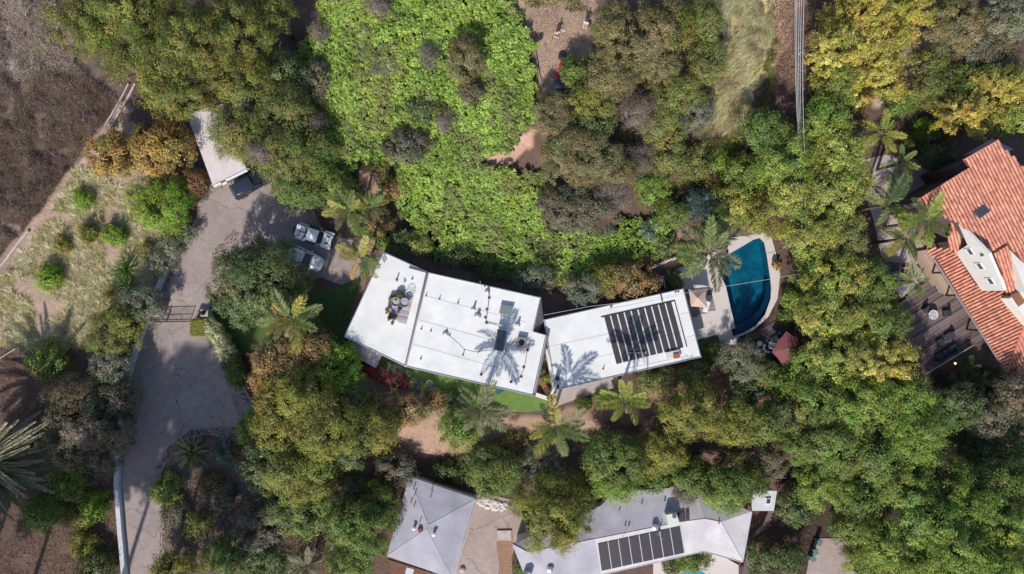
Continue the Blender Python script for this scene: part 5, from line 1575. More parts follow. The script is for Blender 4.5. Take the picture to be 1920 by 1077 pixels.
bowl_chair(742, 566, 'round grey wicker chair on the rooftop platform, left one', M_WICKER, ZR + .17)
bowl_chair(758.5, 567.5, 'round grey wicker chair on the rooftop platform, right one', M_WICKER, ZR + .17)
wc = thing('wire_chair', 'round white wire chair at the top right corner of the rooftop platform', 'chair', W(767, 550, ZR))
p = W(768, 552, ZR + .4)
mb = MB()
ringp = [(p.x + .42 * math.cos(t), p.y + .42 * math.sin(t), ZR + .45 + .25 * max(0, math.sin(t))) for t in np.linspace(0, 2 * math.pi, 17)]
mb.tube(ringp, .025, 5, caps=False)
for k in range(6):
    a_ = ringp[k * 16 // 12]; b_ = ringp[16 - k * 16 // 12 if k else 8]
    mb.tube([a_, (p.x + (a_[0] - p.x) * .2, p.y, ZR + .35), b_], .014, 4)
for t in (.8, 2.3, 3.9, 5.5): mb.tube([(p.x + .4 * math.cos(t), p.y + .4 * math.sin(t), ZR + .5), (p.x + .34 * math.cos(t), p.y + .34 * math.sin(t), ZR + .01)], .018, 4)
mb.build('wire_frame', M_GALV, wc)
fb = thing('fire_table', 'round dark fire bowl in the middle of the rooftop platform', 'fire bowl', W(750, 577, ZR + .17))
p = W(750, 577, ZR + .5); MB().lathe((p.x, p.y, ZR + .17), [(.2, 0), (.26, .25), (.27, .33), (.22, .33), (.18, .24)], 16).build('bowl', mat('steel_blue', lin((48, 66, 86)), rough=.5), fb)
# entry: steps, grate, trellis
st = thing('entry_steps', 'broad timber entry steps at the top left corner of the white house', 'steps', W(702, 470, 0))
for i in range(5):
    a = W(712 - i * 3.2, 456 + i * 7, 0); d = Vector((.85, .5, 0))
    MB().box((a.x - .6, a.y, .02 + .06 * i), (1.5, .42, .12 + .02 * i), math.radians(-25)).build('step', M_WALLW if i == 0 else mat('tan_plank', lin((160, 134, 120)), rough=.8, noise=.25, nscale=4), st)
gr2 = thing('floor_grate', 'dark square floor grate beside the entry steps', 'grate', W(692, 460, .03))
MB().prism(polyW([(691, 451.5), (700, 456), (694, 469.5), (685, 464.5)], .06), .02, .06).build('frame', M_BLACK, gr2)
pw = thing('planter_wall', 'low timber planter between the parking court and the entry path', 'planter', W(702, 478, 0))
MB().prism(polyW([(699, 467), (708, 470), (699, 488), (694, 486)], .5), -.1, .5).build('box', mat('brown_plank', lin((120, 92, 80)), rough=.8, noise=.3, nscale=4), pw)
# turf edge things
ng = thing('stone_urn', 'pale round stone urn on the turf strip', 'urn', W(805, 719, .03))
p = W(805, 719, .4); MB().lathe((p.x, p.y, .03), [(.2, 0), (.16, .08), (.34, .4), (.38, .62), (.3, .62), (.26, .4)], 14).build('bowl', M_STONE, ng)
sl2 = thing('shade_sail', 'small dark teal awning corner poking out from the roof over the turf', 'awning', W(937, 733, 0))
sp_ = [W(a, b, 2.4) for a, b in ((928, 727), (948, 732), (933, 741), (927, 733))]
MB().slab(sp_, .05).build('canopy', M_TEAL, sl2)
fe = thing('wire_fence', 'low wire garden fence along the flower bed below the turf strip', 'fence', W(820, 745, 0))
fl = [(770, 718), (790, 728), (810, 742), (830, 753), (850, 765), (870, 770), (885, 774)]
fp = [W(a, b, .6) for a, b in fl]
for p in fp: MB().box((p.x, p.y, float(hgt(p.x, p.y)) + .35), (.06, .06, .8)).build('post', M_WOODB, fe)
for z in (.3, .6): MB().tube([Vector((p.x, p.y, float(hgt(p.x, p.y)) + z)) for p in fp], .02, 4).build('wire', M_CABLE, fe)
# pool machinery beside the east wing
pm = thing('pool_pump', 'pool pump with bent white pipes behind the east wing', 'pump', W(1242, 525, 0))
p = W(1240, 526, .3)
MB().lathe((p.x, p.y, .0), [(.28, 0), (.3, .1), (.3, .7), (.2, .9), (.08, .95)], 14).build('filter_tank', M_WALLW, pm)
MB().box((p.x + .1, p.y - .6, .2), (.35, .7, .36), .3, bev=.08).build('motor', M_DARKMET, pm)
MB().tube([W(1237, 519, .5), W(1243, 518, .5), W(1246, 531, .5), W(1247, 541, .5)], .05, 6).build('pipe', M_WHITE, pm)
bo = thing('boulder', 'pale boulder in the planting pocket behind the east wing', 'boulder', G(1254, 518))
p = G(1254, 518); MB().lathe((p.x, p.y, p.z - .1), [(.35, 0), (.46, .2), (.36, .45), (.12, .56)], 9).build('stone', M_STONE, bo)
rw2 = thing('stone_wall', 'rough pale stone wall on the bank behind the east wing', 'wall', G(1240, 497))
rng = random.Random(5)
wl = [(1211, 505), (1225, 500), (1240, 494), (1255, 487), (1272, 483), (1290, 486), (1311, 484)]
for i in range(len(wl) - 1):
    for j in range(3):
        t = (j + .5) / 3
        p = G(wl[i][0] + (wl[i + 1][0] - wl[i][0]) * t, wl[i][1] + (wl[i + 1][1] - wl[i][1]) * t)
        MB().box((p.x, p.y, p.z + .2 + rng.uniform(-.04, .06)), (.34, .3 + rng.uniform(-.05, .1), .6), rng.uniform(-.3, .5), bev=.07).build('stone', M_STONE, rw2)

# ================================================================== HILLTOP: PEOPLE AND THINGS
def skin_mesh(name, verts, edges, radii, m, parent, sub=1, root=0):
    me = bpy.data.meshes.new(name); me.from_pydata(verts, edges, [])
    me.materials.append(m)
    o = bpy.data.objects.new(name, me); o.parent = parent; COL.objects.link(o)
    md = o.modifiers.new('skin', 'SKIN'); md.use_smooth_shade = True
    if not me.skin_vertices: me.skin_vertices.new()
    for v, r in zip(me.skin_vertices[0].data, radii):
        v.radius = (r, r) if not isinstance(r, tuple) else r
    me.skin_vertices[0].data[root].use_root = True
    s = o.modifiers.new('sub', 'SUBSURF'); s.levels = sub; s.render_levels = sub
    return o
def person(px, py, rz, label, pose, top_m, bottom_m, shoe_m):
    p = G(px, py)
    t = thing('person', label, 'person', (p.x, p.y, p.z), rz)
    V = []; E_ = []; R = []
    def add(v, r, par=None):
        V.append(v); R.append(r)
        if par is not None: E_.append((par, len(V) - 1))
        return len(V) - 1
    pel = add((0, 0, .95), .12); ch = add((.02, 0, 1.25), .125, pel); ch2 = add((.02, 0, 1.40), .11, ch)
    nk = add((.03, 0, 1.52), .05, ch2); hd = add((.05, 0, 1.60), .075, nk); h2_ = add((.06, 0, 1.69), .088, hd); add((.055, 0, 1.76), .06, h2_)
    nose = add((.155, 0, 1.665), .014, h2_)
    legs = {}; hands = {}
    for s, lg in ((1, pose['legs'][0]), (-1, pose['legs'][1])):
        hip = add((0, s * .1, .9), .085, pel)
        kn = add((lg[0] * .5 + .03, s * .11, .49), .058, hip); an = add((lg[0], s * .11, .09), .038, kn)
        add((lg[0] + .14, s * .13, .035), .032, an); legs[s] = (hip, kn, an)
    for s, ar in ((1, pose['arms'][0]), (-1, pose['arms'][1])):
        sh_ = add((.01, s * .19, 1.41), .055, ch2)
        el = add(tuple(np.array(ar[0])), .04, sh_); wr = add(tuple(np.array(ar[1])), .027, el)
        dv = Vector(ar[1]) - Vector(ar[0]); dv.normalize()
        pm_ = Vector(ar[1]) + dv * .08; pmv = add(tuple(pm_), .03, wr)
        side = dv.cross(Vector((0, 0, 1)));
        side = side.normalized() if side.length > .05 else Vector((1, 0, 0))
        for k in range(4):
            f0 = pm_ + side * (.024 * (k - 1.5)) + dv * .045; a0 = add(tuple(f0), .009, pmv)
            add(tuple(f0 + dv * (.045 - .006 * abs(k - 1.3)) + Vector((0, 0, -.012))), .008, a0)
        th0 = Vector(ar[1]) + dv * .03 + side * .045; a0 = add(tuple(th0), .01, wr); add(tuple(th0 + dv * .04 + side * .012), .009, a0)
        hands[s] = (sh_, el)
    skin_mesh('body', V, E_, R, M_SKIN, t)
    hv = [(.02, 0, 1.70), (-.01, 0, 1.76), (.04, 0, 1.80)]
    skin_mesh('hair', [(-.03, 0, 1.60), (.0, 0, 1.70), (.03, 0, 1.755)], [(0, 1), (1, 2)], [.06, .092, .082], M_HAIR, t)
    # shirt
    sv = [V[pel], V[ch], V[ch2]]; se = [(0, 1), (1, 2)]; sr = [.145, .15, .13]
    for s in (1, -1):
        a_, e_ = hands[s]; b = len(sv)
        sv += [V[a_], tuple((np.array(V[a_]) * .25 + np.array(V[e_]) * .75))]; sr += [.075, .065]; se += [(2, b), (b, b + 1)]
    skin_mesh('shirt', sv, se, sr, top_m, t)
    tv = [V[pel]]; te = []; trr = [.14]
    for s in (1, -1):
        hp, kn, an = legs[s]; b = len(tv)
        end = np.array(V[kn]) * (1 - pose['cuff']) + np.array(V[an]) * pose['cuff']
        tv += [V[hp], tuple(np.array(V[hp]) * .4 + np.array(V[kn]) * .6), tuple(end)]; trr += [.1, .085, .07]; te += [(0, b), (b, b + 1), (b + 1, b + 2)]
    skin_mesh('trousers', tv, te, trr, bottom_m, t)
    for s in (1, -1):
        an = V[legs[s][2]]
        MB().box((an[0] + .06, an[1] + s * .01, .045), (.28, .10, .09), bev=.03).build('shoe', shoe_m, t, world=False)
    return t
person(1043.5, 69, math.radians(-70), 'person in a white shirt and dark shorts standing in the middle of the dirt clearing', dict(legs=[(.12,), (-.10,)], arms=[((.12, .30, 1.2), (.3, .26, 1.12)), ((-.02, -.30, 1.17), (.08, -.34, .93))], cuff=.05), M_SHIRT, M_NAVY, M_WHITE)
person(1097, 50, math.radians(-100), 'person in a white top and tan trousers at the edge of the big rounded tree', dict(legs=[(.05,), (-.04,)], arms=[((.06, .29, 1.16), (.2, .24, 1.0)), ((.05, -.29, 1.16), (.22, -.2, 1.05))], cuff=.9), M_SHIRT, M_KHAKI, M_WHITE)
bp_ = thing('backpack', 'dark backpack on the ground at the tree edge, next to the person in tan trousers', 'backpack', G(1104, 47))
p = G(1104, 47); MB().box((p.x, p.y, p.z + .22), (.32, .24, .44), .5, bev=.08).build('bag', M_NAVY, bp_); MB().box((p.x + .08, p.y - .14, p.z + .16), (.24, .1, .22), .5, bev=.04).build('front_pocket', M_NAVY, bp_)
pb = thing('paper_board', 'small pale square board lying in the dirt beside the person in white', 'board', G(1056, 58))
p = G(1056, 58); MB().box((p.x, p.y, p.z + .04), (.36, .34, .05), .4).build('sheet', mat('beige_card', lin((196, 190, 164)), rough=.9), pb)
ty = thing('old_tyre', 'black tyre lying in the dirt clearing above the red lounger', 'tyre', G(1054.5, 106))
p = G(1054.5, 106)
mb = MB(); rings = []
for i in range(18):
    t = 2 * math.pi * i / 18; c_ = Vector((math.cos(t), math.sin(t), 0))
    rings.append([(p.x + c_.x * (.32 + .12 * math.cos(q)), p.y + c_.y * (.38 + .12 * math.cos(q)), p.z + .12 + .12 * math.sin(q)) for q in np.linspace(0, 2 * math.pi, 8, endpoint=False)])
rings.append(rings[0]); mb.loft(rings).build('tread', M_RUBBER, ty)
MB().lathe((p.x, p.y, p.z + .02), [(.3, 0), (.3, .04), (.05, .05)], 12).build('mud_disc', M_BLACK, ty)
p = G(1050, 131); rlg = sun_lounger(1050, 131, math.radians(70), 'red lounger with a pale frame half under the green bush in the clearing', M_WHITE, M_REDFAB, p.z)
rlg.location = p
dm = thing('covered_grill', 'grey-blue domed cover over a round grill at the foot of the clearing', 'grill', G(1049, 162))
p = G(1049, 162); MB().lathe((p.x, p.y, p.z), [(.62, 0), (.7, .3), (.62, .6), (.4, .82), (.1, .92)], 14).build('cover', mat('blue_grey_cover', lin((92, 92, 112)), rough=.9, noise=.1), dm)
MB().lathe((p.x, p.y, p.z + .9), [(.05, 0), (.08, .05), (.03, .08)], 8).build('knob', M_BLACK, dm)
ed = thing('garden_edging', 'thin curved garden edging between the clearing and the ivy', 'edging', G(1000, 100))
MB().tube([G(a, b, .22) for a, b in ((958, -10), (964, 22), (972, 42), (985, 60), (996, 76), (1003, 95), (1007, 115), (1011, 140), (1019, 168))], .05, 5).build('rail', mat('pinkish_edging', lin((158, 130, 126)), rough=.8), ed)

# ================================================================== POWER LINES
for i, (x0, x1, z0, z1) in enumerate(((1491, 1500, 12.5, 8.2), (1494.5, 1501.5, 12.5, 8.2), (1499, 1503, 11.7, 7.6), (1503, 1505, 11.2, 7.4), (1507.7, 1509.5, 12.5, 8.6))):
    a = W(x0, -8, z0); b = W(x1, 305, z1)
    pts = [a + (a - b) * .5 + Vector((0, 0, .5))] + [a.lerp(b, t) - Vector((0, 0, .5 * math.sin(math.pi * t))) for t in np.linspace(0, 1, 10)] + [b + (b - a) * .5]
    wlab = ['leftmost overhead power line running down the photo beside the bamboo', 'second overhead power line from the left beside the bamboo', 'middle overhead power line of the five beside the bamboo', 'fourth overhead power line from the left beside the bamboo', 'rightmost overhead power line, set a little apart beside the bamboo'][i]
    tag(MB().tube(pts, .024, 5).build('power_line', M_CABLE), wlab, 'power line', 'power lines beside the bamboo')
cpts = [W(a, b, z) for a, b, z in ((1505, 513, 3.3), (1445, 523.5, 2.9), (1361, 537, 2.9), (1290, 549, 3.6), (1180, 566, 4.0), (1105, 575, 3.9), (1020, 591, 3.6))]
tag(MB().tube(cpts, .022, 5).build('overhead_cable', M_CABLE), 'pale cable strung over the pool to the white roofs', 'cable')
lp = thing('garden_lamp', 'small lit garden lamp in the dark planting below the big deck', 'lamp', W(1792, 682, -.5))
EMIT = bpy.data.materials.new('lamp_glow'); EMIT.use_nodes = True
EMIT.node_tree.nodes['Principled BSDF'].inputs['Emission Color'].default_value = (1, .75, .45, 1); EMIT.node_tree.nodes['Principled BSDF'].inputs['Emission Strength'].default_value = 3
p = W(1792, 682, 1.0); MB().lathe((p.x, p.y, .8), [(.05, 0), (.1, .06), (.1, .16), (.03, .22)], 8).build('bulb', EMIT, lp)
MB().tube([(p.x, p.y, -1), (p.x, p.y, .8)], .03, 6).build('stake', M_DARKMET, lp)

# stepping slab and rocks in the concrete yard
sb = thing('concrete_slab', 'pale square concrete slab over the bark strip in the cracked yard', 'slab', G(946, 1004))
MB().prism(polyW([(932.5, 995.5), (959, 995), (959, 1013.5), (933, 1013.5)], -2.78), -2.95, -2.78).build('slab', M_STONE, sb)
rk = thing('rock_bed', 'bed of loose white rocks at the top of the cracked concrete yard', 'rock pile', G(918, 943))
rng = random.Random(8)
meshes = []
for k in range(4):
    o = MB().lathe((0, 0, 0), [(.10, -.06), (.16 + .03 * k, .02), (.13, .1), (.05, .15)], 6 + k % 2).build('rock', M_ROCKW); me = o.data; bpy.data.objects.remove(o)
    for v in me.vertices: v.co += Vector((rng.uniform(-.03, .03), rng.uniform(-.03, .03), rng.uniform(-.02, .02)))
    meshes.append(me)
cnt = 0
rkpoly = [(893, 940), (905, 934), (925, 938), (952, 945), (947, 955), (930, 956), (905, 950)]
while cnt < 110:
    a_, b_ = rng.uniform(890, 955), rng.uniform(930, 960)
    if not inpoly(np.array([a_]), np.array([b_]), rkpoly)[0]: continue
    p = G(a_, b_)
    o = bpy.data.objects.new('rock', rng.choice(meshes)); o.parent = rk; COL.objects.link(o)
    o.location = p + Vector((0, 0, .06)) - Vector(rk.location); o.rotation_euler = (rng.uniform(-.4, .4), rng.uniform(-.4, .4), rng.uniform(0, 6)); s = rng.uniform(.8, 1.5); o.scale = (s * rng.uniform(.8, 1.3), s, s)
    cnt += 1
b2 = thing('boulder', 'pale round boulder at the foot of the hip roofed house, in the yard', 'boulder', G(867, 1068))
p = G(867, 1068); MB().lathe((p.x, p.y, p.z - .1), [(.3, 0), (.38, .2), (.28, .42), (.1, .5)], 8).build('stone', M_STONE, b2)
# fallen timber and pipes on the dry slope
for px0, py0, px1, py1, r, lb in ((178, 440, 218, 412, .05, 'pale fallen stick leaning between the two ball shrubs on the dry slope'), (118, 552, 126, 520, .05, 'pale broken stick beside the large ball shrub on the dry slope'), (110, 540, 122, 545, .04, 'short grey stick crossing the broken one on the dry slope'),
                                  (75, 616, 95, 593, .04, 'thin pale stick lying on the lower dry slope'), (0, 672, 35, 650, .06, 'pale plank end on the lower dry slope at the left edge')):
    a = G(px0, py0, .12); b = G(px1, py1, .16)
    tag(MB().tube([a, a.lerp(b, .5) + Vector((0, 0, .05)), b], r, 5).build('fallen_stick', mat('dead_wood', lin((190, 172, 160)), rough=.9, noise=.2)), lb, 'stick')
def kerb(path, name, label, m, w=.22, h=.3):
    L_ = [G(a, b) for a, b in path]
    mb = MB(); l = []; r = []
    for i, p in enumerate(L_):
        d = (L_[min(i + 1, len(L_) - 1)] - L_[max(i - 1, 0)]); d.z = 0; d.normalize(); nn = Vector((-d.y, d.x, 0)) * w / 2
        l.append(p + nn + Vector((0, 0, h))); r.append(p - nn + Vector((0, 0, h)))
    mb.prism(l + r[::-1], min(p.z for p in L_) - .4, None)
    return tag(mb.build(name, m), label, 'edging')
kerb([(255, 158), (245, 178), (232, 200), (220, 222), (208, 240)], 'concrete_ditch', 'narrow pale concrete ditch edge above the orange tree', M_STONE)
kerb([(242, 158), (232, 178), (218, 202), (206, 224), (197, 238)], 'concrete_ditch', 'outer pale rim of the ditch on the side of the dry brush', M_STONE, w=.16, h=.2)
kerb([(55, 434), (35, 458), (12, 490), (-10, 515)], 'concrete_ditch', 'lower straight concrete ditch edge at the left edge of the dry slope', M_STONE)

# ================================================================== TREES AND SHRUBS
# crown middle x, y, half width, half height (photo pixels), height (m), kind, label
PINE = [
 (185, 45, 80, 68, 13, 'leftmost olive-green pine crown at the top left, beside the dry brush'),
 (262, 20, 80, 62, 15, 'topmost olive-green pine crown against the upper photo edge'),
 (290, 112, 88, 66, 14, 'broad olive-green pine crown above the pale ditch'),
 (340, 172, 78, 52, 12, 'lower olive-green pine crown hanging over the garage roof'),
 (375, 78, 76, 66, 16, 'tall middle olive-green pine crown of the top left stand'),
 (448, 62, 62, 60, 14, 'right hand olive-green pine crown of the top left stand'),
 (452, 140, 56, 48, 12, 'olive-green pine crown above the grey-green oak by the garage'),
 (505, 22, 44, 40, 11, 'small outlying pine crown at the top, between pine stand and ivy'),
]
for x, y, a, b, H, l in PINE: tree(x, y, a, b, H, 'pine', l, name='pine_tree')
T = [
 # --- top left and driveway head
 (222, 292, 60, 42, 6, 'gold', 'left half of the orange-gold foliage, tree by the ditch'),
 (305, 278, 62, 48, 6.5, 'gold', 'orange-gold leafed tree next to the garage wall'),
 (290, 258, 50, 24, 4, 'redleaf', 'rusty dark tree between pine stand and orange-gold trees'),
 (306, 382, 62, 54, 5, 'bright', 'bright green feathery tree at the upper bend of the driveway'),
 (360, 345, 38, 32, 3.5, 'redleaf', 'reddish bush at the lower left corner of the garage'),
 (455, 250, 62, 56, 7, 'mixed', 'grey-green tree overhanging the right side of the garage roof'),
 (455, 220, 45, 32, 6, 'grey', 'bare greyish tree crown between pines and garage'),
 (535, 215, 52, 55, 7, 'mixed', 'mixed green tree on the left border of the ivy'),
 (520, 130, 42, 40, 6, 'dark', 'dark tree in the gap between the pines and the ivy'),
 (548, 305, 66, 58, 7.5, 'mixed', 'bushy green tree over the navy car'),
 (590, 290, 40, 48, 6, 'green', 'green tree bordering the ivy above the parking court'),
 (560, 355, 55, 34, 6, 'green', 'green tree shading the top of the parking court'),
 (595, 235, 22, 22, 4, 'grey', 'grey dead bush on the left ivy border'),
 (490, 288, 26, 22, 8, 'grey', 'pale grey twiggy crown above the navy car'),
 (630, 345, 35, 26, 4, 'green', 'green shrubbery mass below the ivy tip by the parking court'),
 # --- garden tree, hedges, lower left garden
 (489, 534, 97, 92, 7.5, 'dark', 'big dark green garden tree beside the driveway'),
 (556, 616, 46, 32, 5.5, 'dark', 'lower dark green tree behind the yellowing palm'),
 (534, 670, 66, 44, 7.5, 'brown', 'bronze leafed tree below the yellowing palm'),
 (514, 716, 46, 32, 7, 'brown', 'smaller bronze leafed tree beside the hedge end'),
 (585, 655, 46, 34, 7, 'brown', 'bronze leafed tree at the upper right of its group'),
 (630, 690, 46, 52, 6.5, 'bright', 'bright green tree beside the porch roof'),
 (560, 745, 78, 52, 10, 'yolive', 'yellow-olive tree, upper one of the tall lower garden group'),
 (612, 800, 62, 62, 11, 'yolive', 'yellow-olive tree, tallest in the middle of the lower garden group'),
 (535, 800, 60, 52, 9, 'yolive', 'yellow-olive tree above the dark lower garden crowns'),
 (560, 880, 72, 58, 10, 'yolive', 'lower yellow-olive tree of the lower garden group'),
 (500, 868, 48, 56, 8, 'dark', 'dark green tree left of the lower yellow-olive crown'),
 (590, 950, 64, 48, 8, 'green', 'green tree at the foot of the lower garden group'),
 (545, 945, 48, 48, 7, 'dark', 'dark tree at the bottom left of the lower garden group'),
 (478, 805, 30, 34, 4.5, 'fresh', 'fresh light green bush at the mouth of the driveway fork'),
 (655, 742, 40, 34, 5, 'dark', 'dark green tree below the bright green tree by the porch'),
 (720, 774, 56, 34, 2.8, 'brown', 'brownish bush mass below the red flower bed'),
 (770, 770, 34, 28, 3.5, 'brown', 'brown bush at the edge of the dirt path below the turf'),
 (700, 805, 56, 44, 6, 'yolive', 'yellow-olive tree left of the dirt clearing'),
 (655, 830, 40, 46, 7, 'dark', 'dark tree between yellow-olive crowns left of the dirt clearing'),
 (745, 875, 40, 34, 4, 'slate', 'dull brown-green bush above the hip roofed house'),
 (680, 985, 62, 60, 8, 'green', 'big green tree left of the hip roofed house'),
 (655, 1050, 48, 36, 7, 'green', 'green tree at the bottom edge left of the hip roofed house'),
 (712, 945, 40, 44, 6, 'green', 'green tree touching the left eave of the hip roofed house'),
 (655, 925, 34, 34, 3.5, 'sage', 'grey-green bush in the gap left of the hip roofed house'),
 (490, 985, 46, 52, 5, 'slate', 'blue-grey bush right of the lower driveway'),
 (500, 1050, 50, 36, 5, 'dark', 'dark bush at the bottom edge right of the lower driveway'),
 (330, 1062, 50, 28, 4, 'yolive', 'shaded olive bush at the bottom edge beside the driveway'),
 (425, 1040, 46, 36, 4, 'green', 'shaded green bush at the bottom of the planting island'),
 # --- left slope
 (270, 570, 42, 34, 4.5, 'sage', 'grey-green tree leaning over the wall above the gate'),
 (212, 630, 52, 46, 5.5, 'mixed', 'olive-green tree left of the gate'),
 (240, 600, 36, 34, 5, 'yolive', 'yellowish tree just left of the gate'),
 (215, 688, 42, 34, 5, 'sage', 'grey-green tree over the wall below the gate'),
 (170, 795, 88, 92, 7, 'slate', 'large dark grey-green tree at the left of the lower driveway'),
 (228, 745, 38, 38, 5, 'slate', 'dusky tree top right of the large grey-green tree'),
 (140, 735, 46, 32, 4, 'slate', 'dusky brush above the large grey-green tree'),
 # --- on the ivy hill and hilltop
 (872, 112, 32, 48, 3.4, 'olive', 'tall dull olive bush rising from the ivy'),
 (884, 176, 26, 16, 2.2, 'slate', 'small dusky bush below the tall olive bush in the ivy'),
 (764, 272, 50, 34, 2.4, 'slate', 'grey-brown bush in the lower ivy'),
 (798, 206, 36, 24, 1.9, 'dark', 'dark green bush in the middle of the ivy'),
 (806, 104, 18, 28, 1.6, 'grey', 'grey twiggy bush in the upper ivy'),
 (834, 222, 14, 28, 1.6, 'grey', 'grey twiggy bush in the ivy right of the dark green bush'),
 (720, 122, 32, 18, 1.3, 'grey', 'thin grey bush patch in the left ivy'),
 (603, 148, 24, 44, 2.4, 'slate', 'dusky bush on the left shoulder of the ivy'),
 (600, 60, 22, 20, 2.5, 'grey', 'grey bush at the upper left corner of the ivy'),
 (705, 12, 26, 18, 2.5, 'grey', 'grey bush at the top edge of the ivy'),
 (560, 160, 34, 36, 4, 'dark', 'dark leafy bush at the far left of the ivy'),
 (1202, 74, 92, 86, 9, 'olive', 'great rounded olive-brown tree at the top centre'),
 (1154, 142, 56, 42, 8, 'olive', 'rounded lower shoulder of olive-brown foliage beside the clearing'),
 (1255, 60, 46, 50, 7.5, 'yolive', 'yellowish crown on the right side of the great rounded tree'),
 (1310, 40, 42, 44, 6, 'mixed', 'grey-green tree between the great rounded tree and the straw grass'),
 (1322, 118, 36, 50, 5, 'mixed', 'thin grey-green tree bordering the straw grass'),
 (1077, 135, 30, 30, 4, 'green', 'green bush hiding the red lounger'),
 (1040, 218, 40, 44, 6, 'olive', 'round olive crown below the clearing'),
 (1112, 192, 44, 36, 6.5, 'yolive', 'yellow-green crown below the great rounded tree'),
 (1110, 232, 44, 30, 6, 'dark', 'dark green crown in the middle of the hilltop trees'),
 (1085, 295, 80, 56, 7.5, 'olive', 'wide olive-brown tree in the middle of the hilltop group'),
 (1150, 320, 46, 40, 6, 'olive', 'olive-brown crown on the right of the wide middle tree'),
 (1092, 392, 70, 52, 6, 'slate', 'dull grey-brown tree above the ivy apron'),
 (1145, 366, 46, 40, 6, 'grey', 'grey brown crown right of the dull tree above the ivy'),
 (1040, 385, 30, 34, 5, 'slate', 'small dusky crown left of the dull tree above the ivy'),
 (1205, 210, 46, 34, 5, 'grey', 'bare grey tree in the gap right of the hilltop trees'),
 (1270, 175, 52, 40, 6, 'mixed', 'grey-green tree left of the straw grass'),
 (1245, 235, 50, 40, 5, 'mixed', 'sage mixed tree right of the bare grey tree'),
 (1305, 215, 34, 36, 4, 'sage', 'pale sage bush at the lower edge of the straw grass'),
 (1195, 300, 36, 34, 4.5, 'grey', 'bare grey branching tree right of the wide olive tree'),
 (1255, 300, 44, 40, 4, 'mixed', 'mixed bush in the dry bank above the pool'),
 (1222, 352, 34, 28, 4, 'fresh', 'fresh green bush right of the dull grey-brown tree'),
 (1310, 300, 44, 34, 3, 'mixed', 'low mixed bush on the dry bank right of centre'),
 (1265, 395, 40, 30, 3, 'green', 'grassy green bush above the planting pocket'),
 (1315, 385, 36, 34, 3.5, 'bluegreen', 'blue-green bush above the pool palm'),
 (1340, 430, 26, 20, 2.5, 'green', 'green bush touching the upper tip of the pool terrace'),
 (1375, 385, 42, 40, 6, 'yellow', 'yellow-green tree at the upper tip of the pool terrace'),
 (1420, 400, 44, 42, 7, 'yolive', 'olive-yellow tree above the pool'),
 # --- behind the house
 (1005, 522, 50, 22, 2.6, 'sage', 'long sage bush overhanging the side path, left one'),
 (1098, 540, 42, 30, 3.6, 'sage', 'sage bush over the inner corner of the house'),
 (1175, 528, 64, 34, 4, 'brown', 'bronze-green bush along the back of the east wing'),
 (1140, 520, 40, 26, 3.6, 'yolive', 'yellowish bush between the sage and bronze ones behind the east wing'),
 (790, 462, 20, 16, 2.2, 'yellow', 'yellow-green bush beside the entry path'),
 (757, 452, 28, 20, 2, 'dark', 'dark green bush at the top of the side path'),
 (850, 482, 56, 16, 1.4, 'dark', 'dark hedge strip along the side path, left part'),
 (925, 510, 46, 11, 1.3, 'dark', 'dark hedge strip along the side path, right part'),
 (710, 420, 22, 22, 2, 'brown', 'brownish bush in the dirt gully above the entry'),
 # --- right hand belt of trees
 (1430, 245, 46, 40, 7, 'green', 'green tree below the straw grass'),
 (1395, 330, 40, 40, 5, 'fresh', 'leafy fresh green tree left of the tree belt'),
 (1465, 300, 62, 48, 8, 'fresh', 'fresh green crown at the upper left of the tree belt'),
 (1545, 225, 44, 40, 8, 'fresh', 'fresh green crown right of the power lines'),
 (1550, 290, 60, 50, 9, 'yellow', 'yellow-green crown below the wires in the tree belt'),
 (1480, 360, 50, 42, 8, 'yellow', 'yellow-green crown above the right end of the pool'),
 (1545, 360, 66, 52, 9, 'yellow', 'yellow-green crown in the upper middle of the tree belt'),
 (1590, 340, 36, 44, 8, 'yellow', 'yellow-green crown beside the stone patio'),
 (1520, 430, 62, 48, 8.5, 'yellow', 'yellow-green crown just right of the pool'),
 (1580, 440, 44, 48, 8, 'mixed', 'mottled crown left of the dark dining table'),
 (1520, 505, 38, 34, 5, 'green', 'dark green crown at the right coping of the pool'),
 (1560, 520, 66, 48, 8.5, 'yellow', 'yellow-green crown level with the middle of the pool'),
 (1625, 530, 46, 50, 8, 'green', 'deep green crown left of the big timber deck'),
 (1540, 590, 56, 46, 8.5, 'yellow', 'yellow-green crown right of the maroon umbrella'),
 (1612, 600, 58, 48, 9, 'yellow', 'golden crown left of the big timber deck'),
 (1662, 605, 36, 44, 7, 'green', 'deep green crown touching the left edge of the big timber deck'),
 (1570, 665, 66, 50, 9, 'yellow', 'golden crown below and right of the maroon umbrella'),
 (1645, 675, 62, 50, 9.5, 'plume', 'feathery golden crown at the lower left corner of the big deck'),
 (1520, 685, 36, 40, 6, 'fresh', 'fresh green crown just below the maroon umbrella'),
 (1540, 750, 60, 48, 8, 'green', 'green crown in the lower middle of the tree belt'),
 (1620, 755, 68, 50, 10, 'fresh', 'fresh green crown below the feathery golden one'),
 (1700, 745, 46, 46, 9, 'fresh', 'fresh green crown at the right edge of the lower tree belt'),
 (1715, 810, 56, 56, 10, 'fresh', 'fresh green crown beside the shaded gully'),
 (1560, 830, 72, 54, 9, 'green', 'deep green crown left in the lower tree belt'),
 (1640, 850, 62, 50, 9.5, 'green', 'deep green crown in the centre of the lower tree belt'),
 (1500, 825, 42, 44, 7, 'green', 'green crown right of the lower pool garden'),
 (1545, 905, 62, 44, 8, 'fresh', 'fresh green crown above the green bins'),
 (1620, 930, 56, 46, 8.5, 'green', 'green crown above the lower street'),
 (1490, 945, 36, 40, 4, 'dark', 'dark bush with pale flecks right of the small shed'),
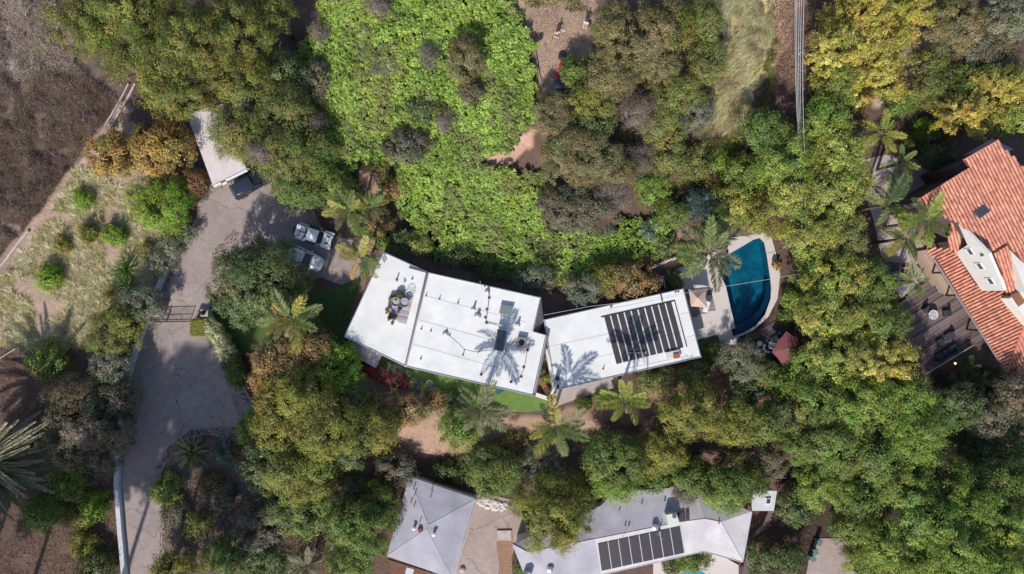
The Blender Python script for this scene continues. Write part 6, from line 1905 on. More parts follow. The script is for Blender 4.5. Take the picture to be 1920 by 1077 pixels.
 (1590, 985, 46, 30, 7, 'green', 'green crown overhanging the lower street'),
 (1690, 905, 56, 50, 11, 'fresh', 'bright green crown, first of the bottom right stand from the left'),
 (1760, 890, 52, 46, 10, 'green', 'shaded green crown at the top of the bottom right stand'),
 (1810, 945, 62, 52, 13, 'fresh', 'bright green crown in the upper middle of the bottom right stand'),
 (1740, 975, 60, 50, 13, 'fresh', 'bright green crown in the left middle of the bottom right stand'),
 (1880, 905, 52, 56, 12, 'green', 'green crown at the right edge above the bottom right stand'),
 (1885, 985, 56, 52, 14, 'fresh', 'bright green crown at the right edge of the bottom right stand'),
 (1665, 1010, 54, 46, 11, 'fresh', 'bright green crown right of the lower street'),
 (1720, 1050, 60, 46, 13, 'fresh', 'bright green crown at the bottom edge right of the street'),
 (1800, 1040, 62, 50, 15, 'fresh', 'bright green crown at the bottom edge of the stand, middle'),
 (1880, 1062, 58, 42, 15, 'fresh', 'bright green crown in the bottom right corner'),
 (1450, 1045, 60, 36, 4, 'dark', 'dark bush at the bottom edge between narrow deck and street'),
 # --- right: shaded gully
 (1790, 760, 46, 44, 6, 'dark', 'dark shaded tree below the big timber deck'),
 (1850, 780, 46, 44, 6, 'slate', 'dusky shaded tree in the gully right of the tree belt'),
 (1900, 740, 40, 44, 7, 'slate', 'dusky tree below the corner of the tiled roof'),
 (1840, 845, 46, 36, 6, 'dark', 'dark shaded tree above the bottom right stand'),
 (1905, 830, 36, 40, 7, 'dark', 'dark shaded tree at the right edge in the gully'),
 # --- upper right
 (1600, 42, 74, 50, 9, 'plume', 'golden bamboo plumes at the top, beside the power lines'),
 (1560, 100, 46, 46, 8, 'plume', 'golden bamboo plumes nearest the power lines'),
 (1625, 105, 74, 46, 9.5, 'plume', 'golden bamboo plumes in the middle of the upper right grove'),
 (1690, 30, 52, 46, 8, 'plume', 'golden bamboo plumes at the top right of the upper grove'),
 (1620, 165, 76, 32, 8, 'plume', 'golden bamboo plumes along the lower edge of the upper grove'),
 (1560, 160, 40, 40, 7, 'yellow', 'yellow-green crown at the lower left of the bamboo grove'),
 (1870, 175, 68, 40, 8, 'plume', 'golden bamboo plumes at the right edge above the tiled roof'),
 (1815, 220, 66, 36, 7.5, 'plume', 'golden bamboo plumes above the left corner of the tiled roof'),
 (1890, 220, 50, 30, 7, 'yellow', 'yellow-green crown at the right edge above the tiled roof'),
 (1780, 50, 56, 54, 8, 'olive', 'olive-brown tree right of the bamboo grove'),
 (1840, 90, 56, 44, 7, 'slate', 'dusky tree between the two bamboo groves'),
 (1885, 40, 56, 48, 9, 'sage', 'sage green tree in the top right corner'),
 (1740, 120, 36, 34, 5, 'mixed', 'mixed green bush right of the pale bare patch'),
 (1735, 170, 40, 30, 5, 'mixed', 'mottled green bush below the pale bare patch'),
 (1810, 150, 40, 32, 6, 'green', 'green crown left of the right hand bamboo'),
 (1690, 195, 30, 24, 3, 'green', 'green bush above the yellowish palm on the right'),
 # --- below the house
 (862, 800, 44, 36, 4, 'fresh', 'rounded fresh green bush left of the tall grey palm'),
 (930, 885, 56, 44, 6, 'green', 'green tree above the white rock bed'),
 (905, 860, 40, 28, 4.5, 'dark', 'dark bush left above the white rock bed'),
 (1010, 870, 44, 40, 5, 'sage', 'sage bush above the bronze-gold tree'),
 (1150, 862, 56, 56, 8, 'green', 'rounded green tree right of the bronze-gold tree'),
 (1155, 905, 44, 34, 7.5, 'fresh', 'light lower crown of the rounded green tree pair'),
 (1035, 955, 80, 70, 9, 'yolive', 'bronze-gold tree overlapping the left end of the long grey roof'),
 (1300, 770, 66, 56, 7, 'yolive', 'loose yellowish tree right of the bright palm'),
 (1240, 840, 44, 46, 6, 'yolive', 'loose olive tree below the bright palm'),
 (1375, 790, 54, 44, 6, 'yolive', 'light olive tree right of the loose yellowish one'),
 (1425, 790, 34, 40, 6, 'green', 'green tree left of the lower tree belt'),
 (1365, 905, 72, 52, 8.5, 'green', 'big green tree over the upper corner of the long grey roof'),
 (1300, 890, 44, 34, 6, 'green', 'green tree at the upper eave of the long grey roof'),
 (1285, 925, 26, 24, 5, 'grey', 'thin dry branch crown on the long grey roof'),
 (1225, 895, 36, 26, 4, 'green', 'dark green bush behind the long grey house'),
 (1440, 860, 36, 42, 5, 'slate', 'dusky bush right of the big green tree by the grey house'),
 (1388, 672, 46, 42, 5, 'sage', 'pale green tree hiding the end of the pool terrace'),
 (1420, 700, 34, 26, 4, 'mixed', 'mixed bush above the brick rim'),
 (1400, 730, 34, 26, 4, 'dark', 'dark bush below the pale green tree'),
 (1230, 715, 44, 24, 3, 'mixed', 'low mixed bushes under the east wing eave'),
 (1305, 705, 36, 24, 3, 'dark', 'dark low bush at the lower corner of the east wing'),
 (1465, 720, 34, 32, 4, 'fresh', 'bright bush left of the tree belt below the brick rim'),
 (1460, 775, 30, 30, 5, 'dark', 'dark bush in the gap left of the lower tree belt'),
 (1300, 1052, 34, 20, 2.6, 'green', 'green bush overhanging the turquoise lower pool'),
 (1260, 1062, 18, 16, 1.5, 'dark', 'small dark bush left of the turquoise lower pool'),
 (990, 1066, 22, 20, 1.5, 'green', 'low green plants beside the tip of the long grey roof'),
 (840, 885, 40, 18, 1.8, 'dark', 'dark low hedge above the hip roofed house'),
]
for r in T:
    x, y, a, b, H, k, l = r
    nm = 'shrub' if H <= 4 else ('bamboo_clump' if k == 'plume' and H < 10 else 'tree')
    tree(x, y, a, b, H, k, l, name=nm, cat={'shrub': 'shrub', 'bamboo_clump': 'bamboo', 'tree': 'tree'}[nm])
S = [
 (620, 368, 26, 2.2, 'dark', 'dark shrub at the upper right corner of the parking court'),
 (655, 378, 30, 2.4, 'green', 'green shrub under the left palm beside the parking court'),
 (690, 425, 24, 1.6, 'green', 'green shrub between the paired palms and the entry path'),
 (642, 350, 24, 2.0, 'mixed', 'mottled shrub below the tip of the ivy near the palms'),
 (1622, 1052, 42, 3.0, 'fresh', 'fresh green bush overhanging the right side of the lower street'),
 (735, 350, 22, 1.4, 'brown', 'dry brown shrub in the gully left of the ivy apron'),
 (712, 318, 20, 1.4, 'mixed', 'mottled shrub at the top of the dry gully'),
 (157, 373, 17, 1.3, 'bright', 'small green shrub high on the dry slope'),
 (165, 437, 17, 1.3, 'yolive', 'olive ball shrub, left of the twin shrubs on the dry slope'),
 (215, 441, 20, 1.5, 'bright', 'bright green ball shrub, right of the twin shrubs on the dry slope'),
 (95, 520, 25, 1.8, 'bright', 'largest bright green ball shrub on the dry slope'),
 (119, 459, 15, 1.0, 'yolive', 'flat yellowish shrub on the dry slope'),
 (93, 674, 42, 2.4, 'green', 'dark green round bush at the lower dry slope'),
 (350, 430, 24, 1.5, 'sage', 'silvery shrub at the top end of the white wall'),
 (322, 462, 26, 1.5, 'sage', 'silvery shrub spilling over the white wall, second from its top'),
 (298, 492, 28, 1.6, 'sage', 'silvery shrub left of the white wall, third from its top'),
 (278, 470, 18, 1.0, 'mixed', 'low mottled shrub left of the silvery ones'),
 (128, 905, 36, 2.4, 'fresh', 'bright green bush below the large grey-green tree'),
 (82, 958, 42, 2.8, 'green', 'leafy green bush right of the giant palm'),
 (180, 950, 26, 1.8, 'bright', 'yellow-green bush beside the lower white wall'),
 (155, 968, 22, 1.5, 'yolive', 'olive bush left of the yellow-green one by the lower wall'),
 (158, 1018, 26, 1.8, 'yolive', 'olive bush nearest the bottom, beside the lower wall'),
 (180, 1065, 36, 2, 'dark', 'dark bush at the bottom edge left of the white wall'),
 (312, 918, 30, 2, 'yellow', 'yellow-green bush on the right kerb of the lower driveway'),
 (398, 910, 22, 1.3, 'brown', 'brown low bush in the planting island'),
 (420, 850, 24, 1.2, 'bluegreen', 'blue-green low shrub right of the spiky plant'),
 (445, 845, 16, 1.0, 'redleaf', 'reddish low shrub at the tip of the planting island'),
 (335, 960, 28, 1.3, 'slate', 'dusky low bush in the planting island'),
 (420, 930, 26, 1.2, 'sage', 'pale low bush right in the planting island'),
 (375, 985, 28, 1.2, 'mixed', 'mottled low bush at the centre of the planting island'),
 (1735, 245, 20, 1.6, 'bright', 'vivid green shrub above the stone patio'),
 (1752, 284, 36, 2.4, 'dark', 'leafy grey-green shrub at the upper edge of the stone patio'),
 (1700, 265, 16, 1.2, 'mixed', 'small mottled shrub right of the yellowish palm'),
 (1225, 430, 22, 1.6, 'bluegreen', 'blue agave-like shrub at the right end of the ivy apron'),
 (1245, 460, 24, 1.2, 'dark', 'dark green shrub beside the blue one at the end of the ivy'),
 (1210, 488, 18, 1.2, 'redleaf', 'rusty little shrub above the stone wall'),
 (1262, 520, 14, 1.2, 'dark', 'dark clipped shrub by the pump, upper one'),
 (1266, 534, 12, 1.1, 'green', 'green clipped shrub by the pump, lower one'),
 (1285, 478, 18, 1.2, 'green', 'low green shrub right of the stone wall'),
 (1486, 562, 18, 1.6, 'fresh', 'fresh green shrub beside the round end of the pool'),
 (1474, 594, 13, 1.0, 'green', 'low green shrub outside the curved coping'),
 (1340, 655, 14, .9, 'green', 'small shrub on the little lawn by the pool'),
 (690, 688, 18, 1.0, 'magenta', 'magenta flowering shrub beside the porch roof'),
 (712, 700, 20, .9, 'flower', 'red flowering shrub, second from the porch roof'),
 (735, 708, 20, .9, 'flower', 'red flowering shrub, third from the porch roof'),
 (755, 716, 15, .9, 'magenta', 'crimson flowering shrub beside the first yellow flowers'),
 (738, 695, 14, .8, 'bluegreen', 'blue-green tuft at the upper edge of the red flowers'),
 (762, 706, 12, .7, 'bluegreen', 'blue-green tuft left of the yellow flowers'),
 (770.5, 717.5, 8, .7, 'yflower', 'yellow flowering plant, leftmost of three'),
 (795, 727, 8, .7, 'yflower', 'yellow flowering plant, middle of three'),
 (820, 737.5, 7.5, .7, 'yflower', 'yellow flowering plant, rightmost of three'),
 (783, 722, 12, .8, 'bluegreen', 'blue-green succulent between the left and middle yellow flowers'),
 (808, 733, 14, .8, 'bluegreen', 'blue-green succulent between the middle and right yellow flowers'),
 (842, 746, 16, .9, 'dark', 'dark leafy tuft right of the yellow flowers'),
 (866, 755, 15, .9, 'bluegreen', 'blue-green succulent at the right end of the flower bed'),
 (852, 760, 10, .7, 'flower', 'small pink flowering shrub at the right end of the fence'),
 (1095, 757, 13, .6, 'green', 'low green groundcover clump along the front walk, left'),
 (1128, 746, 13, .6, 'fresh', 'low green groundcover clump along the front walk, right'),
 (1205, 655, 1, .3, 'green', ''),
 (680, 395, 18, 1.2, 'mixed', 'mottled shrub between the palms above the parking court'),
 (720, 455, 14, 1.0, 'green', 'green shrub at the head of the entry steps'),
 (640, 890, 22, 1.4, 'dark', 'dark fern-like shrub in the gap above the lower garden'),
 (1285, 855, 22, 1.6, 'brown', 'brown dry shrub behind the long grey house'),
 (965, 835, 26, 1.6, 'brown', 'brown scrub in the dirt below the turf, beside the palm'),
 (815, 752, 20, 1.0, 'brown', 'dry brown scrub at the top of the dirt path'),
 (1340, 345, 22, 1.6, 'gold', 'orange flecked shrub on the dry bank'),
 (1350, 300, 20, 1.4, 'fresh', 'small green shrub at the lower end of the straw grass'),
 (1365, 325, 20, 1.4, 'fresh', 'green shrub by the winding dirt track'),
]
for x, y, r, H, k, l in S:
    if l: shrub(x, y, r, H, k, l)
# hedges
hb = thing('hedge', 'square clipped yellow-green hedge block at the right end of the gate', 'hedge', W(374, 615, 0))
hq = [W(a_, b_, 1.7) for a_, b_ in ((357, 601), (391, 600), (390, 627), (383, 630), (357, 629))]
hc = sum(hq, Vector()) / len(hq)
rng = np.random.RandomState(77)
pts = []
while len(pts) < 420:
    x_ = rng.uniform(min(q.x for q in hq), max(q.x for q in hq)); y_ = rng.uniform(min(q.y for q in hq), max(q.y for q in hq))
    if inpoly(np.array([x_]), np.array([y_]), [(q.x, q.y) for q in hq])[0]: pts.append((x_, y_, 1.62 + rng.uniform(-.06, .05)))
nrm_ = [(0, 0, 1.0)] * len(pts)
for i in range(len(hq)):
    a_, b_ = hq[i], hq[(i + 1) % len(hq)]
    d_ = b_ - a_; out_ = Vector((d_.y, -d_.x, 0)).normalized()
    if (hc - a_).dot(out_) > 0: out_ = -out_
    for k in range(int(d_.length * 60)):
        t_ = rng.rand(); q = a_.lerp(b_, t_); pts.append((q.x, q.y, rng.uniform(.05, 1.6))); nrm_.append(tuple(out_))
pts = np.array(pts) - np.array(hb.location); nrm_ = np.array(nrm_)
kb = dict(KINDS['box'], cr=.16, m=14, el=1.0)
V, F, C = leaves_for(rng, pts, nrm_, nrm_, kb)
quads_object('foliage', V, F, C, M_LEAF, hb)
MB().prism(inset([Vector((q.x, q.y, 0)) for q in hq], .22), -.1, 1.45).build('stem', M_BARK, hb)
hpath = [(397, 612), (404, 622), (411, 633), (417, 644), (423, 655), (428, 666), (433, 677), (437, 688), (441, 699), (445, 709)]
hr = thing('hedge', 'curved clipped hedge with white flowers along the driveway', 'hedge', W(420, 655, 0))
for i, (a, b) in enumerate(hpath):
    p = W(a, b, 1.3); rng = np.random.RandomState(400 + i)
    o, _, _ = crown_object(rng, 1.0, .95, .8, -1.0, 'whitefl' if i < 6 else 'green', hr, 1.1, 'foliage')
    o.location = p - Vector(hr.location) - Vector((0, 0, 1.3))
    MB().tube([(p.x, p.y, -.1), (p.x, p.y, 1.1)], .04, 5).build('stem', M_BARK, hr)

# ---- palms
palm(-22, 868, 120, 6.5, ['pale', 'pale', 'grey'], 'giant grey-green palm at the left edge with long straight fronds', n=84, trunk_r=.5, wid=.06, low=.35, pairs=44)
palm(548, 598, 62, 8, ['green', 'grey', 'green', 'yellow', 'orange', 'grey'], 'palm with yellowing fronds in front of the dark garden tree', n=13)
palm(656, 398, 44, 6, ['green', 'grey', 'green', 'yellow'], 'palm beside the off-road car, left of a pair', n=14)
palm(694, 390, 38, 5.5, ['green', 'grey', 'green', 'yellow'], 'palm above the entry path, right of a pair', n=13)
palm(676, 484, 46, 6, ['green', 'grey', 'green', 'orange', 'yellow'], 'palm with orange fronds at the left corner of the white house', n=12)
palm(1330, 474, 68, 8, ['grey', 'green', 'grey'], 'grey-green palm over the left side of the pool', n=15)
palm(902, 768, 62, 9, ['grey', 'green', 'grey'], 'tall grey palm at the turf edge below the middle roof', n=14)
palm(1043, 800, 58, 7, ['green', 'grey', 'yellow'], 'green palm below the front walk', n=14)
palm(1174, 752, 56, 8, ['bright', 'yellow', 'bright'], 'bright yellow-green palm at the lower edge of the east wing', n=14)
palm(1652, 250, 46, 7, ['yellow', 'bright', 'yellow'], 'yellowish palm below the golden bamboo', n=11)
palm(1690, 305, 40, 5.5, ['yellow', 'green'], 'arching palm over the pale stone patio', n=8)
palm(1668, 382, 52, 7, ['green', 'dark', 'bright'], 'dark green palm at the left tip of the tiled roof', n=12)
palm(1738, 414, 52, 9, ['bright', 'bright', 'green'], 'bright green palm over the edge of the tiled roof', n=13)
palm(1698, 448, 42, 7, ['bright', 'yellow', 'green'], 'bright palm left of the roofed porch', n=11)
palm(1713, 528, 34, 4.5, ['bright', 'green'], 'small palm at the upper edge of the big timber deck', n=12)
palm(667, 886, 20, 1.6, ['bright', 'green'], 'small star shaped palm in the dark gap of the lower garden', n=11)
palm(575, 1062, 38, 2.5, ['pale', 'grey'], 'grey fan palm at the bottom edge left of the small path', n=22, wid=.2)
for i, (x, y, r, l) in enumerate(((1815, 690, 22, 'upper dark fan palm below the big deck railing'), (1838, 712, 22, 'lower dark fan palm below the big deck railing'), (1796, 712, 18, 'left dark fan palm below the big deck railing'), (1868, 705, 18, 'dark fan palm under the lower corner of the tiled roof'))):
    palm(x, y, r, 1.5, ['dark', 'dark', 'green'], l, n=16, wid=.26)
yucca(365, 845, 38, [(150, 156, 100), (110, 124, 76), (176, 176, 130)], 'large spiky striped plant in the planting island', n=52)
yucca(241, 508, 30, [(122, 150, 84), (150, 168, 110), (98, 128, 70)], 'upper spiky green grass-tree on the dry slope', n=60, wide=.03)
yucca(243, 538, 27, [(104, 138, 70), (128, 154, 88)], 'lower spiky green grass-tree on the dry slope', n=56, wide=.03)
yucca(214, 548, 22, [(170, 158, 104), (150, 140, 88)], 'straw coloured spiky tuft left of the grass-trees', n=50, wide=.03)
yucca(713, 393, 15, [(184, 160, 140), (160, 150, 110)], 'dry rosette plant in the gully above the entry', n=30)
yucca(722, 425, 14, [(190, 168, 146), (170, 160, 120)], 'second dry rosette plant just above the entry steps', n=30)
yucca(1020, 812, 12, [(116, 140, 128), (140, 160, 146)], 'small blue agave beside the green palm', n=22, wide=.09)

# ================================================================== GROUND COVERS
def ragged(pts, seed, amp, poly_px):
    """keep points of a photo polygon with a wandering edge"""
    z = pts[:, 2]; k = CAMH / (CAMH - z) * PXM
    px = 960 + pts[:, 0] * k; py = 538.5 - pts[:, 1] * k
    wx = (vnoise(pts[:, 0], pts[:, 1], 2.4, seed) - .5) * amp + (vnoise(pts[:, 0], pts[:, 1], .8, seed + 1) - .5) * amp * .6
    wy = (vnoise(pts[:, 0], pts[:, 1], 2.4, seed + 2) - .5) * amp + (vnoise(pts[:, 0], pts[:, 1], .8, seed + 3) - .5) * amp * .6
    return inpoly(px + wx, py + wy, poly_px)
def ivy_height(x, y):
    a = vnoise(x, y, 1.3, 21); b = vnoise(x, y, 4.2, 22); c = vnoise(x, y, .6, 24)
    return .2 + .5 * a * a + 1.0 * b * b + .3 * c
def ivy():
    wide = [(540, -40), (535, 160), (580, 340), (660, 365), (720, 420), (800, 460), (920, 510), (1000, 535), (1060, 535), (1160, 515), (1250, 480), (1250, 390), (1040, 410), (1020, 330), (1030, 240), (1040, 150), (1020, 60), (990, -40)]
    pts, rng = scatter(wide, 11500, 77)
    pts = pts[ragged(pts, 91, 46, IVY)]
    x, y = pts[:, 0], pts[:, 1]
    k = KINDS['lime']
    pts[:, 2] += ivy_height(x, y)
    e = .25
    gx = (ivy_height(x + e, y) - ivy_height(x - e, y)) / (2 * e); gy = (ivy_height(x, y + e) - ivy_height(x, y - e)) / (2 * e)
    up = norm(np.stack([-gx + rng.randn(len(pts)) * .3, -gy + rng.randn(len(pts)) * .3, np.ones(len(pts))], 1))
    m = 13
    V, F, C = leaves_for(rng, pts, up, up, dict(k, m=m, cr=.32, leaf=(.25, .22)))
    tone = .78 + .42 * vnoise(x, y, 3.4, 23)
    dull = np.clip((vnoise(x, y, 2.2, 26) * .6 + vnoise(x, y, .7, 27) * .4 - .58) * 7, 0, .6)
    yel = np.clip((vnoise(x, y, 2.8, 28) - .55) * 3, 0, .5)
    rep = m * LV
    C = C * np.repeat(tone, rep)[:, None]
    d = np.repeat(dull, rep)[:, None]; C = C * (1 - d) + np.array(lin((128, 122, 88))) * d
    d = np.repeat(yel, rep)[:, None]; C = C * (1 - d) + C * np.array([1.12, .98, .8]) * d
    p2, rng2 = scatter(wide, 15000, 78)
    p2 = p2[ragged(p2, 91, 46, IVY)]
    p2[:, 2] += .6 * ivy_height(p2[:, 0], p2[:, 1])
    n2 = norm(np.stack([rng2.randn(len(p2)) * .6, rng2.randn(len(p2)) * .6, np.ones(len(p2))], 1))
    V2, F2 = leaf_arrays(p2, n2, rng2.randn(len(p2), 3), .28 + .2 * rng2.rand(len(p2)), .22 + .15 * rng2.rand(len(p2)))
    C2 = np.repeat(k['c'][rng2.randint(0, len(k['c']), len(p2))] * .8, LV, 0)
    o = quads_object('ivy', np.concatenate([V, V2]), np.concatenate([F, F2 + len(V)]), np.concatenate([C, C2]), M_LEAF)
    tag(o, 'bright green ivy blanket covering the hill behind the white house', 'ivy', kind='stuff')
ivy()

def straw_grass():
    P = []; D = []; L = []; Wd = []; C = []
    def area(poly, n, seed, lean, ln, colors, spread=.35, lift=.35):
        pts, rng = scatter(poly, n, seed)
        keep = ragged(pts, seed + 60, 40, poly) & (vnoise(pts[:, 0], pts[:, 1], 1.2, seed + 70) + .5 * vnoise(pts[:, 0], pts[:, 1], .5, seed + 71) > .42)
        pts = pts[keep]; n = len(pts)
        d = np.array(lean)[None, :] + rng.randn(n, 3) * spread
        sw = vnoise(pts[:, 0], pts[:, 1], 2.2, seed + 1) - .5
        d[:, 0] += sw * 1.4
        d[:, 2] = np.abs(d[:, 2]) * .5 + lift
        P.append(pts); D.append(norm(d)); L.append(ln * (.6 + .8 * rng.rand(n))); Wd.append(.06 + .06 * rng.rand(n))
        c = np.array([lin(q) for q in colors])[rng.randint(0, len(colors), n)]
        t = 1 + .9 * (vnoise(pts[:, 0], pts[:, 1], .9, seed + 2) - .5)
        C.append(c * t[:, None] * (1 + .15 * rng.randn(n, 1)))
    straw = [(232, 218, 172), (214, 196, 146), (240, 228, 192), (186, 172, 112), (160, 156, 90)]
    area([(1338, -20), (1352, 60), (1348, 150), (1322, 200), (1312, 245), (1340, 260), (1395, 230), (1425, 150), (1452, 60), (1450, -20)], 13000, 31, (-.55, -.75, .2), .95, straw, .25, .22)
    area([(1395, 230), (1425, 150), (1452, 60), (1470, 90), (1440, 190), (1400, 260), (1340, 290), (1320, 270)], 5000, 35, (-.4, -.6, .2), .6, [(150, 152, 80), (176, 168, 110), (126, 136, 66)])
    area([(1310, 260), (1400, 250), (1380, 340), (1290, 380), (1240, 390), (1230, 350), (1290, 320)], 4500, 36, (-.2, -.6, .3), .5, [(150, 146, 88), (176, 164, 112), (112, 126, 64)])
    area([(975, -30), (985, 10), (1050, 25), (1110, 20), (1110, -30)], 3500, 33, (-.1, -.3, .3), .35, [(190, 176, 130), (168, 158, 108)])
    o = blades_stuff('straw_grass', np.concatenate(P), np.concatenate(D), np.concatenate(L), np.concatenate(Wd), np.concatenate(C))
    tag(o, 'long straw coloured grass combed over the upper bank', 'grass', kind='stuff')
straw_grass()

def slope_tufts():
    poly = [(-10, 540), (-10, 645), (100, 655), (200, 640), (262, 590), (300, 520), (335, 440), (250, 420), (235, 360), (150, 310), (110, 380), (50, 470)]
    n = 1900
    pts, rng = scatter(poly, n, 41)
    dens = vnoise(pts[:, 0], pts[:, 1], 2.6, 42)
    pts = pts[dens > .3]; n = len(pts)
    m = 40
    col = np.array([lin(q) for q in ((226, 210, 166), (206, 190, 144), (186, 176, 122), (236, 222, 186), (166, 164, 112), (194, 178, 152))])
    ph = rng.rand(n, m) * 6.283; el = .05 + .75 * rng.rand(n, m)
    sway = rng.randn(n, 1, 2) * .25
    D = np.stack([np.cos(ph) * np.cos(el) + sway[..., 0], np.sin(ph) * np.cos(el) + sway[..., 1], np.sin(el)], -1).reshape(-1, 3)
    size = np.repeat(.45 + .6 * rng.rand(n), m) * (.6 + .6 * rng.rand(n * m))
    P = np.repeat(pts, m, 0) + np.concatenate([rng.randn(n * m, 2) * .06, np.zeros((n * m, 1))], 1)
    ci = np.repeat(rng.randint(0, len(col), n), m)
    C = col[ci] * (1 + .18 * rng.randn(n * m, 1))
    o = blades_stuff('dry_grass_tufts', P, norm(D), size, .055 + .04 * rng.rand(n * m), C)
    tag(o, 'dry bleached grass tufts scattered over the left slope', 'grass', kind='stuff')
slope_tufts()

def brush(poly, n, seed, colors, label, name='dry_brush', hmax=.9, ln=.7, leafy=.5, clump=True):
    pts, rng = scatter(poly, n, seed)
    den = vnoise(pts[:, 0], pts[:, 1], 1.7, seed + 3) * .7 + vnoise(pts[:, 0], pts[:, 1], .6, seed + 4) * .3
    thr = .38 if hmax < 2 else .22
    pts = pts[den > thr]; den = den[den > thr]; n = len(pts)
    pts[:, 2] += hmax * (den - .3) * (.3 + .9 * rng.rand(n))
    d = rng.randn(n, 3); d[:, 2] = np.abs(d[:, 2]) * .5
    col = np.array([lin(q) for q in colors])
    t = 1 + .5 * (vnoise(pts[:, 0], pts[:, 1], 3.3, seed + 5) - .5)
    ci = (vnoise(pts[:, 0], pts[:, 1], 2.1, seed + 6) * 1.4 * len(col) + rng.rand(n) * len(col) * .6 - .4 * len(col)).astype(int) % len(col)
    C = col[ci] * t[:, None] * (1 + .22 * rng.randn(n, 1))
    nt = int(n * (1 - leafy))
    P1 = pts[:nt]; D1 = norm(d[:nt])
    o1 = blades_stuff(name, P1, D1, ln * (.4 + .9 * rng.rand(nt)), .018 + .025 * rng.rand(nt), C[:nt], M_TWIG)
    tag(o1, label, 'brush', kind='stuff')
    if leafy > 0:
        P2 = pts[nt:]; k = len(P2)
        Nn = norm(rng.randn(k, 3) + np.array([0, 0, 1.2]))
        V, F = leaf_arrays(P2, Nn, rng.randn(k, 3), .14 + .12 * rng.rand(k), .06 + .06 * rng.rand(k))
        o2 = quads_object(name, V, F, np.clip(np.repeat(C[nt:], LV, 0), .005, .8), M_LEAF)
        tag(o2, label + ', fine leaf part', 'brush', kind='stuff')
brush([(-30, -30), (125, -30), (150, 80), (140, 130), (60, 150), (-30, 160)], 24000, 81, [(160, 142, 132), (140, 122, 114), (176, 160, 146), (130, 118, 90)], 'pale dry brush in the top left corner', hmax=2.2, ln=.85)
brush([(-30, 150), (60, 140), (140, 120), (225, 190), (165, 270), (90, 380), (-30, 520)], 46000, 51, [(118, 100, 94), (100, 84, 80), (134, 118, 106), (104, 96, 68), (122, 98, 84), (84, 70, 68)], 'tangled dark brown brush below the pale brush at the left', hmax=2.2, ln=.85)
brush([(-30, 640), (60, 640), (200, 640), (240, 700), (222, 880), (222, 1090), (-30, 1090)], 16000, 54, [(120, 98, 96), (104, 84, 82), (138, 118, 108), (92, 80, 70)], 'low brown scrub and litter on the lower left slope', hmax=.4, ln=.5)
brush([(310, 1080), (305, 900), (350, 830), (440, 840), (470, 900), (520, 960), (640, 960), (600, 1080)], 11000, 57, [(140, 122, 104), (112, 100, 84), (160, 142, 120), (96, 100, 66)], 'grassy brown scrub filling the planting island', hmax=.5, ln=.5)
brush([(640, 880), (760, 850), (900, 830), (1100, 790), (1330, 720), (1500, 700), (1500, 900), (1420, 880), (1200, 900), (880, 910), (760, 880), (640, 1000)], 16000, 60, [(150, 122, 104), (122, 104, 80), (108, 112, 66), (128, 100, 84)], 'patchy brown scrub on the bank below the white house', hmax=.4, ln=.45)
brush([(1150, 200), (1330, 130), (1330, 260), (1400, 260), (1400, 420), (1240, 440), (1190, 380)], 17000, 63, [(140, 126, 110), (120, 124, 76), (152, 140, 104), (104, 112, 66), (140, 122, 118)], 'mixed dry scrub on the bank above the pool', hmax=.9, ln=.6)
brush([(1450, -20), (1520, -20), (1520, 200), (1440, 220), (1400, 240), (1440, 120)], 7000, 66, [(160, 130, 112), (136, 110, 96), (170, 150, 124)], 'reddish leaf litter and scrub below the power lines', hmax=.2, ln=.3)
brush([(1700, 0), (1920, 0), (1920, 260), (1700, 240)], 14000, 69, [(120, 112, 84), (104, 100, 70), (136, 124, 104)], 'dull undergrowth below the upper right trees', hmax=.9, ln=.6)
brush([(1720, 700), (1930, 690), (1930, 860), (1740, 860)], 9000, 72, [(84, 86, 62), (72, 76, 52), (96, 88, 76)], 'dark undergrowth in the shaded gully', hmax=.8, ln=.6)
brush([(1390, 1000), (1500, 960), (1530, 1020), (1500, 1080), (1400, 1080)], 4000, 75, [(120, 88, 80), (100, 76, 70), (90, 96, 60)], 'dark red-brown litter between the narrow deck and the street', hmax=.2, ln=.4)
brush([(960, 0), (1125, 0), (1080, 120), (1050, 170), (1020, 170), (1005, 95)], 3000, 78, [(176, 152, 128), (150, 124, 108), (190, 172, 140)], 'sparse dry litter over the hilltop clearing', hmax=.05, ln=.16)
def road_litter():
    P = []; C = []
    rng0 = np.random.RandomState(5)
    strips = [([(300, 880), (320, 850), (350, 824), (400, 812), (440, 826), (455, 838), (465, 800), (450, 800), (420, 800), (360, 806), (318, 836), (292, 880)], 500), ([(395, 345), (430, 325), (470, 312), (500, 330), (470, 345), (420, 350), (385, 372), (372, 380)], 220),
              ([(560, 380), (620, 400), (690, 450), (690, 480), (650, 470), (590, 420)], 350), ([(385, 628), (420, 662), (448, 702), (470, 760), (455, 760), (425, 700), (390, 650)], 260), ([(392, 520), (400, 470), (440, 430), (450, 440), (415, 480), (405, 530)], 220),
              ([(300, 1077), (300, 900), (312, 900), (308, 1077)], 200), ([(345, 447), (322, 500), (302, 545), (312, 548), (332, 500), (355, 450)], 200), ([(250, 760), (450, 640), (470, 780), (320, 840)], 120)]
    for i, (poly, n) in enumerate(strips):
        pts, rng = scatter(poly, n, 300 + i); pts[:, 2] = .035 + .03 * rng.rand(n)
        P.append(pts); C.append(np.array([lin((120, 92, 66)), lin((96, 80, 56)), lin((150, 120, 84)), lin((84, 72, 60))])[rng.randint(0, 4, n)])
    P = np.concatenate(P); n = len(P)
    V, F = leaf_arrays(P, norm(rng0.randn(n, 3) * .3 + np.array([0, 0, 1])), rng0.randn(n, 3), .10 + .14 * rng0.rand(n), .06 + .08 * rng0.rand(n))
    tag(quads_object('leaf_litter', V, F, np.repeat(np.concatenate(C), LV, 0), M_LEAF), 'dry fallen leaves along the edges of the driveway', 'leaf litter', kind='stuff')
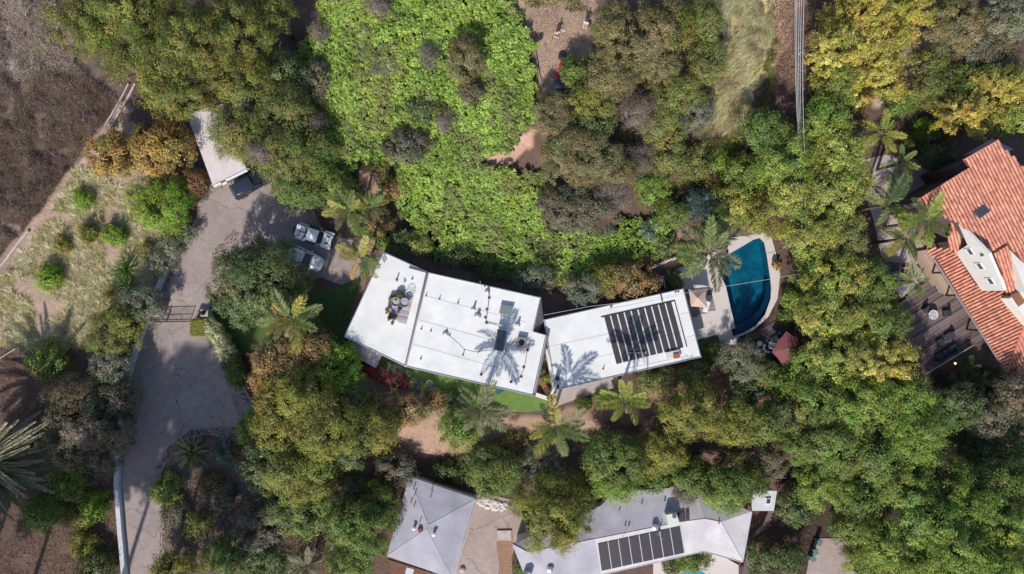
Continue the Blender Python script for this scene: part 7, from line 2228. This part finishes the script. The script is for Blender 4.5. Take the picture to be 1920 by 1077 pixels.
road_litter()
# bare pale branches reaching out of the scrub
def dead_branch(px, py, H, seed, label):
    rng = random.Random(seed); p = G(px, py)
    t = thing('dead_tree', label, 'dead tree', (p.x, p.y, p.z)); mb = MB()
    def grow(a, d, r, depth):
        b = a + d * rng.uniform(.6, 1.1) * (1.2 if depth > 2 else .8)
        mb.tube([a, a.lerp(b, .5) + Vector((rng.uniform(-.1, .1), rng.uniform(-.1, .1), 0)), b], r, 5, r * .65)
        if depth > 0:
            for _ in range(rng.choice((2, 2, 3))):
                dd = (d + Vector((rng.uniform(-.8, .8), rng.uniform(-.8, .8), rng.uniform(-.2, .35)))).normalized()
                grow(b, dd, r * .62, depth - 1)
    grow(Vector((0, 0, -.1)), Vector((rng.uniform(-.4, .4), rng.uniform(-.4, .4), 1)).normalized(), H * .035, 4)
    mb.build('branch', mat('silver_wood', lin((178, 164, 156)), rough=.9, noise=.15), t, world=False)
for px, py, H, s, l in ((1180, 232, 2.6, 1, 'bleached dead tree beside the wide olive-brown tree'), (1195, 290, 2.6, 2, 'bleached branching dead tree above the dull grey-brown tree'), (1212, 268, 2.2, 3, 'small bleached dead tree between the bare grey trees'), (1310, 95, 2.0, 4, 'bleached dead tree at the edge of the straw grass'),
                        (737, 737, 1.0, 5, 'pale dead trunk below the red flower bed'), (110, 60, 2.4, 6, 'bleached dead tree in the dry brush left of the pines'), (60, 30, 2.0, 7, 'bleached dead tree in the top left corner'), (90, 95, 1.8, 8, 'small bleached dead tree in the middle of the dry brush')):
    dead_branch(px, py, H, s, l)
# tall trees just below the photo, whose shade lies over the lower driveway
KINDS['far'] = dict(KINDS['pine'], leaf=(.8, .4), m=16, cr=.9, den=.55)
TALL = [(-60, 1180, 26, 'tall tree beyond the lower photo edge, furthest left of the row'), (40, 1160, 27, 'tall tree beyond the lower photo edge, left of the white wall'), (125, 1165, 29, 'tall tree beyond the lower photo edge, nearest the white wall'),
        (205, 1175, 32, 'tall tree beyond the lower photo edge, in line with the driveway'), (290, 1170, 32, 'tall tree beyond the lower photo edge, right of the driveway'), (380, 1175, 28, 'tall tree beyond the lower photo edge, below the planting island')]
for i, (u, v, H, l) in enumerate(TALL):
    x = (u - 960) / PXM; y = (538.5 - v) / PXM
    root = thing('tree', l, 'tree', (x, y, float(hgt(x, y))), group='tall trees beyond the lower edge')
    rng = np.random.RandomState(900 + i)
    crown_object(rng, 3.9, 3.9, H * .40, 0, 'far', root, H * .6)
    MB().tube([(0, 0, -.3), (0, 0, H * .8)], .3, 8, .1).build('trunk', M_BARK, root, world=False)
